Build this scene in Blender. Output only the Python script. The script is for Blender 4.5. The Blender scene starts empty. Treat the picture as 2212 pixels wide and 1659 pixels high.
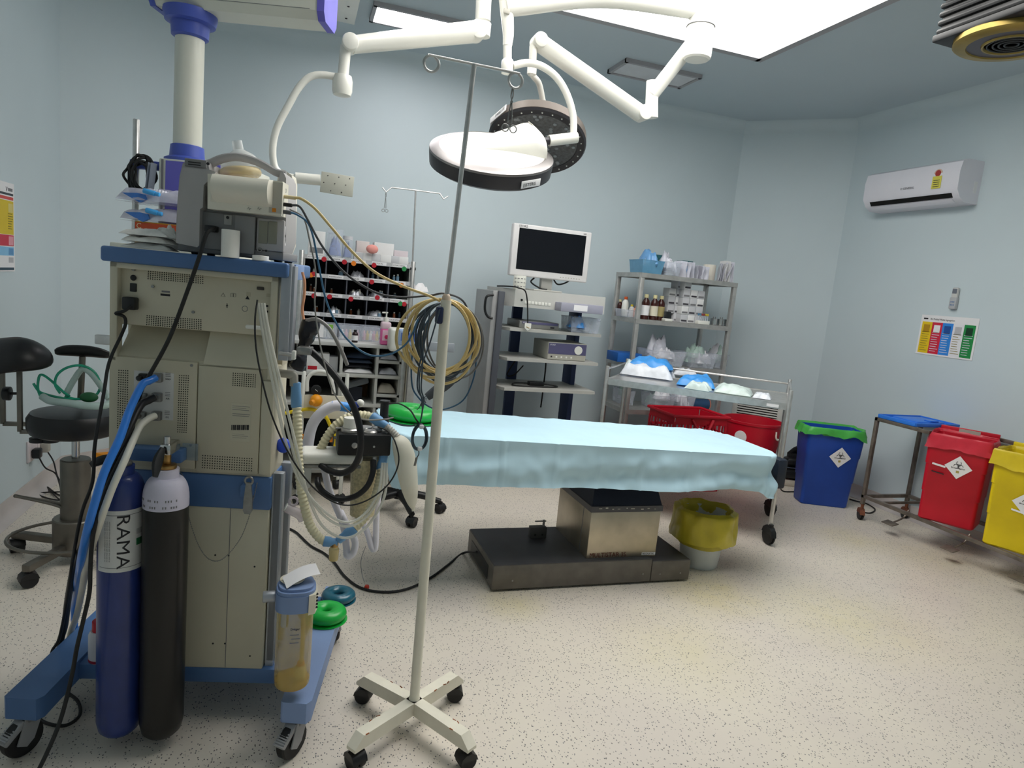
import bpy, bmesh, math, random
from mathutils import Vector as V, Matrix as Mx, noise
random.seed(7)
R = math.radians
scene = bpy.context.scene
COL = scene.collection

# ------------------------------------------------------------------ camera, world, exposure
F_PX, CX, CY = 1420.0, 1106.0, 829.5
CAM = V((0, 0, 1.42))
AX = ((0.948080, 0.044676, 0.314878), (-0.305121, -0.165152, 0.937885), (0.0939, -0.98526, -0.1430))
def _orth():
    def d(p):
        return V((p[0] - CX, p[1] - CY, F_PX)).normalized()
    y = d((645, 580)); x = d((5300, 1027)); x = (x - y * x.dot(y)).normalized()
    z = x.cross(y)
    if z.y > 0: z = -z
    return x, y, z
AX = _orth()
cam_d = bpy.data.cameras.new('camera'); cam = bpy.data.objects.new('camera', cam_d); COL.objects.link(cam)
cam_d.sensor_fit = 'HORIZONTAL'; cam_d.sensor_width = 36; cam_d.lens = F_PX / 2212 * 36
cam_d.clip_start = .05
right = V([a.x for a in AX]); down = V([a.y for a in AX]); fwd = V([a.z for a in AX])
m = Mx.Identity(4)
for i in range(3):
    m[i][0] = right[i]; m[i][1] = -down[i]; m[i][2] = -fwd[i]; m[i][3] = CAM[i]
cam.matrix_world = m
scene.camera = cam
w = bpy.data.worlds.new('world'); scene.world = w; w.use_nodes = True
w.node_tree.nodes['Background'].inputs[0].default_value = (.6, .7, .75, 1)
w.node_tree.nodes['Background'].inputs[1].default_value = .05
vs = scene.view_settings
vs.view_transform = 'Standard'; vs.look = 'None'; vs.gamma = 1; vs.use_curve_mapping = False
vs.exposure = EXPO = 0.38
PANEL_E, STRIP_E = 5.0, 11.0          # brightness of the laminar flow panel and of the small ceiling panel

# ------------------------------------------------------------------ measuring helpers (photo pixel -> point on a real plane)
def ray(px, py):
    c = V((px - CX, py - CY, F_PX)); return V((AX[0].dot(c), AX[1].dot(c), AX[2].dot(c)))
def atY(px, py, y): r = ray(px, py); return CAM + r * (y / r.y)
def atX(px, py, x): r = ray(px, py); return CAM + r * (x / r.x)
def atZ(px, py, z): r = ray(px, py); return CAM + r * ((z - CAM.z) / r.z)

# ------------------------------------------------------------------ materials
def lin(h):
    if isinstance(h, str):
        h = h.lstrip('#'); h = [int(h[i:i + 2], 16) / 255 for i in (0, 2, 4)]
    return tuple(c / 12.92 if c <= .04045 else ((c + .055) / 1.055) ** 2.4 for c in h)
MATS = {}
def mat(name, col, rough=.5, metal=0., var=.05, scale=9., bump=0., alpha=1., trans=0., sub=0., ior=1.45, coat=0.):
    if name in MATS: return MATS[name]
    m = bpy.data.materials.new(name); m.use_nodes = True
    nt = m.node_tree; N = nt.nodes; Lk = nt.links
    p = N['Principled BSDF']; c = lin(col)
    tc = N.new('ShaderNodeTexCoord'); nz = N.new('ShaderNodeTexNoise')
    nz.inputs['Scale'].default_value = scale; nz.inputs['Detail'].default_value = 3
    Lk.new(tc.outputs['Object'], nz.inputs['Vector'])
    rp = N.new('ShaderNodeValToRGB'); rp.color_ramp.elements[0].position = .3; rp.color_ramp.elements[1].position = .7
    rp.color_ramp.elements[0].color = tuple(min(1, k * (1 - var)) for k in c) + (1,)
    rp.color_ramp.elements[1].color = tuple(min(1, k * (1 + var)) for k in c) + (1,)
    Lk.new(nz.outputs['Fac'], rp.inputs['Fac']); Lk.new(rp.outputs['Color'], p.inputs['Base Color'])
    p.inputs['Roughness'].default_value = rough; p.inputs['Metallic'].default_value = metal
    p.inputs['Alpha'].default_value = alpha; p.inputs['IOR'].default_value = ior
    p.inputs['Transmission Weight'].default_value = trans
    p.inputs['Coat Weight'].default_value = coat
    if sub:
        p.inputs['Subsurface Weight'].default_value = sub; p.inputs['Subsurface Radius'].default_value = (.01, .01, .01)
    if bump:
        b = N.new('ShaderNodeBump'); b.inputs['Strength'].default_value = bump; b.inputs['Distance'].default_value = .002
        Lk.new(nz.outputs['Fac'], b.inputs['Height']); Lk.new(b.outputs['Normal'], p.inputs['Normal'])
    MATS[name] = m
    return m
def emat(name, col, strength):
    m = bpy.data.materials.new(name); m.use_nodes = True
    nt = m.node_tree; nt.nodes.remove(nt.nodes['Principled BSDF'])
    e = nt.nodes.new('ShaderNodeEmission'); e.inputs[0].default_value = lin(col) + (1,); e.inputs[1].default_value = strength
    nt.links.new(e.outputs[0], nt.nodes['Material Output'].inputs[0])
    MATS[name] = m; return m
def film(name, col, alpha=.3, rough=.25, var=.1):      # clear plastic film / bag
    return mat(name, col, rough, alpha=alpha, var=var, bump=.4, scale=25)

STEEL = mat('brushed_steel', '#c9c8c6', .36, .85, var=.10, scale=30)
STEELD = mat('dull_steel', '#b9b8b5', .45, .7, var=.12, scale=18)
CHROME = mat('chrome', '#c9c9c9', .15, 1.)
BLACK = mat('black_plastic', '#17181a', .42, var=.15)
RUBBER = mat('black_rubber', '#1a1a1b', .6, var=.15)
WHITE = mat('white_plastic', '#e4e4dd', .4, var=.02)
CREAM = mat('cream_paint', '#d9d3bf', .5, var=.03)
ARMW = mat('lamp_arm_white', '#e9e8e0', .3, var=.02, coat=.3)
PAPER = mat('paper', '#e9e8ea', .8, var=.03)
INK = mat('ink', '#26262a', .7)
INKG = mat('grey_ink', '#77777a', .7)
HOLE = mat('vent_hole', '#0c0c0c', .9)

# ------------------------------------------------------------------ mesh builder
class B:
    def __init__(s, M=None): s.bm = bmesh.new(); s.M = M; s.mi = 0
    def _fin(s, vs, f0=None):
        if s.M is not None:
            for v in vs: v.co = s.M @ v.co
        return vs
    def _face(s, vs):
        try:
            f = s.bm.faces.new(vs); f.material_index = s.mi; f.smooth = True; return f
        except ValueError: return None
    def box(s, c, d, bev=0., rz=0., rot=None, seg=2, taper=1.):
        r = bmesh.ops.create_cube(s.bm, size=1); vs = r['verts']
        mt = (rot.to_4x4() if rot is not None else Mx.Rotation(rz, 4, 'Z'))
        for v in vs:
            k = taper if v.co.z < 0 else 1.
            v.co = V((v.co.x * d[0] * k, v.co.y * d[1] * k, v.co.z * d[2]))
        fs = {f for v in vs for f in v.link_faces}
        if bev:
            es = list({e for v in vs for e in v.link_edges})
            o = bmesh.ops.bevel(s.bm, geom=es, offset=min(bev, .49 * min(d)), segments=seg, affect='EDGES', profile=.5)
            fs = set(o['faces']) | {f for v in o['verts'] for f in v.link_faces}
            vs = list({v for f in fs for v in f.verts})
        for f in fs: f.material_index = s.mi; f.smooth = True
        for v in vs: v.co = mt @ v.co + V(c)
        s._fin(vs); return s
    def bx(s, x0, x1, y0, y1, z0, z1, bev=0., seg=2):
        return s.box(((x0 + x1) / 2, (y0 + y1) / 2, (z0 + z1) / 2), (abs(x1 - x0), abs(y1 - y0), abs(z1 - z0)), bev, seg=seg)
    def lathe(s, prof, c=(0, 0, 0), n=28, rot=None, sx=1., sy=1., cap=True):
        rot = rot.to_3x3() if rot is not None else Mx.Identity(3)
        rings = []; allv = []
        for r, z in prof:
            if r < 1e-6:
                ring = [s.bm.verts.new(rot @ V((0, 0, z)) + V(c))]
            else:
                ring = [s.bm.verts.new(rot @ V((r * sx * math.cos(2 * math.pi * i / n), r * sy * math.sin(2 * math.pi * i / n), z)) + V(c)) for i in range(n)]
            rings.append(ring); allv += ring
        for a, b in zip(rings, rings[1:]):
            for i in range(n):
                j = (i + 1) % n
                if len(a) == 1 and len(b) == 1: continue
                if len(a) == 1: s._face([a[0], b[j], b[i]])
                elif len(b) == 1: s._face([a[i], a[j], b[0]])
                else: s._face([a[i], a[j], b[j], b[i]])
        if cap:
            if len(rings[0]) > 1: s._face(list(reversed(rings[0])))
            if len(rings[-1]) > 1: s._face(rings[-1])
        s._fin(allv); return s
    def cyl(s, p0, p1, r, r1=None, n=18, cap=True):
        p0, p1 = V(p0), V(p1); d = p1 - p0
        q = V((0, 0, 1)).rotation_difference(d).to_matrix()
        return s.lathe([(r, 0), (r if r1 is None else r1, d.length)], p0, n, q, cap=cap)
    def rcyl(s, p0, p1, r, e=.003, n=20):          # cylinder with rounded rims
        p0, p1 = V(p0), V(p1); d = p1 - p0; h = d.length
        q = V((0, 0, 1)).rotation_difference(d).to_matrix()
        return s.lathe([(r - e, 0), (r - e * .3, e * .3), (r, e), (r, h - e), (r - e * .3, h - e * .3), (r - e, h)], p0, n, q)
    def tube(s, pts, r, n=10, sub=6, cap=True, closed=False, flat=1.):
        pts = [V(p) for p in pts]
        P = spline(pts, sub, closed) if sub > 1 else pts
        k = len(P); T = []
        for i in range(k):
            a = P[(i - 1) % k] if closed else P[max(i - 1, 0)]; b = P[(i + 1) % k] if closed else P[min(i + 1, k - 1)]
            t = b - a; T.append(t.normalized() if t.length > 1e-9 else V((0, 0, 1)))
        u = T[0].orthogonal().normalized(); rings = []; allv = []
        for i in range(k):
            if i:
                q = T[i - 1].rotation_difference(T[i]); u = q @ u
                u = (u - T[i] * u.dot(T[i])).normalized()
            w_ = T[i].cross(u); rr = r(i / (k - 1)) if callable(r) else r
            ring = [s.bm.verts.new(P[i] + u * (rr * math.cos(2 * math.pi * j / n)) + w_ * (rr * flat * math.sin(2 * math.pi * j / n))) for j in range(n)]
            rings.append(ring); allv += ring
        pairs = list(zip(rings, rings[1:])) + ([(rings[-1], rings[0])] if closed else [])
        for a, b in pairs:
            for j in range(n): s._face([a[j], a[(j + 1) % n], b[(j + 1) % n], b[j]])
        if cap and not closed: s._face(list(reversed(rings[0]))); s._face(rings[-1])
        s._fin(allv); return s
    def ribbed(s, pts, r, pitch=.012, depth=.18, n=14):       # corrugated hose
        P = spline([V(p) for p in pts], 14)
        L = [0]
        for a, b in zip(P, P[1:]): L.append(L[-1] + (b - a).length)
        m = max(6, int(L[-1] / pitch * 4)); Q = []; j = 0
        for i in range(m + 1):
            d = L[-1] * i / m
            while j < len(L) - 2 and L[j + 1] < d: j += 1
            t = (d - L[j]) / max(1e-9, L[j + 1] - L[j]); Q.append(P[j].lerp(P[j + 1], t))
        return s.tube(Q, lambda t: r * (1 - depth * (.5 - .5 * math.cos(t * m * math.pi / 2))), n, sub=1)
    def prism(s, poly, z0, z1, M=None):            # polygon in xy extruded z0..z1 (then M)
        a = [s.bm.verts.new((x, y, z0)) for x, y in poly]; b = [s.bm.verts.new((x, y, z1)) for x, y in poly]
        if M is not None:
            for v in a + b: v.co = M @ v.co
        n = len(poly)
        s._face(list(reversed(a))); s._face(b)
        for i in range(n): s._face([a[i], a[(i + 1) % n], b[(i + 1) % n], b[i]])
        s._fin(a + b); return s
    def sph(s, c, r, sc=(1, 1, 1), n=16, rot=None):
        prof = [(math.sin(math.pi * i / 10) * r, -math.cos(math.pi * i / 10) * r) for i in range(11)]
        prof[0] = (0, -r); prof[-1] = (0, r)
        M0 = s.M; q = (rot.to_4x4() if rot is not None else Mx.Identity(4))
        s.M = (M0 or Mx.Identity(4)) @ Mx.Translation(V(c)) @ q @ Mx.Diagonal(V((sc[0], sc[1], sc[2], 1)))
        s.lathe(prof, n=n); s.M = M0; return s
    def torus(s, c, R_, r, rot=None, n=32, k=12, sz=1.):
        rot = rot.to_3x3() if rot is not None else Mx.Identity(3)
        g = [[s.bm.verts.new(rot @ V(((R_ + r * math.cos(b)) * math.cos(a), (R_ + r * math.cos(b)) * math.sin(a), r * sz * math.sin(b))) + V(c))
              for b in [2 * math.pi * j / k for j in range(k)]] for a in [2 * math.pi * i / n for i in range(n)]]
        for i in range(n):
            for j in range(k): s._face([g[i][j], g[(i + 1) % n][j], g[(i + 1) % n][(j + 1) % k], g[i][(j + 1) % k]])
        s._fin([v for q in g for v in q]); return s
    def grid(s, fn, nu, nv, thick=0.):             # fn(a,b)->V, a,b in 0..1 ; optional thickness
        g = [[s.bm.verts.new(fn(i / nu, j / nv)) for j in range(nv + 1)] for i in range(nu + 1)]
        fs = []
        for i in range(nu):
            for j in range(nv): fs.append(s._face([g[i][j], g[i + 1][j], g[i + 1][j + 1], g[i][j + 1]]))
        allv = [v for q in g for v in q]
        if thick:
            s.bm.normal_update()
            r = bmesh.ops.solidify(s.bm, geom=[f for f in fs if f], thickness=thick)
            allv = list({v for q in r['geom'] if isinstance(q, bmesh.types.BMVert) for v in [q]} | set(allv))
        s._fin(allv); return s
    def build(s, name, mats, parent=None, ang=38, loc=None, fix=True):
        if fix: bmesh.ops.recalc_face_normals(s.bm, faces=s.bm.faces)
        me = bpy.data.meshes.new(name); s.bm.to_mesh(me); s.bm.free()
        for m_ in (mats if isinstance(mats, (list, tuple)) else [mats]): me.materials.append(m_)
        me.set_sharp_from_angle(angle=R(ang))
        o = bpy.data.objects.new(name, me); COL.objects.link(o)
        if parent: o.parent = parent
        if loc is not None: o.location = loc
        return o
def spline(P, sub=6, closed=False):
    n = len(P)
    if n < 3: 
        return [P[0].lerp(P[-1], i / sub) for i in range(sub + 1)]
    out = []
    for i in range(n if closed else n - 1):
        if closed: a, b, c, d = P[(i - 1) % n], P[i], P[(i + 1) % n], P[(i + 2) % n]
        else:
            b, c = P[i], P[i + 1]
            a = P[i - 1] if i else b * 2 - c
            d = P[i + 2] if i + 2 < n else c * 2 - b
        for k in range(sub):
            t = k / sub
            out.append(.5 * ((2 * b) + (c - a) * t + (2 * a - 5 * b + 4 * c - d) * t * t + (3 * b - a - 3 * c + d) * t ** 3))
    if not closed: out.append(P[-1].copy())
    return out
def rotz(a): return Mx.Rotation(a, 4, 'Z')
def rotx(a): return Mx.Rotation(a, 4, 'X')
def roty(a): return Mx.Rotation(a, 4, 'Y')
def thing(name, label, cat, loc=(0, 0, 0), rz=0., group=None):
    o = bpy.data.objects.new(name, None); COL.objects.link(o); o.empty_display_size = .05
    o.location = loc; o.rotation_euler = (0, 0, rz); return tag(o, label, cat, group)
def tag(o, label, cat, group=None):
    o['label'] = label; o['category'] = cat
    if group: o['group'] = group
    return o
def struct(o): o['kind'] = 'structure'; return o
def stuff(o): o['kind'] = 'stuff'; return o
def dup(root, loc, rz=None, label=None, group=None, scale=None):
    def cp(o, par):
        c = o.copy(); COL.objects.link(c); c.parent = par
        for ch in list(o.children): cp(ch, c)
        return c
    r = cp(root, root.parent); r.location = loc
    if rz is not None: r.rotation_euler = (0, 0, rz)
    if scale: r.scale = scale
    if label: r['label'] = label
    if group: r['group'] = group
    return r
def text(name, s, size, M, m_, parent=None, ex=.0003, sx=1., align='LEFT'):     # text lies in local xy of M, reading along x
    c = bpy.data.curves.new(name, 'FONT'); c.body = s; c.size = size; c.extrude = ex; c.align_x = align; c.resolution_u = 2
    t = bpy.data.objects.new(name, c); COL.objects.link(t)
    me = bpy.data.meshes.new_from_object(t.evaluated_get(bpy.context.evaluated_depsgraph_get()))
    bpy.data.objects.remove(t); bpy.data.curves.remove(c)
    me.transform(M @ Mx.Diagonal(V((sx, 1, 1, 1))))
    me.materials.clear(); me.materials.append(m_); me.name = name
    o = bpy.data.objects.new(name, me); COL.objects.link(o)
    if parent: o.parent = parent
    return o
FRONT = rotx(math.pi / 2)                          # text plane facing -y
def TF(x, y, z): return Mx.Translation((x, y, z)) @ FRONT
def cable(name, pts, r, m_, label, cat='cable', group=None, n=8, sub=7):
    o = B().tube(pts, r, n, sub).build(name, m_)
    return tag(o, label, cat, group)
def screws(b, pts, r=.004, axis=(0, -1, 0), h=.0015):
    for p in pts: b.cyl(p, V(p) + V(axis) * h, r, n=8)
# ------------------------------------------------------------------ room shell
XL, XR, YB, YF, ZC = -1.38, 4.45, 5.35, -1.3, 3.1
CHL, CHR = .62, .66                       # chamfered corners left and right
def wall_mat():
    m = mat('wall_paint', '#c8d5da', .62, var=.025, scale=1.4, bump=.05); return m
def floor_mat():
    m = bpy.data.materials.new('speckled_vinyl'); m.use_nodes = True
    nt = m.node_tree; N = nt.nodes; Lk = nt.links; p = N['Principled BSDF']
    tc = N.new('ShaderNodeTexCoord')
    base = lin('#cfcbc2')
    def mixc(fac, a, b):
        x = N.new('ShaderNodeMix'); x.data_type = 'RGBA'
        Lk.new(fac, x.inputs[0])
        if isinstance(a, tuple): x.inputs[6].default_value = a + (1,)
        else: Lk.new(a, x.inputs[6])
        x.inputs[7].default_value = b + (1,)
        return x.outputs[2]
    nz = N.new('ShaderNodeTexNoise'); nz.inputs['Scale'].default_value = 2.2; nz.inputs['Detail'].default_value = 4
    Lk.new(tc.outputs['Object'], nz.inputs['Vector'])
    rp = N.new('ShaderNodeValToRGB'); rp.color_ramp.elements[0].position = .35; rp.color_ramp.elements[1].position = .7
    rp.color_ramp.elements[0].color = lin('#d6cdc2') + (1,); rp.color_ramp.elements[1].color = lin('#ddd5c6') + (1,)
    Lk.new(nz.outputs['Fac'], rp.inputs['Fac']); c = rp.outputs['Color']
    # iodine stains
    def stain(x, y, rad, col, amt):
        nonlocal c
        vm = N.new('ShaderNodeVectorMath'); vm.operation = 'DISTANCE'; vm.inputs[1].default_value = (x, y, 0)
        Lk.new(tc.outputs['Object'], vm.inputs[0])
        mr = N.new('ShaderNodeMapRange'); mr.inputs[1].default_value = rad; mr.inputs[2].default_value = rad * .2
        mr.inputs[3].default_value = 0; mr.inputs[4].default_value = amt; Lk.new(vm.outputs['Value'], mr.inputs[0])
        n2 = N.new('ShaderNodeTexNoise'); n2.inputs['Scale'].default_value = 9; n2.inputs['Detail'].default_value = 4
        Lk.new(tc.outputs['Object'], n2.inputs['Vector'])
        mu = N.new('ShaderNodeMath'); mu.operation = 'MULTIPLY'; Lk.new(mr.outputs[0], mu.inputs[0]); Lk.new(n2.outputs['Fac'], mu.inputs[1])
        c = mixc(mu.outputs[0], c, lin(col))
    stain(2.05, 2.66, .34, '#d3c68a', .9); stain(1.0, 2.66, .2, '#d3c890', .8); stain(3.55, 3.25, .28, '#d5ca98', .7)
    stain(2.6, 2.3, .5, '#d6cb9c', .7); stain(3.9, 2.9, .4, '#d8cda0', .6); stain(1.6, 2.2, .4, '#d8cf9f', .5)
    # dark chips
    for sc, th, pick, col in ((160, .30, .085, '#5a5b5e'), (120, .27, .05, '#7a746c'), (210, .30, .06, '#9a968f')):
        mp = N.new('ShaderNodeMapping'); mp.inputs['Scale'].default_value = (sc, sc * .72, sc); mp.inputs['Rotation'].default_value = (0, 0, sc * .02)
        Lk.new(tc.outputs['Object'], mp.inputs['Vector'])
        vo = N.new('ShaderNodeTexVoronoi'); vo.inputs['Scale'].default_value = 1.; vo.voronoi_dimensions = '2D'
        Lk.new(mp.outputs[0], vo.inputs['Vector'])
        lt = N.new('ShaderNodeMath'); lt.operation = 'LESS_THAN'; Lk.new(vo.outputs['Distance'], lt.inputs[0]); lt.inputs[1].default_value = th
        sp = N.new('ShaderNodeSeparateColor'); Lk.new(vo.outputs['Color'], sp.inputs[0])
        l2 = N.new('ShaderNodeMath'); l2.operation = 'LESS_THAN'; Lk.new(sp.outputs[0], l2.inputs[0]); l2.inputs[1].default_value = pick
        mu = N.new('ShaderNodeMath'); mu.operation = 'MULTIPLY'; Lk.new(lt.outputs[0], mu.inputs[0]); Lk.new(l2.outputs[0], mu.inputs[1])
        c = mixc(mu.outputs[0], c, lin(col))
    Lk.new(c, p.inputs['Base Color']); p.inputs['Roughness'].default_value = .38
    MATS['floor'] = m; return m
WALL, FLOOR = wall_mat(), floor_mat()
CEIL = mat('ceiling_paint', '#bac7ce', .7, var=.02, scale=1.2)
SKIRT = mat('coved_skirting', '#c3bcb9', .45, var=.06, scale=5)
outline = [(XL, YF), (XR, YF), (XR, YB - CHR), (XR - CHR, YB), (XL + CHL, YB), (XL, YB - CHL)]
struct(B().prism(outline, -.05, 0).build('floor', FLOOR))
struct(B().prism(outline, ZC, ZC + .05).build('ceiling', CEIL))
def wall(name, a, b, t=.08):
    a, b = V((*a, 0)), V((*b, 0)); d = (b - a).normalized(); n = V((d.y, -d.x, 0))      # n points outward
    a2, b2 = a - d * .0, b + d * .0
    poly = [(a2.x, a2.y), (b2.x, b2.y), (b2.x + n.x * t, b2.y + n.y * t), (a2.x + n.x * t, a2.y + n.y * t)]
    return struct(B().prism(poly, 0, ZC).build(name, WALL))
def skirt(name, a, b):
    a, b = V((*a, 0)), V((*b, 0)); d = (b - a).normalized(); n = V((-d.y, d.x, 0))      # into the room
    prof = [(0.0, .10), (.004, .10), (.006, .06), (.012, .03), (.03, .010), (.055, .002), (.055, 0.), (0, 0)]
    bb = B(); A = [bb.bm.verts.new(a + n * x + V((0, 0, z))) for x, z in prof]; C_ = [bb.bm.verts.new(b + n * x + V((0, 0, z))) for x, z in prof]
    k = len(prof)
    for i in range(k): bb._face([A[i], A[(i + 1) % k], C_[(i + 1) % k], C_[i]])
    bb._face(A); bb._face(list(reversed(C_)))
    return struct(bb.build(name, SKIRT))
sides = ['front', 'right', 'right_corner', 'back', 'left_corner', 'left']
for i, sd in enumerate(sides):
    a, b = outline[i], outline[(i + 1) % 6]
    wall('wall_' + sd, a, b)
    if sd != 'front': skirt('baseboard_' + sd, a, b)
# coved joint between walls and ceiling
for i, sd in enumerate(sides[1:]):
    a, b = V((*outline[i + 1], 0)), V((*outline[(i + 2) % 6], 0)); d = (b - a).normalized(); n = V((-d.y, d.x, 0))
    rc = .09; prof = [(0, ZC)] + [(rc - rc * math.cos(t), ZC - rc + rc * math.sin(t)) for t in [math.pi / 2 * k / 8 for k in range(9)]]
    bb = B(); A = [bb.bm.verts.new(a + n * x + V((0, 0, z))) for x, z in prof]; C_ = [bb.bm.verts.new(b + n * x + V((0, 0, z))) for x, z in prof]
    for k in range(len(prof)): bb._face([A[k], A[(k + 1) % len(prof)], C_[(k + 1) % len(prof)], C_[k]])
    struct(bb.build('trim_%d' % (i + 1), WALL))

# ------------------------------------------------------------------ ceiling lights
LUM = emat('lit_panel', '#fffdf8', PANEL_E)
LUM2 = emat('lit_strip', '#fffafc', STRIP_E)
FRAME = mat('panel_frame', '#a3a2a6', .5, .2)
t = thing('laminar_flow_light', 'huge bright white laminar airflow light panel with grey frame on the ceiling', 'ceiling light', (1.62, 2.72, ZC - .03))
LX0, LX1, LY0, LY1 = -1.2, 1.2, -1.2, 1.2
b = B()
for x in (LX0, LX1): b.bx(x - .025, x + .025, LY0 - .025, LY1 + .025, -.012, .03)
for y in (LY0, LY1): b.bx(LX0, LX1, y - .025, y + .025, -.012, .03)
b.build('frame', FRAME, t)
nx = 4
for i in range(nx):
    for j in range(nx):
        x0 = LX0 + .025 + i * (2.35 / nx); y0 = LY0 + .025 + j * (2.35 / nx)
        B().bx(x0 + .002, x0 + 2.35 / nx - .002, y0 + .002, y0 + 2.35 / nx - .002, -.004, .012).build('diffuser', LUM, t)
def strip(label, x, y, lum):
    t = thing('ceiling_panel_light', label, 'ceiling light', (x, y, ZC - .02))
    b = B()
    for s in (-1, 1):
        b.bx(s * .30 - .012, s * .30 + .012, -.15, .15, -.008, .02); b.bx(-.312, .312, s * .14 - .012, s * .14 + .012, -.008, .02)
    b.build('frame', FRAME, t); B().bx(-.29, .29, -.13, .13, .0, .012).build('diffuser', lum, t)
strip('lit rectangular ceiling panel glowing white above the swing arm', .68, 4.62, LUM2)
strip('unlit grey rectangular ceiling panel behind the white lamp arms', 2.43, 4.62, mat('unlit_diffuser', '#cfd2d6', .5))
# ------------------------------------------------------------------ local frames
class Fr:
    def __init__(s, loc, deg):
        s.loc = V(loc); s.rz = R(deg); s.M = Mx.Translation(s.loc) @ rotz(s.rz); s.I = s.M.inverted()
    def _pl(s, px, py, ax, val):
        o = s.I @ CAM; d = s.I.to_3x3() @ ray(px, py); return o + d * ((val - o[ax]) / d[ax])
    def on(s, px, py, y=0.): return s._pl(px, py, 1, y)
    def onx(s, px, py, x): return s._pl(px, py, 0, x)
    def onz(s, px, py, z): return s._pl(px, py, 2, z)
    def w(s, p): return s.M @ V(p)

def caster(parent, p, r=.045, wid=.022, col=RUBBER, fork=None, swivel=0., top=None, brake=False):
    """twin-wheel style caster: wheel on the floor at p (parent space), fork up to z=top"""
    fork = fork or BLACK; top = top or r * 2.3
    M = Mx.Translation(V((p[0], p[1], 0))) @ rotz(swivel)
    w_ = B(M)
    for sx in (-1, 1):
        w_.lathe([(r * .3, -wid * .42), (r * .9, -wid * .5), (r, -wid * .3), (r, wid * .3), (r * .9, wid * .5), (r * .3, wid * .42)], (sx * wid * .62, 0, r), 22, roty(math.pi / 2))
    wo = w_.build('wheel', col)
    f = B(M)
    f.bx(-wid * .25, wid * .25, -r * .35, r * .75, r * .7, r * 1.5, .004)
    hood = [(-r * 1.05, r * 1.0), (-r * .9, r * 1.55), (-r * .4, r * 1.95), (r * .3, r * 2.05), (r * .85, r * 1.7), (r * 1.08, r * 1.1), (r * .8, r * 1.2), (-r * .6, r * 1.2)]
    f.prism([(y, z) for y, z in hood], -wid * 1.18, wid * 1.18, Mx(((0, 0, 1, 0), (1, 0, 0, 0), (0, 1, 0, 0), (0, 0, 0, 1))))
    f.cyl((0, -r * .2, r * 1.8), (0, -r * .2, top + .004), r * .26, n=12)
    fo = f.build('caster', fork, parent); wo.parent = fo
    return fo

# ------------------------------------------------------------------ anaesthesia machine (seen from behind)
MF = Fr((-.053, 2.029, 0), -12)
BEIGE = mat('machine_beige', '#c9c3ae', .5, var=.03, scale=6)
BEIGE2 = mat('machine_beige_panel', '#c3bca6', .5, var=.03, scale=6)
BLUEP = mat('machine_blue', '#4c6e9e', .42, var=.05, scale=5)
BLUEL = mat('machine_blue_soft', '#7f96c0', .45, var=.04, scale=5)
ALU = mat('anodised_rail', '#a9adb4', .4, .5, var=.04)
GREYM = mat('grey_metal', '#8f8f8d', .4, .8, var=.15, scale=40)
t = AM = thing('anaesthesia_machine', 'tall beige and blue anaesthesia machine on casters, seen from its rear panel', 'anaesthesia machine', MF.loc, MF.rz)
YD = .16
# carcass
B().bx(-.455, 0, .018, YD, 1.215, 1.388, .006).build('upper_housing', BEIGE, t)
b = B(); b.bx(-.457, -.436, -.004, .03, 1.11, 1.39, .003).bx(-.020, .0, -.004, .03, 1.09, 1.39, .003).bx(-.457, 0, -.004, .03, 1.374, 1.39, .003)
b.build('rear_frame', BEIGE, t)
B().bx(-.448, 0, .09, YD, 1.12, 1.22).build('niche_back', BEIGE2, t)
b = B(); b.prism([(.09, 1.212), (.09, 1.12), (.006, 1.12), (.006, 1.128)], -.436, -.20, Mx(((0, 0, 1, 0), (1, 0, 0, 0), (0, 1, 0, 0), (0, 0, 0, 1))))
b.build('niche_slope', BEIGE2, t)
b = B(); b.prism([(.05, 1.212), (.09, 1.212), (.09, 1.12), (.0, 1.12), (.0, 1.126)], -.20, -.02, Mx(((0, 0, 1, 0), (1, 0, 0, 0), (0, 1, 0, 0), (0, 0, 0, 1))))
b.build('niche_slope', BEIGE, t)
B().bx(-.457, 0, .006, YD, .79, 1.125, .004).build('lower_housing', BEIGE, t)
B().bx(-.456, -.2155, -.004, .012, .805, 1.124, .002).build('rear_panel', BEIGE2, t)
B().bx(-.2125, -.036, -.004, .012, .80, 1.116, .002).build('rear_panel', BEIGE2, t)
B().bx(-.0335, .0, -.002, .012, .80, 1.085, .002).build('rear_panel', BEIGE, t)
B().bx(-.46, .004, .0, YD, .688, .792, .006).build('blue_band', BLUEP, t)
B().bx(-.452, .0, .004, YD, .165, .690, .004).build('base_cabinet', BEIGE, t)
B().bx(-.112, -.1105, .0025, .006, .17, .688).build('cabinet_seam', INKG, t)
B().bx(-.55, .11, .0, .5, .118, .168, .006).build('base_plate', BLUEP, t)
b = B(); b.bx(-.475, .03, -.022, YD + .14, 1.39, 1.432, .008, seg=3); b.build('top_shelf', BLUEP, t)
B().bx(.028, .034, .06, YD + .02, 1.385, 1.43, .002).build('shelf_side', BLUEL, t)
B().bx(.004, .028, .02, .05, .80, .165).build('corner_post', ALU, t)
# aluminium equipment rails on the right side
b = B(); b.bx(.008, .036, -.004, .03, 1.15, 1.432, .002).bx(.032, .044, .006, .045, 1.15, 1.425, .002)
b.build('equipment_rail', ALU, t)
b = B(); b.bx(.006, .034, .02, .05, .185, .80, .002).bx(.0, .03, .14, .17, .185, .80, .002)
b.build('equipment_rail', ALU, t)
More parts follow.
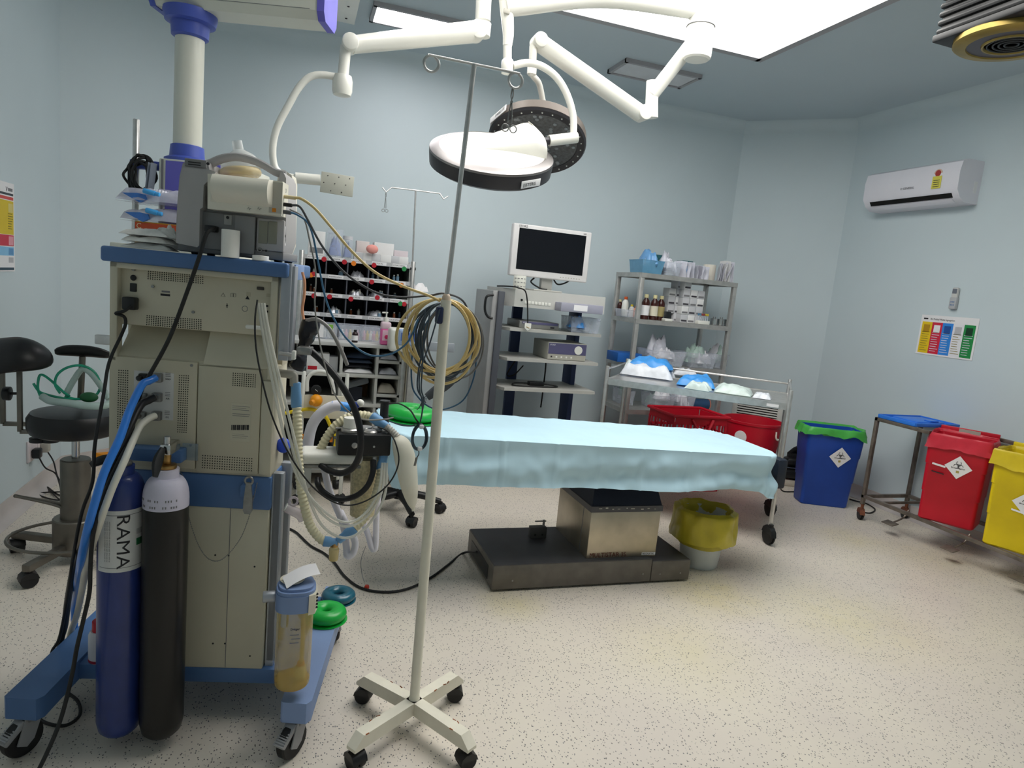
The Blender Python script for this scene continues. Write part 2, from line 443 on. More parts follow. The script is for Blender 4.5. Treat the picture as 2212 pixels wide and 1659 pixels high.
# legs
for nm, x0, x1, y0 in (('right', .10, .186, -.178), ('left', -.64, -.54, -.185)):
    g = B(); g.prism([(x0 + .006, y0), (x1 - .012, y0 - .006), (x1, y0 + .012), (x1, .56), (x0, .56), (x0, y0 + .006)], .116, .18)
    o = g.build('leg', BLUEL if nm == 'right' else BLUEP, t)
    xm = (x0 + x1) / 2
    GC = mat('caster_grey', '#9a9a9c', .5)
    for yy, sw in ((y0 + .03, R(-28)), (.5, R(20))):
        M = Mx.Translation((xm, yy, 0)) @ rotz(sw)
        B(M).lathe([(.02, -.013), (.048, -.015), (.052, -.01), (.052, .01), (.048, .015), (.02, .013)], (0, -.02, .052), 28, roty(math.pi / 2)).build('wheel', RUBBER, o)
        f = B(M)
        for s in (-1, 1): f.prism([(-.045, .045), (-.02, .03), (.0, .045), (.02, .1), (.02, .118), (-.02, .118)], s * .017, s * .021, Mx(((0, 0, 1, 0), (1, 0, 0, 0), (0, 1, 0, 0), (0, 0, 0, 1))))
        f.bx(-.021, .021, -.02, .03, .095, .118, .004)
        f.build('caster_fork', GC, o)
        p = B(M @ Mx.Translation((.0, -.035, .092)) @ rotx(R(38)))
        p.bx(-.018, .018, -.05, .02, -.008, .008, .004)
        for k in range(6): p.bx(-.018, .018, -.049 + k * .007, -.045 + k * .007, .007, .0105, .001)
        p.build('brake_pedal', GC, o)
# perforations
def perf(corners, nu, nv, r=.0017):
    a, bq, c_, d = [MF.on(*p, -.0042) for p in corners]          # tl tr br bl
    q = B()
    for i in range(nu):
        for j in range(nv):
            u, v_ = i / (nu - 1), j / (nv - 1)
            p = a.lerp(bq, u).lerp(d.lerp(c_, u), v_)
            q.cyl(p, p + V((0, -.0006, 0)), r, n=6)
    stuff(q.build('vent_holes', HOLE, t))
def perf_in(corners, nu, nv):
    a, bq, c_, d = [MF.on(*p, .0178) for p in corners]; q = B()
    for i in range(nu):
        for j in range(nv):
            u, v_ = i / (nu - 1), j / (nv - 1); p = a.lerp(bq, u).lerp(d.lerp(c_, u), v_)
            q.cyl(p, p + V((0, -.0006, 0)), .0017, n=6)
    stuff(q.build('vent_holes', HOLE, t))
perf_in([(321, 582), (438, 592), (438, 612), (320, 602)], 25, 6)
perf_in([(318, 682), (434, 691), (434, 711), (317, 701)], 25, 6)
perf([(257, 800), (276, 801), (274, 928), (254, 924)], 5, 26)
perf([(388, 811), (407, 812), (402, 934), (384, 933)], 5, 26)
perf([(504, 806), (552, 810), (551, 836), (503, 832)], 11, 7)
perf([(438, 984), (544, 991), (543, 1017), (437, 1010)], 21, 6)
# small rear sockets, switches and labels
b = B(); 
p = MF.on(289, 600, .018); b.rcyl(p, p + V((0, -.006, 0)), .0085)
p = MF.on(288.5, 621, .018); b.box(p, (.018, .008, .024), .002)
b.build('switch', BLACK, t)
p = MF.on(286.5, 655, .018)
pl = B().box(p + V((0, -.014, 0)), (.036, .03, .036), .005).build('mains_plug', BLACK, t)
b = B(); p = MF.on(291, 582, .018); b.cyl(p, p + V((0, -.012, 0)), .004)
for q in ((331, 619), (418, 674), (415, 789), (413, 961)): p = MF.on(*q, .018 if q[1] < 700 else 0.); B().cyl(p, p + V((0, -.0055, 0)), .0042, n=10).build('screw', GREYM, t)
b.build('ground_stud', GREYM, t)
p = MF.on(563, 623, .018); B().box(p, (.020, .01, .009), .002).build('serial_port', mat('port', '#3a352f', .5), t)
p = MF.on(529, 667, .018)
B().torus(p, .0078, .0008, FRONT).build('round_port', INKG, t)
p = MF.on(548, 707, -.01); B().rcyl(p + V((-.022, 0, 0)), p + V((.024, 0, 0)), .006).build('filter_stub', WHITE, t)
def decal(px, py, w_, h_, off, m_, name='label', par=None):
    p = MF.on(px, py, off); return B().box(p, (w_, .0008, h_)).build(name, m_, par or t)
PLATE = mat('label_plate', '#d3d2cf', .6)
decal(358, 630, .022, .005, .0176, INKG); decal(357, 637, .026, .006, .0176, INK)
decal(537, 636, .012, .012, .0176, mat('label_beige', '#b9b29b', .6)); decal(580, 638, .011, .01, .0176, MATS['label_beige'])
for px_, py_ in ((482, 636), (504, 638), (534, 643), (490, 660), (578, 661), (578, 673)):
    pass
# pictogram stickers: warning triangle, booklet, person, discharge triangle
def tri(px, py, s_, m_, solid=False):
    p = MF.on(px, py, .0176); q = B()
    P = [p + V((-s_, 0, -s_ * .8)), p + V((s_, 0, -s_ * .8)), p + V((0, 0, s_))]
    if solid: q.prism([(v.x, v.z) for v in P], -.0004, .0004, Mx.Translation((0, p.y, 0)) @ Mx(((1, 0, 0, 0), (0, 0, 1, 0), (0, 1, 0, 0), (0, 0, 0, 1))))
    else: q.tube(P, .0006, 4, 1, closed=True)
    q.build('warning_mark', m_, t)
tri(482, 637, .006, INK); tri(534.5, 643, .006, INK, True)
p = MF.on(504, 638, .0176); b = B()
for dx in (-.004, .004): b.tube([p + V((dx - .003, 0, -.005)), p + V((dx + .003, 0, -.004)), p + V((dx + .003, 0, .006)), p + V((dx - .003, 0, .005))], .0005, 4, 1, closed=True)
b.build('booklet_mark', INK, t)
p = MF.on(490.5, 660, .0176); b = B(); b.sph(p + V((0, -.0004, .005)), .0013)
b.tube([p + V((0, -.0004, .003)), p + V((0, -.0004, -.001))], .0012, 5, 1); b.tube([p + V((-.003, -.0004, -.001)), p + V((0, -.0004, .003)), p + V((.003, -.0004, -.001))], .0007, 4, 1)
b.tube([p + V((-.002, -.0004, -.006)), p + V((0, -.0004, -.001)), p + V((.002, -.0004, -.006))], .0008, 4, 1)
b.build('person_mark', INK, t)
for q in ((577, 661), (577, 673)): decal(*q, .006, .006, .0176, INK, 'mark')
# gas inlet panel
p0, p1 = MF.on(290, 800, -.004), MF.on(374, 908, -.004)
IL = B().bx(p0.x, p1.x, -.0055, -.004, p1.z, p0.z).build('inlet_label', PLATE, t)
for k, (yy, s_) in enumerate(((815, 'N2O'), (857, 'AIR'), (897, 'O2'))):
    c = MF.on(343 - k, yy, -.006)
    g = B(); g.box(c + V((0, -.009, 0)), (.026, .018, .026), .003); g.rcyl(c + V((-.004, -.012, 0)), c + V((-.012, -.036, -.002)), .0095)
    g.build('gas_inlet', GREYM, t)
    c2 = MF.on(309 - k * 2, yy - 1, -.006)
    g = B(); g.box(c2 + V((.004, -.007, 0)), (.024, .014, .022), .003); g.rcyl(c2 + V((0, -.01, 0)), c2 + V((-.004, -.024, -.002)), .008)
    g.build('gas_inlet', GREYM if k else BLACK, t)
    q = MF.on(363 - k, yy + 6, -.0058); text('inlet_lettering', s_, .007, TF(q.x, q.y, q.z), INK, IL, align='CENTER')
    for j in range(3): 
        q = MF.on(363 - k, yy - 9 + j * 3.5, -.0058); B().box(q, (.014, .0006, .0014)).build('inlet_print', INKG, IL)
# maker's plate on the right panel
p0, p1 = MF.on(500, 870, -.004), MF.on(540, 955, -.004)
TP = B().bx(p0.x, p1.x, -.0048, -.004, p1.z, p0.z).build('type_plate', mat('type_plate', '#c6c0ab', .6), t)
for yy, w_, h_ in ((877, 38, 2), (881, 30, 1.6), (885, 36, 1.6), (894, 38, 1.6), (898, 36, 1.6), (937, 26, 2), (941, 34, 1.6), (945, 30, 1.6)):
    q0, q1 = MF.on(502, yy, -.0048), MF.on(502 + w_, yy + h_, -.0048); B().bx(q0.x, q1.x, -.0052, -.0047, q1.z, q0.z).build('plate_print', INKG, TP)
b = B()
for k in range(13):
    q0, q1 = MF.on(500 + k * 3, 918, -.0048), MF.on(501.4 + k * 3 + (k % 3) * .5, 929, -.0048); b.bx(q0.x, q1.x, -.0052, -.0047, q1.z, q0.z)
stuff(b.build('bar_code', INK, TP))
# cylinder yoke: blue hanger bar with clear plate
p0, p1 = MF.on(262, 958, -.01), MF.on(402, 994, -.01)
B().bx(p0.x, p1.x, -.05, .0, p1.z, p0.z, .004).build('yoke_bar', BLUEP, t)
p0, p1 = MF.on(395, 957, -.01), MF.on(427, 995, -.01)
B().bx(p0.x, p1.x, -.012, -.008, p1.z, p0.z).build('clear_plate', film('clear_plate', '#9fb3bf', .35), t)
# wrench holder
p = MF.on(538, 1055, -.004)
B().box(p + V((0, -.016, 0)), (.032, .036, .036), .003).build('wrench_holder', BLUEP, t)
a, c_ = MF.on(540, 1040, -.03), MF.on(537, 1115, -.03)
g = B(); g.prism([(-.007, 0), (.007, 0), (.012, -.05), (.013, -.085), (.008, -.095), (-.008, -.095), (-.013, -.085), (-.012, -.05)], -.004, .004, Mx.Translation(a + V((0, -.012, .0))) @ FRONT)
g.torus(a + V((0, -.012, .006)), .011, .0035, FRONT, 18, 8)
g.build('cylinder_wrench', GREYM, t)
ch = [MF.on(*q, -.03) for q in ((556, 1042), (548, 1075), (535, 1125), (515, 1170), (480, 1208), (452, 1208), (430, 1180), (410, 1125), (404, 1085), (398, 1035), (385, 1015))]
P = spline(ch, 26); b = B(); L_ = 0
for i in range(len(P) - 1):
    L_ += (P[i + 1] - P[i]).length
    if L_ > .0042: b.sph(P[i], .0018, n=6); L_ = 0
b.tube(ch, .0006, 5, 8)
stuff(b.build('bead_chain', GREYM, t))
b = B()
for q in ((465, 1199), (494, 1200), (550, 1224), (460, 1390), (486, 1390), (540, 1417)):
    p = MF.on(*q, .004); B().cyl(p, p + V((0, -.001, 0)), .0028, n=8).build('screw', INK, t)
b.bm.free()
# clamp bar and black wrapped probe holder on the right side
a = MF.on(603, 763, -.01); b = B(); b.cyl(a, a + V((.036, 0, -.002)), .006)
b.build('clamp_bar', STEEL, t)
b = B(); q = a + V((.042, 0, -.002)); b.box(q, (.01, .02, .026), .002); b.build('clamp_knob', WHITE, t)
p = MF.on(612, 962, .08); B().sph(p, .022, (1, .8, 1.1)).build('side_knob', mat('knob_blue', '#2b4fd0', .4), t)
# bracket on the far left
p = MF.on(215, 733, .1); B().box(p + V((.02, 0, 0)), (.06, .02, .028), .003).build('side_bracket', STEEL, t)
MACH = t

# ------------------------------------------------------------------ gas cylinders
def cyl_prof(r, h, neck=.032, sh=.085):
    pr = [(0, 0), (r * .72, .0), (r * .9, .012), (r, .04), (r, h - sh)]
    for k in range(1, 8):
        a_ = k / 7 * math.pi / 2; pr.append((neck + (r - neck) * math.cos(a_), h - sh + sh * .72 * math.sin(a_)))
    pr += [(neck * .98, h - sh * .2), (neck, h)]
    return pr
CYLB = mat('cylinder_blue', '#27397a', .35, var=.12, scale=12, coat=.3)
CYLK = mat('cylinder_black', '#0b0b0b', .4, var=.2, scale=12, coat=.1)
CYLW = mat('cylinder_white', '#cfcbdc', .4, var=.05, scale=20)
BRASS = mat('brass', '#a88654', .32, 1.)
rC = .0585
def cylinder(name, label, lx, ly, lz, body, shoulder):
    w_ = MF.w((lx, ly, lz)); t = thing(name, label, 'gas cylinder', w_, MF.rz)
    h = .80; pr = cyl_prof(rC, h)
    zs = h - .085
    B().lathe([q for q in pr if q[1] <= zs + 1e-6] + [(rC, zs + .002)], n=40).build('body', body, t)
    B().lathe([(rC + .0004, zs - .022 if shoulder is CYLW else zs - .001)] + [(a_ + .0004, z_) for a_, z_ in pr if z_ >= zs], n=40).build('shoulder', shoulder, t)
    v = B(); v.rcyl((0, 0, h), (0, 0, h + .012), .026).rcyl((0, 0, h + .012), (0, 0, h + .06), .011)
    v.build('valve', BRASS if shoulder is CYLW else GREYM, t)
    v = B(); v.box((0, .02, h + .055), (.03, .07, .03), .004).cyl((0, 0, h + .06), (0, 0, h + .09), .009)
    v.build('valve_block', CHROME, t)
    return t
tb = cylinder('gas_cylinder', 'slim blue gas cylinder with white RAMA label hung on the machine', -.369, -.115, .04, CYLB, CYLB)
tk = cylinder('gas_cylinder', 'slim black gas cylinder with white shoulder hung on the machine', -.249, -.12, .04, CYLK, CYLW)
# RAMA label wrapped round the blue cylinder
z0, z1 = .235, .475
def wrap(name, a0, a1, z0, z1, r, m_, par, nu=16):
    b = B(); b.grid(lambda u, v_: V((r * math.sin(a0 + (a1 - a0) * u), -r * math.cos(a0 + (a1 - a0) * u), z0 + (z1 - z0) * v_)), nu, 1)
    return b.build(name, m_, par)
bz = tb.location.z
def zc(py): return MF.on(255, py, -.115 - rC).z - bz
Z1, Z0 = zc(1105), zc(1238)
aC = R(20)                                         # label turned a little towards the camera's right
RL = wrap('paper_label', R(-40), R(118), Z0, Z1, rC + .0008, mat('label_white', '#dcdcda', .55, var=.03), tb, 24)
for za, zb in ((Z0 + .012, Z0 + .0135), (Z1 - .0135, Z1 - .012)): wrap('label_line', R(-32), R(112), za, zb, rC + .0012, INKG, RL, 20)
def wrap_text(s_, size, ang, zc_, m_, name, par, r, sx=1., down=True):
    """text reading downwards, bent round the cylinder; ang = angle of the baseline"""
    o = text(name, s_, size, Mx.Identity(4), m_, par, ex=0, align='CENTER', sx=sx)
    bm_ = bmesh.new(); bm_.from_mesh(o.data); bmesh.ops.subdivide_edges(bm_, edges=bm_.edges, cuts=1); bm_.to_mesh(o.data); bm_.free()
    for v in o.data.vertices:
        x, y = v.co.x, v.co.y
        a_ = ang + y / r
        v.co = V(((r) * math.sin(a_), -(r) * math.cos(a_), zc_ - x))
    return o
wrap_text('RAMA', .046, R(15), (Z0 + Z1) / 2, INK, 'lettering', RL, rC + .0014, 1.25)
for k in range(3): wrap_text('medical gas supply  nitrous oxide  test ' * 2, .0062, R(-16 + k * 6), (Z0 + Z1) / 2, INKG, 'small_print', RL, rC + .0014, .6)
wrap('green_mark', R(62), R(92), (Z0 + Z1) / 2 - .018, (Z0 + Z1) / 2 + .002, rC + .0014, mat('label_green', '#1f6b40', .6), RL, 8)
wrap('green_mark', R(62), R(84), (Z0 + Z1) / 2 + .014, (Z0 + Z1) / 2 + .030, rC + .0013, mat('label_line_grey', '#b5b5b5', .6), RL, 8)
# stamped marks on the white shoulder
for k in range(16):
    a_ = R(-52 + k * 6.6)
    if k in (3, 9): continue
    for zz, rr in ((.704, .0595), (.722, .0592)):
        if (k + int(zz * 1000)) % 4 == 0: continue
        B().box((rr * math.sin(a_), -rr * math.cos(a_), zz), (.0028, .0008, .006), rz=a_).build('stamp', INKG, [c_ for c_ in tk.children if c_.name.startswith('shoulder')][0])

# yoke clamps (black handles) for the two cylinders
for q0, q1, d0, d1 in (((352, 968), (335, 1030), -.142, -.192), ((245, 985), (195, 1005), -.125, -.15)):
    a, c_ = MF.on(*q0, d0), MF.on(*q1, d1)
    B().tube([a, a.lerp(c_, .5) + V((-.004, 0, 0)), c_], lambda s_: .008 + .007 * math.sin(s_ * math.pi), 8, 6, flat=.55).build('yoke_handle', BLACK, MACH)

# ------------------------------------------------------------------ hoses and cords at the rear
def mp(*q):                                        # (px, py, local depth) -> world
    return [MF.w(MF.on(a_, b_, d_)) for a_, b_, d_ in q]
HB = mat('hose_blue', '#2f7fe0', .35, coat=.3); HK = mat('hose_black', '#16161a', .4); HW = mat('hose_white', '#dcd9cc', .45)
def ml_(*k): return [MF.w(p) for p in k]               # machine-local points
cable('gas_hose', mp((336, 816, -.04), (322, 823, -.06), (306, 833, -.08), (280, 886, -.13), (259, 946, -.18), (227, 1016, -.225), (206, 1082, -.245), (189, 1145, -.24), (176, 1205, -.16), (171, 1235, -.06), (165, 1268, .06), (160, 1303, .19)) + ml_((-.668, .225, .17), (-.676, .24, .07), (-.69, .28, .0125), (-.73, .36, .0115)), .0105, HB,
      'bright blue gas hose dropping from the upper rear inlet', 'hose', n=12)
cable('gas_hose', mp((336, 858, -.04), (322, 865, -.05), (303, 878, -.07), (276, 932, -.13), (247, 995, -.175), (224, 1044, -.2), (203, 1103, -.205), (188, 1160, -.18), (163, 1215, -.05), (148, 1288, .07), (140, 1350, .125)) + ml_((-.664, .14, .17), (-.674, .15, .12), (-.678, .16, .05), (-.70, .19, .0115), (-.74, .24, .0108)), .0098, HK,
      'black gas hose dropping from the middle rear inlet', 'hose', n=12)
cable('gas_hose', mp((335, 898, -.04), (322, 904, -.06), (304, 919, -.09), (290, 946, -.13), (269, 995, -.19), (241, 1058, -.22), (210, 1145, -.22), (188, 1215, -.12), (177, 1275, .02), (166, 1328, .13), (154, 1362, .172)) + ml_((-.668, .19, .12), (-.674, .2, .05), (-.70, .235, .011), (-.74, .29, .0105)), .0095, HW,
      'white gas hose dropping from the lowest rear inlet', 'hose', n=12)
cable('mains_cable', mp((462, 494, -.02), (446, 505, -.05), (430, 556, -.06), (405, 628, -.05), (366, 730, -.05), (322, 812, -.052), (308, 838, -.052), (298, 868, -.047), (290, 905, -.075), (284, 932, -.105), (272, 965, -.15), (258, 995, -.188), (233, 1050, -.215), (214, 1103, -.228), (203, 1145, -.24), (198, 1180, -.225), (195, 1230, -.22), (193, 1280, -.22), (180, 1340, -.22), (166, 1400, -.22), (154, 1465, -.2), (129, 1560, -.24), (90, 1650, -.3), (60, 1700, -.32)), .0056, RUBBER,
      'black power cord hanging from the monitor across the rear panel to the floor', 'cable', n=10)
cable('mains_cable', mp((284, 660, -.012), (268, 672, -.02), (250, 677, -.02), (268, 684, -.015), (271, 700, -.01), (262, 724, -.02), (236, 782, -.06), (224, 850, -.12), (205, 960, -.175), (200, 1040, -.18), (176, 1110, -.17), (157, 1210, -.1), (144, 1300, .03), (128, 1378, .09)) + ml_((-.672, .10, .14), (-.68, .11, .05), (-.72, .16, .0065), (-.78, .2, .0055)), .0045, RUBBER,
      'black mains cord plugged into the square rear socket', 'cable', n=10)
fl_ = [atZ(*q, .008) for q in ((140, 1492), (168, 1515), (172, 1545), (145, 1566), (110, 1565), (84, 1550), (92, 1520), (125, 1490), (152, 1470))]
cable('looped_cable', fl_, .005, RUBBER, 'black cord lying in a loop on the floor under the blue leg', 'cable', n=8)
# ------------------------------------------------------------------ patient monitor on the shelf
PMG = mat('monitor_grey', '#adabab', .5, var=.03); PMD = mat('monitor_dark_grey', '#7f7f80', .5, var=.03); PML = mat('monitor_light', '#e4e0d2', .45, var=.02)
ORANGE = mat('orange_sticker', '#e08a1e', .5)
zt = 1.432
t = thing('patient_monitor', 'bulky grey patient monitor with arched handle on the machine shelf, its back turned', 'monitor', MF.w((0, 0, zt)), MF.rz)
def sm(px, py, y): p = MF.on(px, py, y); return V((p.x, p.y, p.z - zt))       # shelf-local
YX = Mx(((1, 0, 0, 0), (0, 0, 1, 0), (0, 1, 0, 0), (0, 0, 0, 1)))             # (x, z) polygon -> vertical prism along y
# rear shell outline (x,z) traced at its own depth
y0 = .04
o_ = [sm(*q, y0) for q in ((388, 542), (380, 500), (383, 440), (388, 380), (395, 352), (410, 346), (449, 350), (456, 384), (600, 396), (606, 371), (612, 372), (618, 385), (618, 520), (608, 548))]
b = B(); b.prism([(p.x, p.z) for p in o_], y0, .17, YX); b.build('rear_shell', PMG, t)
o_ = [sm(*q, .17) for q in ((392, 542), (385, 500), (396, 356), (420, 349), (453, 352), (460, 382), (598, 394), (603, 367), (612, 366), (630, 378), (633, 395), (630, 530), (622, 550))]
b = B(); b.prism([(p.x, p.z) for p in o_], .17, .23, YX); b.build('front_bezel', PML, t)
# left bulge
o_ = [sm(*q, .0) for q in ((380, 525), (384, 440), (392, 366), (398, 362), (455, 367), (466, 372), (448, 392), (440, 400), (438, 448), (432, 452), (430, 530), (426, 534))]
b = B(); b.prism([(p.x, p.z) for p in o_], .0, .06, YX); b.build('left_housing', PMG, t)
# printer / module bay
pa, pb = sm(447, 380, -.02), sm(608, 462, -.02)
a0, a1, a2, a3 = sm(446, 374, -.02), sm(609, 391, -.02), sm(606, 466, -.02), sm(446, 450, -.02)
b = B(); prof = []
hz = a0.z - a3.z
def bay(u, v_):
    top, bot = a0.lerp(a1, u), a3.lerp(a2, u); p = top.lerp(bot, v_)
    bul = .030 * math.sin(min(1, max(0, (v_ + .05) / .8)) * math.pi) ** .6 if v_ < .78 and .07 < u < .86 else 0
    return V((p.x, -.012 - bul, p.z))
b.grid(bay, 24, 18, thick=-.0)
b.build('module_cover', PML, t)
o_ = [a0, a1, a2, a3]
b = B(); b.prism([(p.x, p.z) for p in o_], -.011, .06, YX); b.build('module_body', PML, t)
p0, p1 = sm(583, 392, -.013), sm(608, 462, -.013)
B().bx(p0.x, p1.x, -.0125, -.011, p1.z, p0.z).build('module_strip', mat('strip_grey', '#c2beb2', .5), t)
p = sm(592, 454, -.014); B().box(p, (.0105, .002, .0105)).build('orange_square', ORANGE, t)
for q, s_ in (((538, 452), 1), ((560, 452), 2)):
    p = sm(*q, -.0135); b = B()
    b.tube([p + V(k) for k in ((-.004, 0, 0), (-.002, 0, .006), (.001, 0, -.002), (.003, 0, .002), (.006, 0, .002))], .0005, 4, 1); b.build('wave_mark', INK, t)
# arched handle
hp = [sm(*q, .08) for q in ((440, 358), (458, 352), (480, 343), (505, 339), (530, 342), (555, 350), (575, 360), (595, 372), (618, 378))]
B().tube(hp, .009, 10, 5, flat=1.5).build('handle', PMG, t)
B().box(sm(424, 353, .04) + V((0, -.003, 0)), (.06, .008, .022), .003).build('handle_block', PMD, t)
for k in range(2):
    p = sm(420, 351 + k * 5, .033); B().box(p, (.034, .002, .0028)).build('vent_slot', BLACK, t)
p = sm(450, 354, .033); B().cyl(p, p + V((0, -.004, 0)), .004).build('handle_screw', BLACK, t)
# lower rear details
p = sm(505, 520, .03); 
LG = mat('monitor_mid_grey', '#8f8f90', .5)
def slab(pa, pb, y0, y1, m_, nm, bev=.002):
    a, c_ = sm(*pa, y0), sm(*pb, y0); return B().bx(a.x, c_.x, y0, y1, c_.z, a.z, bev).build(nm, m_, t)
slab((428, 455), (548, 548), .022, .05, PMD, 'lower_panel', .004)
slab((508, 464), (548, 550), .020, .03, LG, 'cover_plate')
slab((555, 470), (612, 545), .028, .05, PMG, 'battery_bay', .004)
slab((559, 476), (577, 527), .0255, .03, mat('battery_door', '#8a8a7c', .5), 'battery_door')
slab((580, 477), (597, 528), .0255, .03, MATS['battery_door'], 'battery_door')
slab((604, 487), (616, 508), .036, .05, PAPER, 'sticker'); slab((604, 511), (615, 531), .036, .05, PAPER, 'sticker')
slab((484, 463), (500, 487), .019, .024, mat('socket_grey', '#a8a7a4', .5), 'socket_frame')
p = sm(492, 470, .017); B().cyl(p, p + V((0, -.002, 0)), .0042).build('socket', BLACK, t)
p = sm(561, 540, .027)
B().torus(p, .0055, .002, FRONT, 16, 8).build('earth_terminal', GREYM, t)
p = sm(575, 542, .027); B().cyl(p, p + V((0, -.003, 0)), .003).build('earth_hole', BLACK, t)
p = sm(460, 495, .02); B().box(p + V((0, -.012, 0)), (.03, .03, .018), .003).build('power_plug', BLACK, t)
# module sockets and plugs at the right edge
for k, q in enumerate(((612, 405), (617, 412))):
    B().torus(sm(*q, .03), .0055, .0014, roty(math.pi / 2), 14, 6).build('module_socket', GREYM, t)
PLG = mat('plug_cream', '#d8c9a0', .5)
for q0, q1, m_, r_ in (((608, 424), (640, 428), PLG, .0052), ((608, 441), (632, 444), BLACK, .0055), ((608, 457), (630, 460), mat('plug_grey', '#55585c', .5), .0058)):
    B().rcyl(sm(*q0, .01), sm(*q1, .01), r_).build('lead_plug', m_, t)
for xx in (420, 600):
    p = sm(xx, 540, .06); B().rcyl(V((p.x, .07, 0)), V((p.x, .07, .012)), .012).build('foot', BLACK, t)
    B().rcyl(V((p.x, .2, 0)), V((p.x, .2, .012)), .012).build('foot', BLACK, t)
b = B(); p0 = sm(440, 540, .06); b.bx(sm(392, 540, .06).x, sm(618, 540, .06).x, .03, .22, .006, .03, .004); b.build('bottom_tray', PMD, t)

def on_shelf(px, py, y): p = MF.on(px, py, y); return MF.w((p.x, y, zt))
# clear anaesthesia mask behind the handle
CLEAR = mat('clear_plastic', '#eef1f1', .2, alpha=.55, var=.05); YELS = mat('mask_cushion', '#e3cf9a', .35, alpha=.55)
c = MF.w(MF.on(520, 385, .15) + V((0, 0, .036))); t = thing('anaesthesia_mask', 'clear plastic anaesthesia face mask lying on top of the patient monitor', 'face mask', c, MF.rz)
b = B(); b.lathe([(.060, -.01), (.058, .004), (.052, .016), (.040, .030), (.024, .040), (.0155, .046), (.0145, .072), (.0125, .072)], n=28, sx=1., sy=.75, rot=roty(R(-12)), cap=False); b.build('dome', CLEAR, t)
B().torus((0, 0, -.02), .046, .013, roty(R(-8)), 30, 10).build('cushion', YELS, t)
# tape rolls
t_ = mat('micropore_tape', '#f6f4ee', .8, bump=.1)
def roll(label, px, py, y, r, h):
    q = on_shelf(px, py, y); b = B(); b.lathe([(r * .55, .001), (r - .001, 0), (r, .001), (r, h - .001), (r - .001, h), (r * .55, h), (r * .5, h - .002), (r * .5, .002)], cap=False)
    return tag(b.build('tape_roll', t_, loc=q), label, 'tape roll')
roll('tall white roll of surgical tape standing in front of the monitor', 497, 552, -.006, .0245, .077)
roll('short white roll of surgical tape lying flat on the blue shelf', 563, 556, .0, .0225, .014)
# gauze pads
GAUZE = mat('gauze', '#efede8', .9, var=.05, bump=.5, scale=60)
def crumple(name, label, cat, loc, sx, sy, h, m_, seed, rz=0., n=18, layers=1, amp=.35, group=None, edge=.25):
    t = thing(name, label, cat, loc, rz, group) if layers > 1 else None
    for L in range(layers):
        b = B(); z0 = L * h / layers
        def fn(u, v_):
            x, y = (u - .5) * 2, (v_ - .5) * 2
            nz_ = noise.noise(V((u * 4 + seed, v_ * 4 + L * 3.1, seed * 1.7)))
            n2 = noise.noise(V((u * 9 + seed * 2, v_ * 9, L + seed)))
            d = max(abs(x), abs(y)); fall = max(0., 1 - d ** 4)
            return V((x * sx / 2 * (1 + edge * noise.noise(V((v_ * 3, seed, L)))), y * sy / 2 * (1 + edge * noise.noise(V((u * 3, L, seed)))), z0 + h / layers * (.12 + (.88 * fall) * (1 + amp * nz_) + amp * .4 * n2 * fall)))
        b.grid(fn, n, n)
        b.grid(lambda u, v_: (lambda p: V((p.x, p.y, z0)))(fn(u, v_)), n, n)
        bmesh.ops.remove_doubles(b.bm, verts=b.bm.verts, dist=1e-5)
        o = b.build('fold' if t else name, m_, t, ang=60)
        if not t: o.location = loc; o.rotation_euler = (0, 0, rz); tag(o, label, cat, group); return o
    return t
q = on_shelf(325, 536, .05)
crumple('gauze_pad', 'loose stack of crumpled white gauze at the shelf corner', 'gauze', q, .13, .09, .055, GAUZE, 3.3, MF.rz, layers=3, amp=.5)
# curved cut sheet of gauze leaning behind
q = on_shelf(350, 530, .08)
crumple('gauze_sheet', 'single grey-white gauze sheet folded up behind the gauze stack', 'gauze', q + V((0, .06, 0)), .10, .05, .062, GAUZE, 8.1, MF.rz, amp=.6)

# ------------------------------------------------------------------ ceiling pendant with column (left)
PEND = mat('pendant_cream', '#d8d8cc', .4, var=.02, coat=.2); PBLUE = mat('pendant_blue', '#4a5cb4', .4, var=.04); PPUR = mat('pendant_violet', '#6b66c4', .45, var=.04)
PY = 3.25
c = atY(411, 60, PY); bot = atY(404, 335, PY)
PF = Fr((c.x, PY, 0), -19)
t = thing('ceiling_pendant', 'cream ceiling supply pendant with blue collars, arm beam and violet head', 'pendant', (c.x, PY, 0), PF.rz)
zA = atY(410, 82, PY).z; zB = atY(404, 318, PY).z
B().lathe([(.057, zB - .03), (.057, zA + .03)], n=32).build('column', PEND, t)
B().lathe([(.06, zA - .005), (.072, zA + .002), (.075, zA + .05), (.098, zA + .056), (.105, zA + .085), (.105, zA + .10)], n=36).build('top_collar', PBLUE, t)
B().lathe([(.090, zB - .075), (.090, zB - .055), (.07, zB - .045), (.066, zB + .002), (.06, zB + .005)], n=36).build('bottom_collar', PBLUE, t)
zb = zA + .095
L1 = PF.on(684, 55, -.08).x
prof = [(-.085, .03), (-.085, .2), (.085, .2), (.085, .03), (.06, .0), (-.06, .0)]
YZ = Mx(((0, 0, 1, 0), (1, 0, 0, 0), (0, 1, 0, 0), (0, 0, 0, 1)))
B().prism([(y, z + zb) for y, z in prof], -.115, L1, YZ).build('beam', PEND, t)
g = B(); g.prism([(y * 1.04, zb + z * 1.02 - .004) for y, z in prof], L1, L1 + .03, YZ); g.build('end_cap', PPUR, t)
g = B(); g.prism([(y * 1.03, zb + z * 1.02 - .004) for y, z in prof], -.135, -.112, YZ); g.build('end_cap', PBLUE, t)
screws(g := B(), []) if False else None
B().bx(-.02, L1 - .03, -.0865, -.084, zb + .0325, zb + .034).build('beam_seam', INKG, t)
